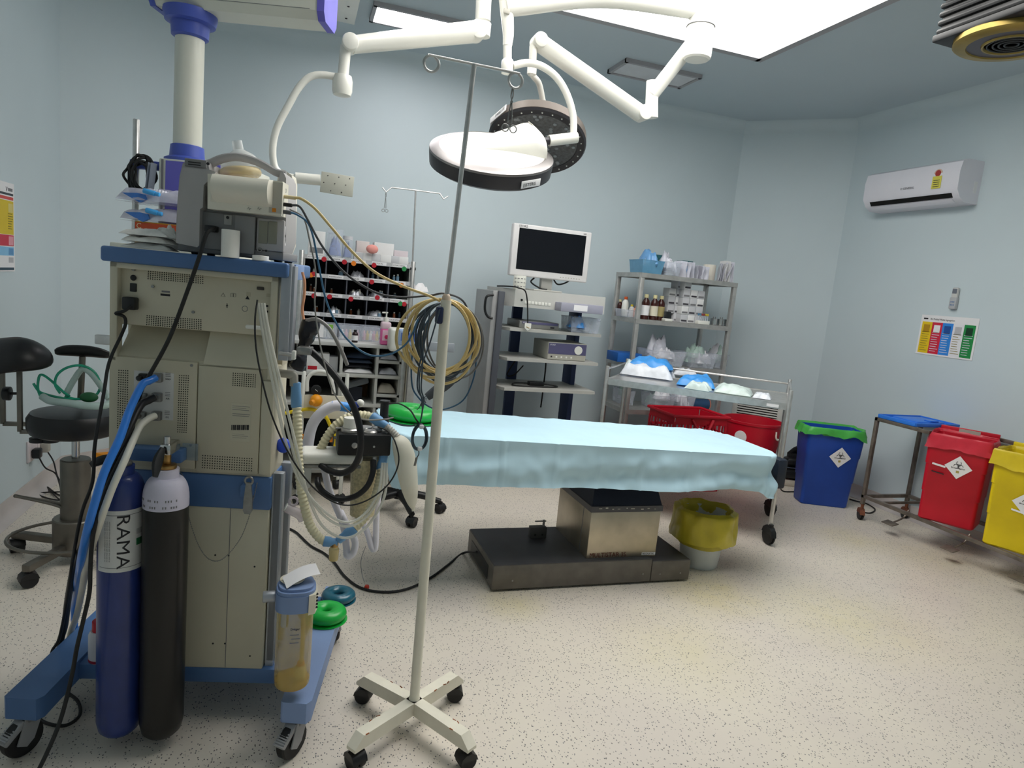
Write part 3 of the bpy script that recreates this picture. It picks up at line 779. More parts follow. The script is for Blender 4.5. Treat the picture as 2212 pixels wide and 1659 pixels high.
B().lathe([(.09, zb + .19), (.09, ZC - .0)], (L1 - .12, 0, 0), n=30).build('ceiling_spindle', PEND, t)
# head box
zh = zB - .07
p0 = PF.on(340, 345, -.12); hx0 = p0.x
B().bx(hx0, .30, -.11, .16, zh - .55, zh, .006).build('head_box', PEND, t)
a = PF.on(358, 345, -.112); B().bx(a.x, .28, -.1135, -.11, zh - .5, zh - .008, .001).build('violet_panel', PPUR, t)
B().bx(hx0 + .012, hx0 + .02, -.1135, -.11, zh - .5, zh - .005).build('side_groove', INKG, t)
sz = atY(350, 530, PY).z - .01
B().bx(hx0 - .06, .32, -.34, .16, sz - .035, sz, .006).build('shelf', PEND, t)
# steel IV pole on clamp arm
pa = PF.on(295, 258, -.05); pz = PF.on(288, 505, -.05)
B().lathe([(.0135, pz.z - .12), (.0135, pa.z - .002), (.012, pa.z)], (pa.x, -.05, 0), n=18).build('infusion_pole', STEEL, t)
B().bx(pa.x - .02, hx0 + .02, -.065, -.03, zh - .045, zh - .01, .004).build('clamp_arm', PBLUE, t)
PEND_T = t
# coiled black cable on the clamp
b = B(); cc = PF.on(305, 378, -.09); rnd = random.Random(4)
for k in range(7):
    rx, rz_ = .045 + rnd.uniform(-.012, .012), .075 + rnd.uniform(-.02, .02); ox, oz = rnd.uniform(-.012, .012), rnd.uniform(-.015, .012)
    pts = [PF.w(cc + V((ox + rx * math.cos(a_), rnd.uniform(-.02, .02), oz + rz_ * math.sin(a_)))) for a_ in [2 * math.pi * i / 12 for i in range(12)]]
    b.tube(pts, .0055, 7, 4, closed=True)
pts = [PF.w(PF.on(*q, -.09)) for q in ((285, 385), (284, 400), (288, 415))]
b.tube(pts, .0055, 7, 5)
tag(b.build('cable_coil', RUBBER), 'coil of black cable hung on the pendant clamp arm', 'cable')
b = B(); p = PF.on(327, 352, -.12)
for dx in (0, .012): b.tube([PF.w(p + V((dx, 0, 0))), PF.w(p + V((dx - .006, 0, -.05))), PF.w(p + V((dx - .012, 0, -.1))), PF.w(p + V((dx - .014, 0, -.125)))], .014, 8, 6, flat=.15)
tag(b.build('plastic_strap', mat('grey_strap', '#8d96a3', .4, alpha=.75)), 'grey plastic strap bag hanging beside the cable coil', 'strap')
# packs on the pendant shelf
SHZ = sz
def on_ps(px, y, dz=0.): p = PF.on(px, 500, y); return PF.w((p.x, y, SHZ + dz))
q = on_ps(355, -.2)
t = thing('carton', 'orange and yellow carton lying under the wrapped tubing packs', 'box', q, PF.rz)
YEL = mat('carton_yellow', '#dba92e', .6); ORG = mat('carton_orange', '#c9502a', .6)
w_ = .17; hb = PF.on(345, 482, -.26).z - SHZ
B().bx(-w_ / 2, w_ / 2, -.06, .08, .0, max(.05, hb), .002).build('body', YEL, t)
B().bx(-w_ / 2 + .0, w_ / 2, -.0615, -.06, max(.05, hb) - .03, max(.05, hb) - .004).build('orange_band', ORG, t)
text('lettering', 'C', .03, TF(-w_ / 2 + .006, -.063, max(.05, hb) - .028), mat('cream_ink', '#f0dfb0', .6), t)
for k in range(2): B().bx(-.01 - k * .02, .06, -.0625, -.06, .008 + k * .01, .011 + k * .01).build('print', INK, t)
hb = max(.05, hb)
TUBE_BLUE = mat('connector_blue', '#49a6e6', .35); FILM = film('wrap_film', '#d5d4e4', .55); FILMB = film('wrap_film_blue', '#3a7fd6', .8)
for k, (lab, zz, sd) in enumerate((('clear wrapped tubing pack with blue connectors, upper of two behind the monitor', .074, 1.2), ('clear wrapped tubing pack with dark blue corner, lower of two behind the monitor', .0, 5.1))):
    q = on_ps(350 + 6 * k, -.2, hb + zz)
    t = thing('tubing_pack', lab, 'medical pack', q, PF.rz)
    o = crumple('x', 'x', 'x', (0, 0, 0), .27, .15, .058, FILM, sd, n=16, amp=.35); o.name = 'film_wrap'; o.parent = t
    for key in ('label', 'category'): del o[key]
    g = B(); g.ribbed([(-.06, -.01, .03), (.0, -.03, .045), (.08, .0, .03), (.11, .02, .028)], .014, .01); g.build('tubing', mat('tubing_white', '#d9d8e2', .5), t)
    g = B(); g.rcyl((-.035, -.075, .045), (.012, -.075, .037), .010).rcyl((.012, -.075, .037), (.03, -.075, .035), .008); g.build('connector', TUBE_BLUE, t)
    g = B(); g.prism([(-.12, .03), (-.05, -.002), (-.02, .012), (-.03, .03), (-.06, .034)], -.006, .006, Mx.Translation((0, -.07, 0)) @ YX); g.build('blue_corner', FILMB, t)
# ceiling plate of the pendant
p1 = atZ(766, 48, ZC - .012)
t = B().bx(p1.x - .55, p1.x, p1.y - .62, p1.y, ZC - .03, ZC + .002, .004).build('ceiling_cover_plate', WHITE)
tag(t, 'white rectangular cover plate fixed to the ceiling above the pendant', 'plate')
b = B()
for dx, dy in ((-.06, -.09), (-.06, -.3)):
    q = B().cyl((p1.x + dx, p1.y + dy, ZC - .0305), (p1.x + dx, p1.y + dy, ZC - .033), .008, n=10).build('bolt', INK, t)
# ------------------------------------------------------------------ breathing system on the right of the machine
BY = 2.14
def q(px, py, y=BY): return atY(px, py, y)
def Q(y, *pts): return [atY(a, b_, y) for a, b_ in pts]
CUFF = mat('cuff_blue', '#6d9fcd', .5, var=.04); RIB = mat('corrugated_cream', '#dcd5b4', .5, var=.05)
GRAN = mat('absorber_granules', '#c9bd98', .55, var=.25, scale=120); SILV = mat('silver_part', '#b9b7b4', .3, .7)
GREYP = mat('grey_plastic', '#aaa79d', .5)
c0 = q(788, 960)
t = thing('breathing_system', 'black breathing block with white dial and beige granule canister on a white arm', 'breathing unit', (c0.x, BY, 0))
def lq(px, py, y=BY): p = atY(px, py, y); return V((p.x - c0.x, p.y - BY, p.z))
a, b_ = lq(650, 978, BY - .04), lq(782, 1025, BY - .04)
B().bx(a.x, b_.x, -.05, .06, a.z - .038, a.z, .014, seg=4).build('arm', WHITE, t)
B().bx(a.x + .005, b_.x - .005, -.046, .056, a.z - .05, a.z - .038, .004).build('arm_underside', GREYM, t)
B().bx(a.x + .0, a.x + .035, -.03, .03, a.z - .12, a.z - .04, .006).build('arm_bracket', mat('bracket_clear', '#c9ccc8', .3), t)
a, b_ = lq(731, 938, BY - .06), lq(843, 986, BY - .06)
B().bx(a.x, b_.x, -.06, .07, b_.z, a.z, .006).build('block', BLACK, t)
BT = a.z
p = lq(766, 962, BY - .06); B().rcyl(p, p + V((0, -.006, 0)), .0095).build('block_button', SILV, t)
p = lq(808, 965, BY - .06); B().cyl(p, p + V((0, -.002, 0)), .0035, n=10).build('block_screw', SILV, t)
p = lq(757, 930, BY - .02)
B().lathe([(.028, 0), (.03, .004), (.03, .012), (.026, .016), (.0, .016)], (p.x, -.02, BT - .003), 30).build('dial_base', SILV, t)
B().lathe([(.022, 0), (.0245, .003), (.0225, .012), (.0235, .03), (.022, .034), (0, .036)], (p.x, -.02, BT + .012), 30).build('dial', WHITE, t)
for px_, py_, r_, dy in ((790, 922, .026, .02), (800, 932, .022, -.03), (818, 920, .022, .01)):
    p = lq(px_, py_, BY + dy); B().lathe([(r_, 0), (r_, .006), (r_ * .8, .011), (0, .013)], (p.x, dy, BT - .002), 24).build('valve_cap', SILV, t)
p = lq(829, 905, BY + .03)
g = B(); zz = lq(829, 905, BY + .03).z; zt2 = lq(829, 865, BY + .03).z
g.lathe([(.018, zz - .06), (.018, zz + .005), (.014, zz + .012), (.014, zt2 - .01), (.017, zt2 - .008), (.017, zt2), (0, zt2)], (p.x, .03, 0), 22); g.build('flow_sensor', BLACK, t)
cp = lq(790, 990); 
B().lathe([(.032, .0), (.04, .004), (.0465, .16), (.0475, .185), (.0475, .2)], (cp.x, 0, lq(790, 1113).z), 30).build('absorber_canister', GRAN, t)
for px_, py_ in ((806, 975), (686, 1018)):
    p = lq(px_, py_); B().rcyl(p + V((0, -.05, -.004)), p + V((0, -.056, -.042)), .0075).build('hose_nipple', SILV, t)
for px_, py_ in ((725, 925), (722, 945)):
    p = lq(px_, py_); B().cyl(p, p + V((.03, 0, 0)), .004, n=8).build('side_pin', SILV, t)
# grey elbow port on machine side
pe = MF.w(MF.on(612, 806, .05))
b = B(); e = q(634, 812, 2.06); b.tube([pe + V((-.02, 0, 0)), e + V((-.012, 0, .004)), e + V((0, 0, -.0)), e + V((.003, 0, -.03))], .0125, 14, 5); 
o = b.build('elbow_port', GREYP, t); o.location = -t.location
# hoses
def hose(name, label, pts, r, m_, cuffs=(), cat='breathing hose', ribbed=True):
    t = thing(name, label, cat, pts[0])
    P = [p - t.location for p in pts]
    b = B(); (b.ribbed(P, r) if ribbed else b.tube(P, r, 14, 8)); b.build('tube', m_, t)
    for pa, pb, ra, rb in cuffs:
        pa, pb = pa - t.location, pb - t.location; d = (pb - pa)
        b = B(); qq = V((0, 0, 1)).rotation_difference(d).to_matrix(); h = d.length
        b.lathe([(ra * .9, 0), (ra, .002), (ra, h * .45), (rb, h * .62), (rb, h - .002), (rb * .9, h)], pa, 18, qq); b.build('cuff', CUFF, t)
    return t
hose('breathing_hose', 'cream corrugated breathing hose hanging from the grey elbow to the water trap',
     [q(641, 874, 2.06), q(643, 930, 2.04), q(645, 1000, 2.02), q(653, 1070, 2.0), q(668, 1130, 2.0), q(688, 1160, 2.0), q(702, 1170, 2.0)], .0148, RIB,
     [(q(640, 880, 2.06), q(639, 826, 2.06), .0158, .0145), (q(698, 1169, 2.0), q(729, 1172, 2.0), .0158, .0125)])
hose('breathing_hose', 'cream corrugated breathing hose rising from the water trap to the black block',
     [q(765, 1142, 2.0), q(790, 1115, 2.02), q(810, 1075, 2.04), q(821, 1030, 2.07), q(825, 1005, 2.088)], .0148, RIB,
     [(q(767, 1140, 2.0), q(730, 1168, 2.0), .0158, .0125), (q(823, 1016, 2.085), q(829, 983, 2.095), .0165, .014)])
hose('breathing_hose', 'cream corrugated hose arching over the black block from the white arm',
     [q(692, 972, 2.16), q(706, 945, 2.16), q(728, 917, 2.16), q(757, 900, 2.16), q(785, 897, 2.16), q(806, 902, 2.15)], .0155, RIB,
     [(q(803, 900, 2.15), q(838, 923, 2.12), .018, .0135)])
TRAP = mat('water_trap', '#d9c589', .2, alpha=.75)
p = q(722, 1180, 2.0); t = thing('water_trap', 'yellowish clear water trap hanging at the hose junction', 'water trap', p)
B().lathe([(.0, -.045), (.013, -.045), (.0145, -.04), (.0155, -.008), (.012, -.004), (.012, .004), (.0, .004)], n=20).build('bowl', TRAP, t); B().lathe([(.0125, .0), (.0125, .012), (.008, .016)], n=18).build('cap', BRASS, t)
# reservoir bag
BAG = mat('reservoir_bag', '#dedbcb', .45, alpha=.72, var=.04, sub=.0)
t = thing('reservoir_bag', 'limp off-white reservoir bag hanging beside the black block', 'breathing bag', q(845, 935, 2.1))
P = [p - t.location for p in (q(856, 943, 2.09), q(868, 965, 2.08), q(877, 1000, 2.08), q(884, 1045, 2.08), q(890, 1080, 2.08), q(893, 1103, 2.08))]
def br(s): return .013 + .034 * max(0, math.sin(min(1, s * 1.05) ** .8 * math.pi)) ** .8 - .006 * s
B().tube(P, br, 18, 8, flat=.55).build('bag', BAG, t)
P = [p - t.location for p in (q(834, 922, 2.11), q(846, 932, 2.1), q(858, 944, 2.09))]
B().ribbed(P, .0135, .008).build('bag_neck', mat('neck_clear', '#b5b3ac', .3), t)
# black pressure hoses
cable('pressure_hose', [q(*k) for k in ((664, 752, 2.055), (676, 762, 2.05), (700, 785, 2.03), (735, 828, 2.02), (764, 880, 2.01), (778, 930, 2.0), (778, 975, 2.0), (764, 1008, 2.01), (738, 1022, 2.04), (710, 1016, 2.08), (692, 1004, 2.1))], .0102, HK,
      'thick black pressure hose curving in front of the black block', 'hose', n=12)
cable('pressure_hose', [q(*k) for k in ((806, 994, 2.084), (805, 1022, 2.06), (792, 1052, 2.04), (765, 1073, 2.05), (728, 1078, 2.05), (700, 1064, 2.06), (687, 1046, 2.065), (686, 1034, 2.083))], .0092, HK,
      'black pressure hose looping below the white arm', 'hose', n=12)
cable('sensor_cable', [q(*k) for k in ((556, 648, 1.97), (551, 690, 1.95), (553, 750, 1.94), (566, 820, 1.93), (590, 905, 1.93), (630, 990, 1.94), (682, 1058, 1.95), (737, 1090, 1.97), (788, 1083, 1.98), (838, 1047, 2.0), (861, 1000, 2.02), (854, 956, 2.05), (838, 932, 2.08), (816, 922, 2.1))], .0024, RUBBER,
      'thin black sensor cable sweeping below the breathing block')
CT = mat('clear_tubing', '#e6e6dc', .2, alpha=.6)
for k, (dx, lo) in enumerate(((0, 0), (12, 9), (24, 34))):
    cable('clear_tubing', [q(px_ + dx * s_, py_ + lo * u_, y_) for px_, py_, y_, s_, u_ in ((558, 655, 1.975, .5, 0), (568, 720, 1.96, .55, 0), (584, 800, 1.95, .65, 0), (600, 880, 1.95, .8, 0), (619, 960, 1.95, .9, .2), (648, 1040, 1.955, .6, .6), (695, 1100, 1.968, 0, 1), (745, 1128, 1.972, 0, 1), (788, 1110, 1.992, .2, .8), (818, 1060, 2.012, .5, .4), (826, 1000, 2.055, .4, 0))], .0042, CT,
          ('milky clear tubing with the shallowest sag below the breathing block', 'milky clear tubing with the middle sag below the breathing block', 'milky clear tubing with the deepest sag below the breathing block')[k], 'tubing', 'milky tubing at the machine')
SILW = mat('white_silicone', '#dcdbe6', .5, var=.03)
t = thing('silicone_hose', 'smooth white curved hose with bright blue end behind the black block', 'hose', q(668, 1000, 2.3))
L = t.location
B().tube([p - L for p in Q(2.3, (666, 1010), (665, 965), (674, 920), (694, 892), (718, 878), (735, 876))], .0185, 16, 7).build('tube', SILW, t)
B().tube([p - L for p in Q(2.3, (716, 876), (738, 878), (757, 881))], .0165, 14, 5).build('blue_end', mat('end_blue', '#3f95e6', .4), t)
B().tube([p - L for p in Q(2.3, (757, 878), (775, 874))], .011, 12, 4).build('dark_tip', mat('tip_blue', '#1f3fa8', .4), t)
B().sph(atY(778, 871, 2.3) - L, .014).build('white_ball', WHITE, t)
# white tubes hanging below the block
cable('silicone_hose', [q(*k) for k in ((700, 1010, 2.2), (712, 1060, 2.2), (740, 1130, 2.18), (748, 1180, 2.15), (750, 1200, 2.13), (762, 1196, 2.13), (767, 1170, 2.14), (752, 1140, 2.16), (735, 1105, 2.2))], .0115, SILW, 'white hose bent into a hanging loop below the canister', 'hose', n=14)
cable('silicone_hose', [q(*k) for k in ((822, 1040, 2.2), (814, 1100, 2.2), (812, 1150, 2.2), (810, 1185, 2.2), (803, 1182, 2.2), (795, 1155, 2.2), (785, 1130, 2.2))], .0105, SILW, 'white hose doubled back into a narrow hanging fold', 'hose', n=14)
cable('thin_wire', [q(*k) for k in ((790, 1180, 2.15), (780, 1210, 2.12), (782, 1240, 2.1), (788, 1262, 2.1))] + [atZ(786, 1268, .004)], .0012, GREYM, 'thin grey wire dangling to a small red cap', 'wire')
p = atZ(792, 1270, 0); tag(B().lathe([(.011, 0), (.012, .004), (.01, .012), (0, .013)], n=14).build('cap', mat('red_cap', '#d8432f', .5), loc=p), 'tiny red plastic cap on the floor below the hoses', 'cap')
# clear mask elbow hanging at the rails
t = thing('mask_elbow', 'clear pinkish plastic elbow connector hanging by the grey rail', 'connector', q(625, 1105, 2.05)); L = t.location
PINKC = mat('clear_pink', '#d8cdd4', .2, alpha=.55)
B().tube([p - L for p in Q(2.03, (618, 1096), (630, 1102), (648, 1112), (655, 1122))], .015, 14, 5).build('elbow', PINKC, t)
B().torus(atY(634, 1083, 2.03) - L, .012, .004, rotx(R(70)), 20, 8).build('ring', PINKC, t)
B().tube([p - L for p in Q(2.03, (616, 1095), (626, 1099))], .0125, 14, 3).build('white_end', WHITE, t)
# grey drape-like tube and probes on the side of machine
BAGK = mat('black_bag', '#15171f', .3, var=.3, scale=30, bump=.8)
b = B(); P = [MF.w(MF.on(*k)) for k in ((672, 690, .09), (665, 720, .088), (655, 755, .085), (645, 782, .08), (640, 798, .08))]
b.tube(P, lambda s: .030 - .010 * s + .006 * math.sin(s * 9), 12, 6, flat=.7)
for v in b.bm.verts: v.co += V((noise.noise(v.co * 40), noise.noise(v.co * 40 + V((5, 0, 0))), noise.noise(v.co * 40 + V((0, 9, 0))))) * .007
tag(b.build('probe_cover', BAGK), 'crumpled black plastic probe cover strapped to the machine side', 'cover')
cable('warm_cord', [MF.w(MF.on(*k)) for k in ((653, 588, .06), (658, 610, .06), (657, 640, .06), (653, 668, .06), (656, 690, .06))], .004, mat('salmon_band', '#e0a27e', .6), 'salmon coloured band running from the shelf into the black cover', 'band')
b = B(); p = MF.on(650, 757, .02); b.box(p + V((.01, .01, 0)), (.04, .05, .022), .003); o = b.build('pole_clamp', GREYM, MACH)
cable('grey_tube', [q(*k) for k in ((662, 692, 2.08), (685, 690, 2.06), (710, 708, 2.05), (728, 738, 2.05), (742, 768, 2.06), (750, 788, 2.07))], .0058, mat('grey_tube', '#8f8d8b', .4), 'grey flexible tube arching out of the black cover', 'tube', n=10)

# ------------------------------------------------------------------ suction canister on the rail
p = atY(636, 1360, 1.86); zb_, zt_ = atY(635, 1476, 1.86).z, atY(635, 1225, 1.86).z
t = thing('suction_jar', 'yellowish clear suction jar with blue and white head on the machine rail', 'suction jar', (p.x, 1.86, zb_))
H = zt_ - zb_; hj = H * .68
JAR = mat('suction_jar_clear', '#cdb56e', .12, alpha=.5, var=.06)
B().lathe([(.0, .0), (.040, .0), (.049, .008), (.0505, .02), (.0505, hj)], n=36, cap=False).build('jar', JAR, t)
B().lathe([(.0, .002), (.046, .003), (.048, .02), (0, .02)], n=30).build('liquid', mat('jar_fluid', '#a8843a', .3, alpha=.85), t)
hd = [(.056 * math.copysign(abs(math.cos(a_)) ** .7, math.cos(a_)), .056 * math.copysign(abs(math.sin(a_)) ** .7, math.sin(a_))) for a_ in [2 * math.pi * k / 32 for k in range(32)]]
B().prism(hd, hj, hj + .05).build('head', BLUEL, t)
b = B()
b.prism([(x * .96, y * .96) for x, y in hd], hj + .05, hj + .06).prism([(x * .86, y * .86 + .003) for x, y in hd], hj + .06, hj + .068)
b.build('head_top', BLUEL, t)
B().prism([(.034, -.055), (.052, -.046), (.0585, -.02), (.0585, .03), (.048, .05), (.034, .055)], hj - .006, hj + .052).build('vent_side', CREAM, t)
B().lathe([(.03, 0), (.034, .004), (.034, .006), (0, .007)], (-.012, .012, hj + .070), 28).build('lid', CREAM, t)
for k in range(5): B().box((.052, -.037, hj + .008 + k * .01), (.014, .006, .004), rot=rotz(R(25))).build('vent_slot', INK, t)
for dx, l_ in ((-.028, .045), (.018, .02)): B().rcyl((dx, -.035, hj), (dx, -.035, hj - l_), .0105).build('nozzle', GREYP, t)
B().tube([(.022, -.02, hj - .01), (.024, -.02, hj * .5), (.022, -.015, .05)], .006, 10, 4).build('inner_tube', mat('inner_tube', '#dfc887', .3, alpha=.8), t)
B().lathe([(.015, .025), (.016, .06), (.013, .062)], (.022, -.012, 0), 16).build('float_cage', mat('float', '#d9c98a', .4), t)
B().sph((.022, -.012, .07), .011).build('float_ball', mat('float_orange', '#d97a35', .4), t)
B().rcyl((-.055, 0, hj + .03), (-.09, 0, hj + .03), .016).build('rail_clamp', ALU, t)
text('lettering', 'Dräger', .009, TF(-.012, -.0515, hj - .05), INK, t)
for k in range(3): B().box((.0 + (k % 2) * .004, -.051, hj - .065 - k * .012), (.024, .001, .002)).build('scale_mark', INKG, t)
# paper slip on its head
pc = (p.x + .015, 1.855, zb_ + hj + .080)
b = B(); b.grid(lambda u, v_: V((( u - .5) * .10 , (v_ - .5) * .05 + .02 * u, .012 * math.sin(u * 2.6) + .006 * v_)), 10, 4, thick=.0006)
o = tag(b.build('paper_slip', PAPER, loc=pc), 'folded white paper slip lying on the suction jar head', 'paper'); o.rotation_euler = (R(8), R(-6), R(14))
# rings on the leg
GREEN = mat('green_gel', '#14a83f', .35, var=.08, sub=.0, coat=.2); TEAL = mat('teal_gel', '#15566a', .3, var=.25, coat=.3)
def gel_ring(label, loc, R_, r, m_, sz=.8, fl=True, rz=0):
    t = thing('gel_ring', label, 'positioning ring', loc)
    B().torus((0, 0, r * sz), R_, r, n=40, k=14, sz=sz).build('ring', m_, t)
    if fl: B().lathe([(R_ - r * .3, .0), (R_ + r * 1.08, .0), (R_ + r * 1.1, .003), (R_ - r * .3, .004)], n=40, cap=False).build('flange', m_, t)
    return t
gel_ring('bright green foam positioning ring lying on the blue machine leg', MF.w((.145, .30, .181)), .042, .03, GREEN)
gel_ring('dark teal gel positioning ring lying behind the green one on the blue leg', MF.w((.165, .45, .181)), .04, .024, TEAL)
# red capped bottle behind the blue cylinder
pb_ = MF.onz(196, 1420, .182); pb_ = MF.w((-.49, .03, .169))
t = thing('bottle', 'white bottle with red cap standing on the blue base behind the cylinder', 'bottle', pb_)
B().lathe([(0, 0), (.032, 0), (.034, .004), (.034, .085), (.028, .098), (.0, .098)], n=26).build('body', mat('bottle_white', '#c9c8cf', .4), t)
B().lathe([(.034, .0), (.0345, .006), (.034, .009)], (0, 0, .002), 26).build('stripe', mat('bottle_stripe', '#8a2036', .5), t)
B().lathe([(.024, .098), (.024, .128), (.02, .13), (0, .13)], n=22).build('cap', mat('cap_red', '#b5192b', .4), t)

# ------------------------------------------------------------------ IV stand
IVB = mat('iv_cream', '#e6e1d0', .42, var=.05, scale=14); RUST = mat('rust', '#8a4b22', .8, var=.3)
hx, hy = .412, 1.896
t = IV = thing('infusion_stand', 'cream wheeled infusion stand with chipped cross base and steel hook bar', 'IV stand', (hx, hy, 0))
for ang, ln in ((130, .215), (36, .205), (216, .235), (-57, .235)):
    M = rotz(R(ang))
    b = B(M); b.prism([(0, .062), (ln + .02, .062), (ln + .02, .072), (ln - .012, .104), (0, .104)], -.0185, .0185, Mx(((1, 0, 0, 0), (0, 0, 1, 0), (0, 1, 0, 0), (0, 0, 0, 1))))
    b.build('base_arm', IVB, t)
    for k in range(3):
        uu = ln * random.uniform(.3, 1); B(M).box((uu, random.choice((-1, 1)) * .0185, .1035), (.012, .003, .002), rz=random.uniform(-.5, .5)).build('rust_chip', RUST, t)
    e = M @ V((ln, 0, 0)); caster(t, e, .027, .02, RUBBER, BLACK, R(ang * 1.7 + 20), .064)
b = B(); zj = 1.37; b.lathe([(.019, .1), (.017, .108), (.0155, .115), (.0155, zj), (.0135, zj), (.0135, zj - .01)], n=24); b.build('lower_pole', IVB, t)
b = B(); b.lathe([(.0135, zj - .002), (.0125, zj + .01), (.009, zj + .016), (.0072, zj + .018)], n=18); b.build('pole_collar', mat('collar_beige', '#cdb9a4', .5), t)
zT = 2.026
lean = atY(1025, 131, hy).x - hx
b = B(); b.tube([(0, 0, zj), (lean, 0, zT)], .0068, 12, 1); b.build('upper_pole', STEEL, t)
xa, xb = atY(933, 121, hy).x - hx, atY(1116, 147, hy).x - hx
b = B()
rr = .0205
ptsL = [V((xa + rr * math.sin(a_), .0, zT - rr + rr * math.cos(a_))) for a_ in [-(k * math.pi / 8) for k in range(0, 16)]]
ptsR = [V((xb - rr * 0 + rr * math.sin(a_), .0, zT - rr + rr * math.cos(a_))) for a_ in [(k * math.pi / 8) for k in range(0, 16)]]
b.tube(list(reversed(ptsL)) + [V((lean, 0, zT))] + ptsR, .0042, 8, 3); b.build('hook_bar', STEEL, t)
ringR = V((hx + xb, hy, zT - rr)); ringL = V((hx + xa, hy, zT - rr))
def forceps(label, top, L_=.115, s=1.):
    t = thing('artery_forceps', label, 'forceps', top)
    for sg in (-1, 1):
        b = B(); b.tube([(sg * -.001, 0, .002), (sg * -.003, 0, -.02 * s), (sg * .001, 0, -.035 * s), (sg * .005, 0, -L_ * .7), (sg * .006, 0, -L_ + .012)], .0019 * s, 7, 4)
        b.torus((sg * .012 * s, 0, -L_ - .004), .010 * s, .0017 * s, rotx(math.pi / 2), 18, 6); b.build('half', GREYM, t)
    B().cyl((0, -.003, -.036 * s), (0, .003, -.036 * s), .0035 * s, n=8).build('rivet', GREYM, t)
    return t
forceps('steel artery forceps hanging from the hook ring beside the lamp', ringR + V((-.006, 0, -rr - .002)), .105)
# hook and cable coils on the stand
B().box((-.018, -.004, 1.325), (.02, .03, .05), .006).build('cable_hook', mat('hook_navy', '#1d2a4c', .5), t)
YC = mat('cable_yellow', '#d8c084', .45); DC = mat('cable_dark', '#3d4a55', .45); BC = mat('cable_blue', '#2f5876', .45); GC_ = mat('cable_grey', '#6f6d69', .45)
def coil(name, label, cx, cy, rx, ry, n, r, m_, seed, extra=None, lay=(.024, .036)):
    rd = random.Random(seed); P = []
    for k in range(n):
        dx, dy, fx, fy = rd.uniform(-26, 22), rd.uniform(-16, 16), rd.uniform(.80, 1.12), rd.uniform(.82, 1.12); yo = lay[0] + (lay[1] - lay[0]) * (k + .5) / n
        for i in range(14):
            a_ = -math.pi / 2 + 2 * math.pi * i / 14
            d = hy + (yo if True else 0) + .0008 * math.sin(3 * a_ + k)
            P.append(atY(cx + dx * .5 * (1 + math.sin(a_)) + rx * fx * math.cos(a_), cy + dy * .5 * (1 + math.sin(a_)) + ry * fy * (math.sin(a_) if math.sin(a_) > 0 else math.sin(a_) * (1 / fy)), d))
    if extra: P = extra + P
    o = B().tube(P, r, 7, 4).build(name, m_); return tag(o, label, 'cable')
coil('cable_coil', 'coil of thick yellow cable hung on the infusion stand', 950, 730, 78, 84, 5, .0042, YC, 3, lay=(.022, .05))
coil('cable_coil', 'coil of dark grey cable hung on the infusion stand', 962, 736, 66, 82, 6, .0034, DC, 9, lay=(.056, .09))
coil('cable_coil', 'wide loose loops of grey cable hung on the infusion stand', 980, 735, 62, 78, 3, .003, GC_, 12, lay=(.096, .112))
cable('loose_cable', [q(*k, 2.02) for k in ((950, 660), (920, 700), (892, 760), (890, 830), (905, 860), (930, 880), (960, 884), (1000, 865), (1022, 820), (1028, 770), (1018, 700), (1000, 670), (975, 655))], .0026, BC, 'long blue-grey cable loop hanging lowest on the infusion stand')
for k, (x0, x1) in enumerate(((950, 908), (930, 904), (918, 912))):
    cable('lead_wire', [q(*kk, 1.865 + .004 * k) for kk in ((x0, 668), ((x0 + x1) / 2, 740), (x1, 800), (x1 - 2, 840), (912 + 2 * k, 865), (912, 890), (908, 912))], .0022, DC, 'thin dark lead wire hanging down inside the cable loops', 'cable', 'lead wires on the stand')
t = thing('lead_connector', 'grey trunk connector block with fan of short wires behind the pole', 'connector', q(955, 850, 2.04)); L = t.location
b = B(); a_, c_ = q(985, 815, 2.04) - L, q(922, 858, 2.04) - L
b.tube([a_, a_.lerp(c_, .45), c_], lambda s: .012 + .008 * math.sin(s * 3), 10, 4, flat=.5); b.build('body', mat('connector_grey', '#4b4f54', .5), t)
for k in range(5):
    s = c_ + V((.006 - .003 * k, -.004, .004 - .006 * k)); B().tube([s, s + V((-.012, 0, -.002)), s + V((-.016, 0, -.012)), s + V((-.008 - .004 * k, 0, -.022))], .0013, 6, 4).build('short_wire', DC, t)
b = B(); cc = q(906, 945, 1.87)
for k in range(6):
    rx_, rz_ = .018 + .0012 * k, .034 + .0012 * k
    b.tube([cc + V((rx_ * math.cos(a_), .004 * math.sin(2 * a_ + k), rz_ * math.sin(a_))) for a_ in [2 * math.pi * i / 14 for i in range(14)]], .0019, 6, 3, closed=True)
t = thing('tied_cable', 'small oval bundle of grey cable tied with white tape beside the pole', 'cable', cc); o = b.build('bundle', DC, t); o.location = -cc
for dz in (.033, -.033): B().box((.003, -.003, dz), (.014, .014, .012), .004).build('tape', PAPER, t)
B().tube([(0, 0, -.036), (.002, 0, -.05), (-.004, -.002, -.062)], .0015, 6, 4).build('tail', DC, t)
B().tube([(-.004, -.002, -.06), (-.008, -.002, -.085)], .005, 8, 3, flat=.5).build('clip', GC_, t)
cable('link_cable', [q(*k) for k in ((840, 872, 2.15), (862, 872, 2.05), (885, 885, 1.95), (898, 905, 1.88), (905, 915, 1.87))], .0024, RUBBER, 'short black cable from the flow sensor to the tied bundle')
cable('link_cable', [q(*k) for k in ((842, 910, 2.1), (865, 918, 2.0), (888, 920, 1.9), (900, 915, 1.87))], .0022, DC, 'thin dark cable from the hose cuff to the tied bundle')
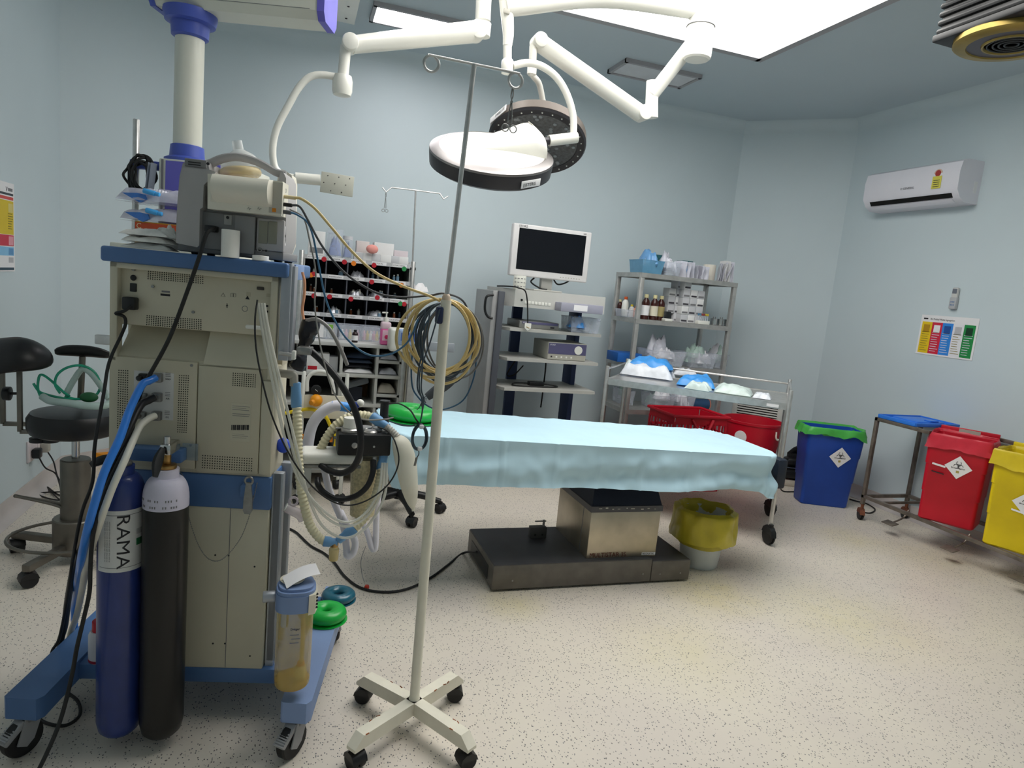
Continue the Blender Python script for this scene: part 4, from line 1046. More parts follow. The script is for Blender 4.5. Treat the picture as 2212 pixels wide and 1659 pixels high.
# monitor leads
def ml(*k): return [q(*kk) for kk in k]
m0 = MF.w(MF.on(640, 428, .01))
cable('monitor_lead', ml((636, 427, 1.93), (652, 430, 1.93), (680, 450, 1.92), (715, 490, 1.92), (760, 543, 1.91), (810, 588, 1.9), (870, 618, 1.9), (925, 638, 1.905), (950, 650, 1.925)), .0038, YC, 'thick yellow monitor lead running down to the infusion stand')
cable('monitor_lead', ml((630, 443, 1.94), (648, 447, 1.94), (665, 475, 1.94), (695, 530, 1.93), (735, 580, 1.92), (775, 612, 1.92), (820, 635, 1.91), (870, 642, 1.91), (930, 638, 1.925), (962, 634, 1.93), (1000, 650, 2.02), (1018, 690, 2.024)), .0032, mat('lead_grey_dark', '#45474a', .4), 'dark grey monitor lead sagging to the infusion stand')
cable('monitor_lead', ml((628, 459, 1.95), (642, 464, 1.95), (664, 480, 1.95), (676, 510, 1.95), (688, 570, 1.95), (702, 640, 1.95), (722, 690, 1.95), (752, 735, 1.94), (795, 766, 1.93), (840, 766, 1.92), (875, 745, 1.90), (892, 718, 1.895), (903, 690, 1.892)), .0028, mat('lead_blue', '#3b6a8c', .4), 'blue monitor lead drooping lowest towards the infusion stand')
cable('monitor_lead', ml((626, 452, 1.96), (655, 470, 1.97), (668, 515, 1.98), (682, 590, 1.99), (680, 660, 2.0), (690, 735, 2.0), (702, 790, 2.0), (722, 850, 2.025), (752, 888, 2.038), (785, 906, 2.04), (830, 906, 2.05), (850, 902, 2.06)), .0024, mat('lead_grey', '#8b8a86', .4), 'thin light grey sampling line falling to the breathing block')

# cable from the table base across the floor
cable('floor_cable', [atY(1030, 1192, 2.95)] + [atZ(*k, .007) for k in ((1000, 1195), (968, 1220), (930, 1248), (880, 1272), (830, 1279), (780, 1270), (745, 1245), (722, 1215), (700, 1195), (670, 1178), (640, 1150), (620, 1140))], .006, RUBBER, 'black mains cable running across the floor from the table base', 'cable', n=8)
# ------------------------------------------------------------------ operating table
TBM = mat('table_base_paint', '#6a655e', .45, .3, var=.15, scale=14); TBT = mat('table_base_top', '#4e4e52', .42, .2, var=.1, scale=10)
COLS = mat('table_column_steel', '#b5ab98', .36, .85, var=.14, scale=9)
t = OT = thing('operating_table', 'operating table with dark base, steel column and black mattress under a drape', 'operating table', (.93, 2.775, 0))
b = B(); b.bx(0, .846, 0, .47, .012, .131, .004); b.build('base_cover', TBM, t)
b = B(); b.bx(.849, 1.075, .0, .47, .012, .118, .004); b.build('base_end', TBM, t)
B().bx(.004, .842, .004, .466, .131, .134).build('base_top', TBT, t); B().bx(.853, 1.07, .004, .466, .118, .121).build('base_top', TBT, t)
for x in (.05, 1.0):
    for y in (.06, .41): B().lathe([(.022, 0), (.024, .004), (.024, .014)], (x, y, 0), 18).build('foot', BLACK, t)
for x, z in ((.1, .055), (.80, .055), (.9, .05), (1.02, .05)): B().cyl((x, .001, z), (x, -.002, z), .0045, n=10).build('screw', GREYM, t)
B().bx(-.003, .001, .08, .40, .03, .10, .002).build('socket_recess', BLACK, t)
b = B(); b.bx(.49, .882, .035, .45, .13, .375, .006); b.build('column', COLS, t)
B().bx(.489, .491, .12, .125, .135, .37).build('column_seam', INKG, t)
b = B(); b.prism([(.485, .03), (.887, .03), (.887, .455), (.485, .455)], .375, .405); b.build('column_cap', TBT, t)
bv = B(); 
bot_ = [(.49, .035), (.882, .035), (.882, .45), (.49, .45)]; tp = [(.56, .16), (.85, .16), (.85, .42), (.56, .42)]
A = [bv.bm.verts.new((x, y, .405)) for x, y in bot_]; C_ = [bv.bm.verts.new((x, y, .62)) for x, y in tp]
for i in range(4): bv._face([A[i], A[(i + 1) % 4], C_[(i + 1) % 4], C_[i]])
bv._face(list(reversed(A))); bv._face(C_); bv.build('boot', mat('boot_navy', '#1b2233', .5), t)
for k in range(9): B().box((.53 + k * .038 + random.uniform(-.01, .01), .029, .392 + random.uniform(-.004, .008)), (random.uniform(.006, .022), .002, random.uniform(.002, .006))).build('paint_chip', mat('chipped_paint', '#b9b6ae', .6), t)
text('lettering', 'MULTISTAR 3S', .032, TF(.505, .0325, .140) @ Mx.Shear('XY', 4, (.2, 0)) if False else TF(.505, .0325, .140), mat('dark_red_ink', '#5e2a1e', .6), t)
B().bx(.80, .878, .0335, .0355, .141, .155).build('maker_plate', PAPER, t); text('lettering', 'MAGNATEK', .0125, TF(.802, .0328, .1435), INK, t)
p = atZ(1428, 1195, .12); B().cyl((.92, .18, .12), (.92, .18, .2), .006).build('side_pin', STEEL, t)
# tilted top
x0, x1, zl, zr = .44, 2.44, .765, .69
def ztop(x): return zl + (zr - zl) * (x - x0) / (x1 - x0)
def tl(x, y, z): return V((x - .93, y - 2.775, z))
b = B()
vs_ = [(x0, ztop(x0)), (x1, ztop(x1)), (x1, ztop(x1) - .055), (x0, ztop(x0) - .055)]
mo = [(cx_ + .11 * math.cos(R(a0 + k * 15)), cy_ + .11 * math.sin(R(a0 + k * 15))) for cx_, cy_, a0 in ((2.295, 3.175, 0), (.53, 3.175, 90), (.53, 2.825, 180), (2.295, 2.825, 270)) for k in range(7)]
b.prism([(x - .93, y - 2.775) for x, y in mo], 0, 1)
for v in b.bm.verts: v.co.z = ztop(v.co.x + .93) - (0 if v.co.z > .5 else .055)
b.build('mattress', mat('mattress_black', '#16181d', .5), t)
b = B(); b.prism([(x - .93, z) for x, z in [(x0 + .05, ztop(x0) - .055), (2.2, ztop(2.2) - .055), (2.2, ztop(2.2) - .09), (x0 + .05, ztop(x0) - .09)]], -.03, .48, YX); b.build('top_frame', STEELD, t)
b = B(); b.bx(1.555, 1.62, .02, .4, zr - .20, zr - .035, .015); b.build('foot_pad', mat('foot_pad', '#1c2432', .5), t)
B().bx(1.2, 1.57, .14, .2, zr - .195, zr - .165, .003).build('foot_pad_arm', STEELD, t); B().bx(1.2, 1.23, .14, .2, zr - .195, ztop(2.15) - .085, .003).build('foot_pad_arm', STEELD, t)
# small black clamp standing on the base
p = atZ(1160, 1160, .134)
t = thing('rail_clamp', 'small black rail clamp with T-screw standing on the table base', 'clamp', (p.x, p.y, .134))
B().bx(-.045, .045, -.02, .02, 0, .06, .003).build('body', mat('clamp_grey', '#4f4e4c', .5), t)
B().cyl((.03, 0, .06), (.03, 0, .095), .006).build('screw', GREYM, t); B().cyl((-.02, 0, .088), (.042, 0, .088), .0035).build('handle', GREYM, t)
for x in (-.02, .02): B().cyl((x, -.0205, .02), (x, -.022, .02), .006, n=10).build('hole', BLACK, t)
# drape
DRAPE = mat('blue_drape', '#bcdcea', .75, var=.03, scale=5, bump=.12)
ox0, ox1, oy0, oy1, rc_ = .405, 2.425, 2.70, 3.30, .12
creases = [atY(x, 960, 2.7).x for x in (963, 1087, 1202, 1297, 1390, 1490)]
def drape(a, bq):
    X = ox0 - .16 + a * (ox1 - ox0 + .16 + .15); Y = oy0 - .215 + bq * (oy1 - oy0 + .215 + .15)
    cx = min(max(X, ox0 + rc_), ox1 - rc_); cy = min(max(Y, oy0 + rc_), oy1 - rc_)
    dx, dy = X - cx, Y - cy; d = math.hypot(dx, dy)
    over = d - rc_
    n1 = noise.noise(V((X * 3.1, Y * 3.1, 1.3))); n2 = noise.noise(V((X * 9, Y * 9, 4.2))) + .8 * noise.noise(V((X * 21, Y * 15, 9.2)))
    cr = sum(math.exp(-((X - c_) / .006) ** 2) for c_ in creases)
    hz_ = 0
    zt_ = ztop(min(max(X, ox0), ox1))
    if over <= 0:
        z = zt_ + .006 + .0035 * n2 + .004 * cr * (1 if Y < oy0 + .1 else .2)
        return V((X, Y, z))
    nx_, ny_ = dx / d, dy / d
    fall = min(over, .24)
    k = min(1, over / .12)
    right = max(0, min(1, (X - 1.75) / .4))
    sway = .014 + .020 * n1 * k + .012 * n2 * k + .007 * cr + .016 * k * math.sin(fall * 40 + X * 3) * (.4 + .6 * abs(n1)) + right * .018 * k * math.sin(X * 9 + fall * 16)
    hem = .012 * right * math.sin(X * 7)
    z = zt_ + .006 - fall * (1 - .13 * (X - ox0) / 2) + .004 * (1 - k) + hem * k
    return V((cx + nx_ * (rc_ + sway), cy + ny_ * (rc_ + sway), z))
b = B(); b.grid(drape, 190, 90, thick=.0008); o = b.build('table_drape', DRAPE, ang=80)
tag(o, 'pale blue disposable drape spread over the operating table', 'drape')
gr_ = gel_ring('bright green foam positioning ring lying on the blue drape', (lambda p: V((p.x, p.y, ztop(p.x) + .0115)))(atZ(890, 905, .775)), .075, .052, GREEN, .62); gr_.rotation_euler = (0, math.atan2(zl - zr, x1 - x0), 0)

# ------------------------------------------------------------------ white bucket with yellow liner
YLINER = mat('yellow_liner', '#c9b836', .4, var=.1, bump=.4, scale=14, alpha=.93)
bc = (2.205, 2.985, 0)
t = thing('waste_bucket', 'white plastic bucket lined with a yellow bag beside the table base', 'bucket', bc)
B().lathe([(0, 0), (.098, 0), (.102, .006), (.135, .30), (.138, .305), (.134, .305), (.10, .01)], n=36, cap=False).build('bucket', mat('bucket_white', '#d5d9d8', .4), t)
def liner(bc, rin, rout, ztop_, zlow, seed, inner=.2, n=72, sq=None):
    b = B(); prof = [(rin - .012, ztop_ - inner), (rin - .006, ztop_ - .03), (rin, ztop_ + .0), (rin + .008, ztop_ + .012), (rout, ztop_ - .0), (rout + .006, (ztop_ + zlow) / 2), (rout + .012, zlow)]
    prof = [(prof[i][0] + (prof[i + 1][0] - prof[i][0]) * k / 4, prof[i][1] + (prof[i + 1][1] - prof[i][1]) * k / 4) for i in range(len(prof) - 1) for k in range(4)] + [prof[-1]]
    m = len(prof) - 1
    def fn(u, v_):
        r_, z_ = prof[min(m, int(round(v_ * m)))]; a_ = 2 * math.pi * u
        f = noise.noise(V((math.cos(a_) * 2.2 + seed, math.sin(a_) * 2.2, z_ * 6))) ; f2 = noise.noise(V((math.cos(a_) * 6 + seed, math.sin(a_) * 6, z_ * 14)))
        rr_ = r_ + (.018 * f + .008 * f2) * (1 if v_ > .4 else .5); zz_ = z_ + (.035 * f + .012 * f2) * max(0, v_ - .45) * 1.8
        if sq:
            ca, sa = math.cos(a_), math.sin(a_); k = 1 / max(abs(ca), abs(sa)) ** .86
            return V((rr_ / rin * sq[0] * ca * k, rr_ / rin * sq[1] * sa * k, zz_))
        return V((rr_ * math.cos(a_), rr_ * math.sin(a_), zz_))
    b.grid(fn, n, m); bmesh.ops.remove_doubles(b.bm, verts=b.bm.verts, dist=1e-5); return b
liner(None, .137, .172, .32, .16, 2.).build('liner', YLINER, t, ang=75)

# ------------------------------------------------------------------ steel instrument trolley
TF_ = Fr((2.86, 3.21, 0), -40)
t = TR = thing('instrument_trolley', 'two-tier stainless steel instrument trolley with guard rail and black casters', 'trolley', TF_.loc, TF_.rz)
LT, DT, zT_ = 1.14, .62, .885
for x in (-LT, 0):
    for y in (0, DT):
        B().rcyl((x, y, .12), (x, y, .985 if y > 0 else .975), .013).build('post', STEEL, t)
        caster(t, (x, y, 0), .058, .014, RUBBER, BLACK, R(30 if x == 0 else -20), .125)
def tray(z, nm):
    b = B(); b.bx(-LT + .005, -.005, .01, DT - .01, z - .003, z, 0); b.bx(-LT, 0, .004, .014, z - .035, z + .006).bx(-LT, 0, DT - .014, DT - .004, z - .035, z + .006).bx(-LT, -LT + .01, 0, DT, z - .035, z + .006).bx(-.01, 0, 0, DT, z - .035, z + .006)
    b.build(nm, STEEL, t)
tray(zT_, 'top_tray'); tray(.355, 'lower_tray')
B().rcyl((-LT, DT, .955), (0, DT, .955), .007).build('guard_rail', STEEL, t)
B().rcyl((-LT, 0, .955), (-LT, DT, .955), .007).build('guard_rail', STEEL, t); B().rcyl((0, 0, .965), (0, DT, .965), .007).build('guard_rail', STEEL, t)
p = TF_.on(1670, 869, .0); B().box((p.x, -.001 + .004, zT_ - .018), (.07, .002, .018)).build('shelf_label', PAPER, t)
ZT = zT_ + .001
def ontr(px, py): p = TF_.onz(px, py, zT_); return TF_.w((p.x, p.y, ZT))
WRAPB = mat('blue_wrap', '#3f93dd', .35, var=.08, bump=.35, scale=22); WRAPW = film('white_pouch', '#dfe4ec', .9); WRAPG = film('green_pouch', '#d6e6e2', .85)
def pouch(name, label, px, py, sx, sy, h, m_, seed, rz, amp=.45): return crumple(name, label, 'sterile pack', ontr(px, py), sx, sy, h, m_, seed, R(rz), n=20, amp=amp, edge=.12)
t = thing('sterile_pack', 'large bulging sterile pack, white below and shiny blue above, on the trolley', 'sterile pack', ontr(1400, 815), R(-40))
def part_crumple(nm, m_, sx, sy, h, seed, z=0, amp=.4, par=None, x=0, y=0):
    o = crumple('x', 'x', 'x', (x, y, z), sx, sy, h, m_, seed, n=20, amp=amp); o.name = nm; o.parent = par
    for k in ('label', 'category'): del o[k]
    return o
part_crumple('white_underside', WRAPW, .33, .24, .10, 1.1, par=t); part_crumple('blue_top', WRAPB, .30, .20, .075, 2.2, .062, par=t, x=.0, y=.03)
part_crumple('pouch_tail', WRAPG, .07, .11, .05, 7.2, .05, par=t, x=-.135)
pouch('sterile_pack', 'flat bright blue wrapped pack in the middle of the trolley', 1503, 834, .24, .24, .075, WRAPB, 5., -35)
pouch('sterile_pouch', 'thin white pouch resting behind the blue wrapped pack', 1480, 812, .18, .08, .05, WRAPW, 3.1, -30)
pouch('sterile_pouch', 'white pouch with greenish edge leaning on the blue pack', 1507, 843, .17, .09, .05, WRAPG, 6.4, -46)
pouch('sterile_pouch', 'large flat pouch with pale green rim along the trolley edge', 1583, 851, .23, .16, .055, WRAPG, 8.8, -40)
pouch('sterile_pouch', 'small stack of white pouches at the end of the trolley', 1646, 861, .11, .11, .035, WRAPW, 9.9, -42)
# rolled blue drape on lower shelf
p = TF_.onz(1530, 1040, .36)
b = B(); b.tube([TF_.w((p.x - .16, .06, .385)), TF_.w((p.x, .05, .385)), TF_.w((p.x + .05, .05, .385))], .024, 12, 5); tag(b.build('rolled_drape', mat('roll_blue', '#5f8fbe', .6)), 'rolled blue cloth lying on the lower trolley shelf', 'cloth')

# ------------------------------------------------------------------ bins
def bin_body(t, wt, wb, dt, db, z0, z1, m_, off=0.):
    b = B(); k = 10
    def ring(w_, d_, z, inset=0.):
        r_ = .025; out = []
        for cx, cy, a0 in ((w_ / 2 - r_, d_ / 2 - r_, 0), (-w_ / 2 + r_, d_ / 2 - r_, 90), (-w_ / 2 + r_, -d_ / 2 + r_, 180), (w_ / 2 - r_, -d_ / 2 + r_, 270)):
            for i in range(4): a_ = R(a0 + i * 30); out.append((cx + r_ * math.cos(a_), cy + r_ * math.sin(a_)))
        return [b.bm.verts.new((x, y, z)) for x, y in out]
    zm = [z0, z0 + .01, z0 + (z1 - z0) * .33, z0 + (z1 - z0) * .34, z0 + (z1 - z0) * .66, z0 + (z1 - z0) * .67, z1]
    R_ = []
    for i, z in enumerate(zm):
        f = (z - z0) / (z1 - z0); st = (.004 if i >= 3 else 0) + (.004 if i >= 5 else 0) - (.008 if i == 0 else 0)
        R_.append(ring(wb + (wt - wb - .016) * f + 2 * st, db + (dt - db - .016) * f + 2 * st, z))
    R_.append(ring(wt - .012, dt - .012, z1)); R_.append(ring(wb - .012, db - .012, z0 + .012))
    for a, c_ in zip(R_, R_[1:]):
        n = len(a)
        for i in range(n): b._face([a[i], a[(i + 1) % n], c_[(i + 1) % n], c_[i]])
    b._face(list(reversed(R_[0]))); b._face(R_[-1])
    return b.build('body', m_, t)
def hazard(t, x, y, z, s, lean=0.):
    """white diamond label with biohazard sign"""
    M = Mx.Translation((x, y, z)) @ rotx(lean)
    b = B(M); b.prism([(0, -s), (s, 0), (0, s), (-s, 0)], -.0006, .0006, FRONT); t = b.build('hazard_label', PAPER, t)
    b = B(M); r_ = s * .17
    for k in range(3):
        a_ = R(90 + 120 * k); c_ = V((math.cos(a_) * r_ * 1.15, -.0012, math.sin(a_) * r_ * 1.15 + s * .18))
        pts = [c_ + V((math.cos(u) * r_, 0, math.sin(u) * r_)) for u in [a_ + R(35 + i * 29) for i in range(11)]]
        b.tube(pts, s * .022, 5, 2)
    b.torus((0, -.0012, s * .18), r_ * .62, s * .016, FRONT, 18, 5); b.build('biohazard_mark', INK, t)
    text('lettering', 'BIO-HAZARD', s * .17, M @ TF(0, -.0012, -s * .12), INK, t, align='CENTER')
    B(M).box((0, -.001, -s * .38), (s * .22, .0008, s * .2)).build('label_square', mat('label_square', '#a89a55', .6), t)
BINB = mat('bin_blue', '#1f4fb5', .45, var=.06); BINR = mat('bin_red', '#c4122a', .42, var=.05); BINY = mat('bin_yellow', '#e3c80f', .45, var=.05)
LGREEN = mat('green_liner', '#4fb551', .4, var=.1, bump=.4, alpha=.93); LRED = mat('red_liner', '#d23345', .35, var=.1, bump=.4, alpha=.9); LYEL = mat('bin_yellow_liner', '#e2c92c', .35, var=.1, bump=.4, alpha=.9)
bf = Fr((3.752, 3.924, 0), -23)
c = bf.w((.172, .095, 0))
t = thing('pedal_bin', 'tall blue plastic waste bin with green liner standing on the floor', 'waste bin', c, bf.rz)
bin_body(t, .42, .35, .26, .18, .0, .60, BINB)
o = liner(None, .2, .215, .603, .55, 4.4, inner=.05, sq=(.212, .134)).build('liner', LGREEN, t, ang=75)
hazard(t, .045, -.1275, .40, .08, R(4.3))
# waste trolley
WF = Fr((3.98, 3.58, 0), -90)         # local x runs towards the camera along the wall, local y goes to the wall
t = thing('bin_trolley', 'rusty steel tube trolley holding the red and yellow bins along the wall', 'bin trolley', WF.loc, WF.rz)
RS = mat('rusty_steel', '#7d756c', .5, .6, var=.3, scale=14)
LW, DW = 1.34, .425
for x in (0, LW):
    for y in (0, DW):
        B().bx(x - .012, x + .012, y - .012, y + .012, .11, .752, .002).build('post', RS, t)
        caster(t, (x, y, 0), .042, .014, RUBBER if x == 0 else GREYP, mat('rusty_fork', '#7a4a35', .7, .3, var=.3), R(60), .112)
def bar(p0, p1, r=.012):
    p0, p1 = V(p0), V(p1); d = p1 - p0; c_ = (p0 + p1) / 2
    return B().box(c_, (abs(d.x) + 2 * r, abs(d.y) + 2 * r, abs(d.z) + 2 * r), .002).build('rail', RS, t)
bar((0, DW, .75), (LW, DW, .75)); bar((0, 0, .75), (.41, 0, .75)); bar((1.28, 0, .75), (LW, 0, .75))
for y in (0, DW): bar((0, y, .175), (LW, y, .175))
for x in (0, LW): bar((x, 0, .75), (x, DW, .75)); bar((x, 0, .175), (x, DW, .175))
for x in (.15, .42, .47, .86, .92): bar((x, 0, .175), (x, DW, .175), .009)
for k, x in enumerate((.30, .74, 1.16)):
    o = B().box((x, -.06, .085), (.09, .06, .008), .003, rot=rotx(R(12))).build('pedal', RS, t)
    B().tube([(x, -.04, .086), (x, .05, .12), (x, .09, .175)], .006, 8, 4).build('pedal_rod', RS, t)
# bins in the trolley
rf = Fr((3.94, 3.12, .188), -62)
t = thing('pedal_bin', 'red plastic waste bin with red liner standing in the trolley', 'waste bin', rf.w((.16, .135, 0)), rf.rz)
bin_body(t, .34, .31, .29, .255, .0, .56, BINR); B().bx(-.165, .165, .156, .178, .565, .60, .004).build('hinged_lid', BINR, t); B().bx(-.06, .06, .152, .156, .57, .595).build('hinge', GREYP, t); hazard(t, .02, -.1465, .385, .075, R(3))
liner(None, .2, .214, .567, .49, 7.7, inner=.06, sq=(.172, .147)).build('liner', LRED, t, ang=75)
B().box((-.085, -.145, .375), (.075, .002, .012), rot=roty(R(6))).build('white_tape', PAPER, t); B().box((-.085, -.142, .325), (.07, .002, .006), rot=roty(R(6))).build('slot', INK, t)
yf = Fr((3.945, 2.69, .188), -70)
t = thing('pedal_bin', 'yellow plastic waste bin with yellow liner standing in the trolley', 'waste bin', yf.w((.16, .135, 0)), yf.rz)
bin_body(t, .34, .31, .29, .255, .0, .56, BINY); B().bx(-.165, .165, .156, .178, .565, .60, .004).build('hinged_lid', BINY, t); B().bx(-.06, .06, .152, .156, .57, .595).build('hinge', GREYP, t); hazard(t, .03, -.1435, .30, .075, R(3))
liner(None, .2, .214, .567, .48, 9.1, inner=.06, sq=(.172, .147)).build('liner', LYEL, t, ang=75)
B().box((.0, -.1415, .245), (.08, .002, .010), rot=roty(R(6))).build('white_tape', PAPER, t)
# blue lid / tray lying on the trolley end
lb = mat('lid_blue', '#2f7ae0', .4)
t = thing('plastic_tray', 'bright blue shallow plastic tray lying on the empty trolley end', 'tray', WF.w((.155, .21, .763)), WF.rz)
b = B(); b.bx(-.15, .15, -.21, .19, 0, .01, .003); b.build('plate', lb, t)
b = B(); 
for y in (-.21, .185): b.bx(-.15, .15, y - .006, y + .006, .0, .026, .003)
for x in (-.15, .15): b.bx(x - .006, x + .006, -.21, .19, .0, .026, .003)
b.build('rim', lb, t); B().bx(-.10, .10, -.14, .12, .008, .026, .008).build('raised_panel', lb, t); B().bx(.05, .1, -.02, .06, .026, .034, .003).build('grip', lb, t)
# ------------------------------------------------------------------ red tubs behind the trolley
# round red tub with white handles
p = Fr((0, 0, 0), 0); zr_ = .60
rc0 = atY(1628, 905, 4.52)
t = thing('laundry_tub', 'round red plastic tub with white rope handle below the wall vent', 'tub', (rc0.x, 4.52, 0))
rr_ = (atY(1682, 900, 4.52) - atY(1578, 890, 4.52)).length / 2
zt_ = rc0.z - .005; zb0 = .0
B().lathe([(0, zb0), (rr_ * .72, zb0), (rr_ * .74, zb0 + .01), (rr_ * .97, zt_ - .02), (rr_, zt_ - .02), (rr_ * 1.01, zt_), (rr_ * .95, zt_), (rr_ * .70, zb0 + .03), (0, zb0 + .03)], n=44, cap=False).build('body', BINR, t)
b = B(); pts = [V((rr_ * .16, -rr_ * 1.0, zt_ - .05)), V((rr_ * .16, -rr_ * 1.05, zt_ - .105)), V((rr_ * .5, -rr_ * .92, zt_ - .115)), V((rr_ * .74, -rr_ * .74, zt_ - .10)), V((rr_ * .74, -rr_ * .70, zt_ - .055))]
b.tube(pts, .011, 8, 4, flat=.6); b.build('handle', mat('handle_cream', '#e3ddd0', .5), t)
nn = V((-.85, -.5, -.1)).normalized(); B().lathe([(.05, 0), (.05, .003), (0, .003)], nn * (rr_ * .93) + V((0, 0, zt_ - .10)), 24, V((0, 0, 1)).rotation_difference(nn).to_matrix()).build('round_label', PAPER, t)
# ------------------------------------------------------------------ surgical lights and swing arms
LY = 3.2
def lp(px, py, y=LY): return atY(px, py, y)
def disc_frame(c, n):
    q = V((0, 0, 1)).rotation_difference(V(n).normalized()).to_matrix().to_4x4(); return Mx.Translation(c) @ q
LDK = mat('lamp_dark_band', '#3b3a3e', .35, .3); LRING = mat('lamp_silver_ring', '#8f8b8b', .35, .85); LENS = mat('lamp_lens', '#5d6063', .2, .3, var=.35, scale=60); LBR = mat('lamp_brown_band', '#6a625c', .4, .3)
hub = lp(1095, -120, LY)
t = SL = thing('surgical_light', 'white ceiling surgical light with two dish heads, yokes and jointed swing arms', 'surgical light', (hub.x, LY, ZC))
def loc(p): return V(p) - V((hub.x, LY, ZC))
def seg(name, pts, r, m_=ARMW, n=16, sub=5, flat=1.): return B().tube([loc(p) for p in pts], r, n, sub, flat=flat).build(name, m_, t)
B().lathe([(.17, -.0325), (.17, -.055), (.15, -.07), (.06, -.075), (.05, -.08)], n=36).build('ceiling_rose', ARMW, t)
seg('spindle', [V((hub.x, LY, ZC - .05)), lp(1092, -8)], .05)
seg('hub_post', [lp(1043, 45), lp(1046, -30), V((hub.x - .1, LY, ZC - .12))], .036)
# front lamp post
seg('drop_post', [lp(1092, -10), lp(1096, 40), lp(1098, 75), lp(1096, 100)], lambda s: .034 - .012 * s)
seg('drop_post', [lp(1096, 95), lp(1096, 135)], .0205)
B().box(loc(lp(1090, 30)) + V((0, -.034, 0)), (.03, .01, .022), .003).build('control_window', GREYP, t)
kn = lp(1096, 142); B().lathe([(.012, -.04), (.026, -.036), (.029, -.02), (.029, .02), (.022, .03)], loc(kn), 22).build('knuckle', ARMW, t)
seg('yoke', [lp(1108, 142), lp(1140, 136), lp(1172, 144), lp(1203, 168), lp(1225, 205), lp(1238, 250), lp(1239, 296)], .0175)
seg('yoke_grip', [lp(1246, 297), lp(1186, 304)], .027)
seg('yoke_stub', [lp(1186, 304), lp(1165, 306)], .019, LDK)
# lamp 1 (seen from above)
c1 = lp(1062, 336); M1 = disc_frame(loc(c1), (-.10, -.47, .88)); R1 = .302
b = B(M1); b.lathe([(R1 * .55, -.075), (R1 * .9, -.07), (R1 * .985, -.055), (R1, .0), (R1 * .99, .012)], n=56); b.build('lamp_band', LDK, t)
b = B(M1); b.lathe([(R1, .008), (R1 * .995, .018), (R1 * .87, .032), (R1 * .85, .032)], n=56, cap=False); b.build('lamp_ring', LRING, t)
b = B(M1); b.lathe([(R1 * .87, .030), (R1 * .7, .040), (R1 * .4, .052), (0, .058)], n=56); b.build('lamp_dome', ARMW, t)
# hood: wedge that rises towards the yoke
ux = (M1.inverted() @ loc(lp(1180, 305))); ux.z = 0; a0 = math.atan2(ux.y, ux.x)
MH = M1 @ rotz(a0)
def hood(u, v_):
    x = -R1 * .75 + u * R1 * 1.5; a_ = (v_ - .5) * math.pi; w_ = .02 + .12 * u ** .8; h = .012 + .125 * u ** 1.1
    e = 1 if u < .9 else 1 - ((u - .9) / .1) ** 2 * .25
    return V((x, w_ * math.copysign(abs(math.sin(a_)) ** .8, math.sin(a_)), .034 + h * e * max(0, math.cos(a_)) ** .7 - .012))
b = B(MH); b.grid(hood, 18, 14)
b.grid(lambda u, v_: hood(1, .5).lerp(hood(1, v_), u) * 1.0, 3, 14); bmesh.ops.remove_doubles(b.bm, verts=b.bm.verts, dist=1e-5); b.build('lamp_hood', ARMW, t)
for k in range(4): B(MH).box((R1 * (.5 + .05 * k), .01 + .012 * (k % 2), .034 + .125 * ((1.25 + .05 * k) / 1.5) ** 1.1 - .004), (.004, .05, .006), .001).build('hood_slot', GREYP, t)
b = B(M1); b.cyl((0, 0, -.075), (0, 0, -.125), .016, .014); b.build('centre_handle', LDK, t)
def band_label(M, ang, r_, z, w_, h_, s_, par):
    MM = M @ rotz(ang) @ Mx.Translation((r_, 0, z)) @ rotz(math.pi / 2)
    par = B(MM).box((0, 0, 0), (w_, .003, h_), .0006).build('name_plate', PAPER, par)
    text('lettering', s_, h_ * .62, MM @ TF(-w_ * .42, -.0022, -h_ * .25), INK, par); 
def ang_of(M, px, py, y): v = M.inverted() @ loc(lp(px, py, y)); return math.atan2(v.y, v.x)
band_label(M1, ang_of(M1, 1150, 385, LY - .25), R1 + .001, -.028, .115, .034, '|||STERIS', t)
# lamp 2 (underside turned towards the room)
LY2 = 3.5
c2 = lp(1160, 308, LY2); M2 = disc_frame(loc(c2), (-.16, -.42, -.89)); R2 = .262
b = B(M2); b.lathe([(R2 * .99, .0), (R2 * 1.01, -.004), (R2, -.05), (R2 * .8, -.085), (R2 * .3, -.1), (0, -.1)], n=56); b.build('lamp_band', LBR, t)
b = B(M2); b.lathe([(R2 * 1.01, .0), (R2 * .98, .01), (R2 * .84, .006), (R2 * .82, .0), (R2 * .99, -.002)], n=56, cap=False); b.build('lamp_rim', LDK, t)
b = B(M2); b.lathe([(R2 * .84, .002), (0, .004)], n=56); b.build('lamp_lens', LENS, t)
for k in range(28):
    a_ = 2 * math.pi * k / 28; B(M2).sph((R2 * .91 * math.cos(a_), R2 * .91 * math.sin(a_), .008), .0045, n=8).build('led', WHITE, t)
rd = random.Random(5); b = B(M2)
for k in range(60):
    a_, r_ = rd.uniform(0, 6.3), R2 * .78 * math.sqrt(rd.random()); b.sph((r_ * math.cos(a_), r_ * math.sin(a_), .003), .011, (1, 1, .35), n=10)
stuff(b.build('lens_facets', mat('lens_facet', '#8b8f92', .12, .2), t))
band_label(M2, ang_of(M2, 1115, 250, LY2), R2 + .004, -.024, .14, .036, '|||STERIS', t)
seg('yoke', [lp(1151, 95, LY2 - .1), lp(1150, 130, LY2 - .1), lp(1150, 160, LY2 - .1), lp(1164, 180, LY2 - .05), lp(1172, 215, LY2), lp(1176, 240, LY2 + .03), lp(1176, 270, LY2 + .04)], .0155)
kn = lp(1149, 152, LY2 - .1); B().lathe([(.012, -.03), (.024, -.02), (.024, .02), (.02, .03)], loc(kn), 20).build('knuckle', ARMW, t)
seg('drop_post', [lp(1152, 100, LY2 - .1), lp(1150, 150, LY2 - .1)], .02)
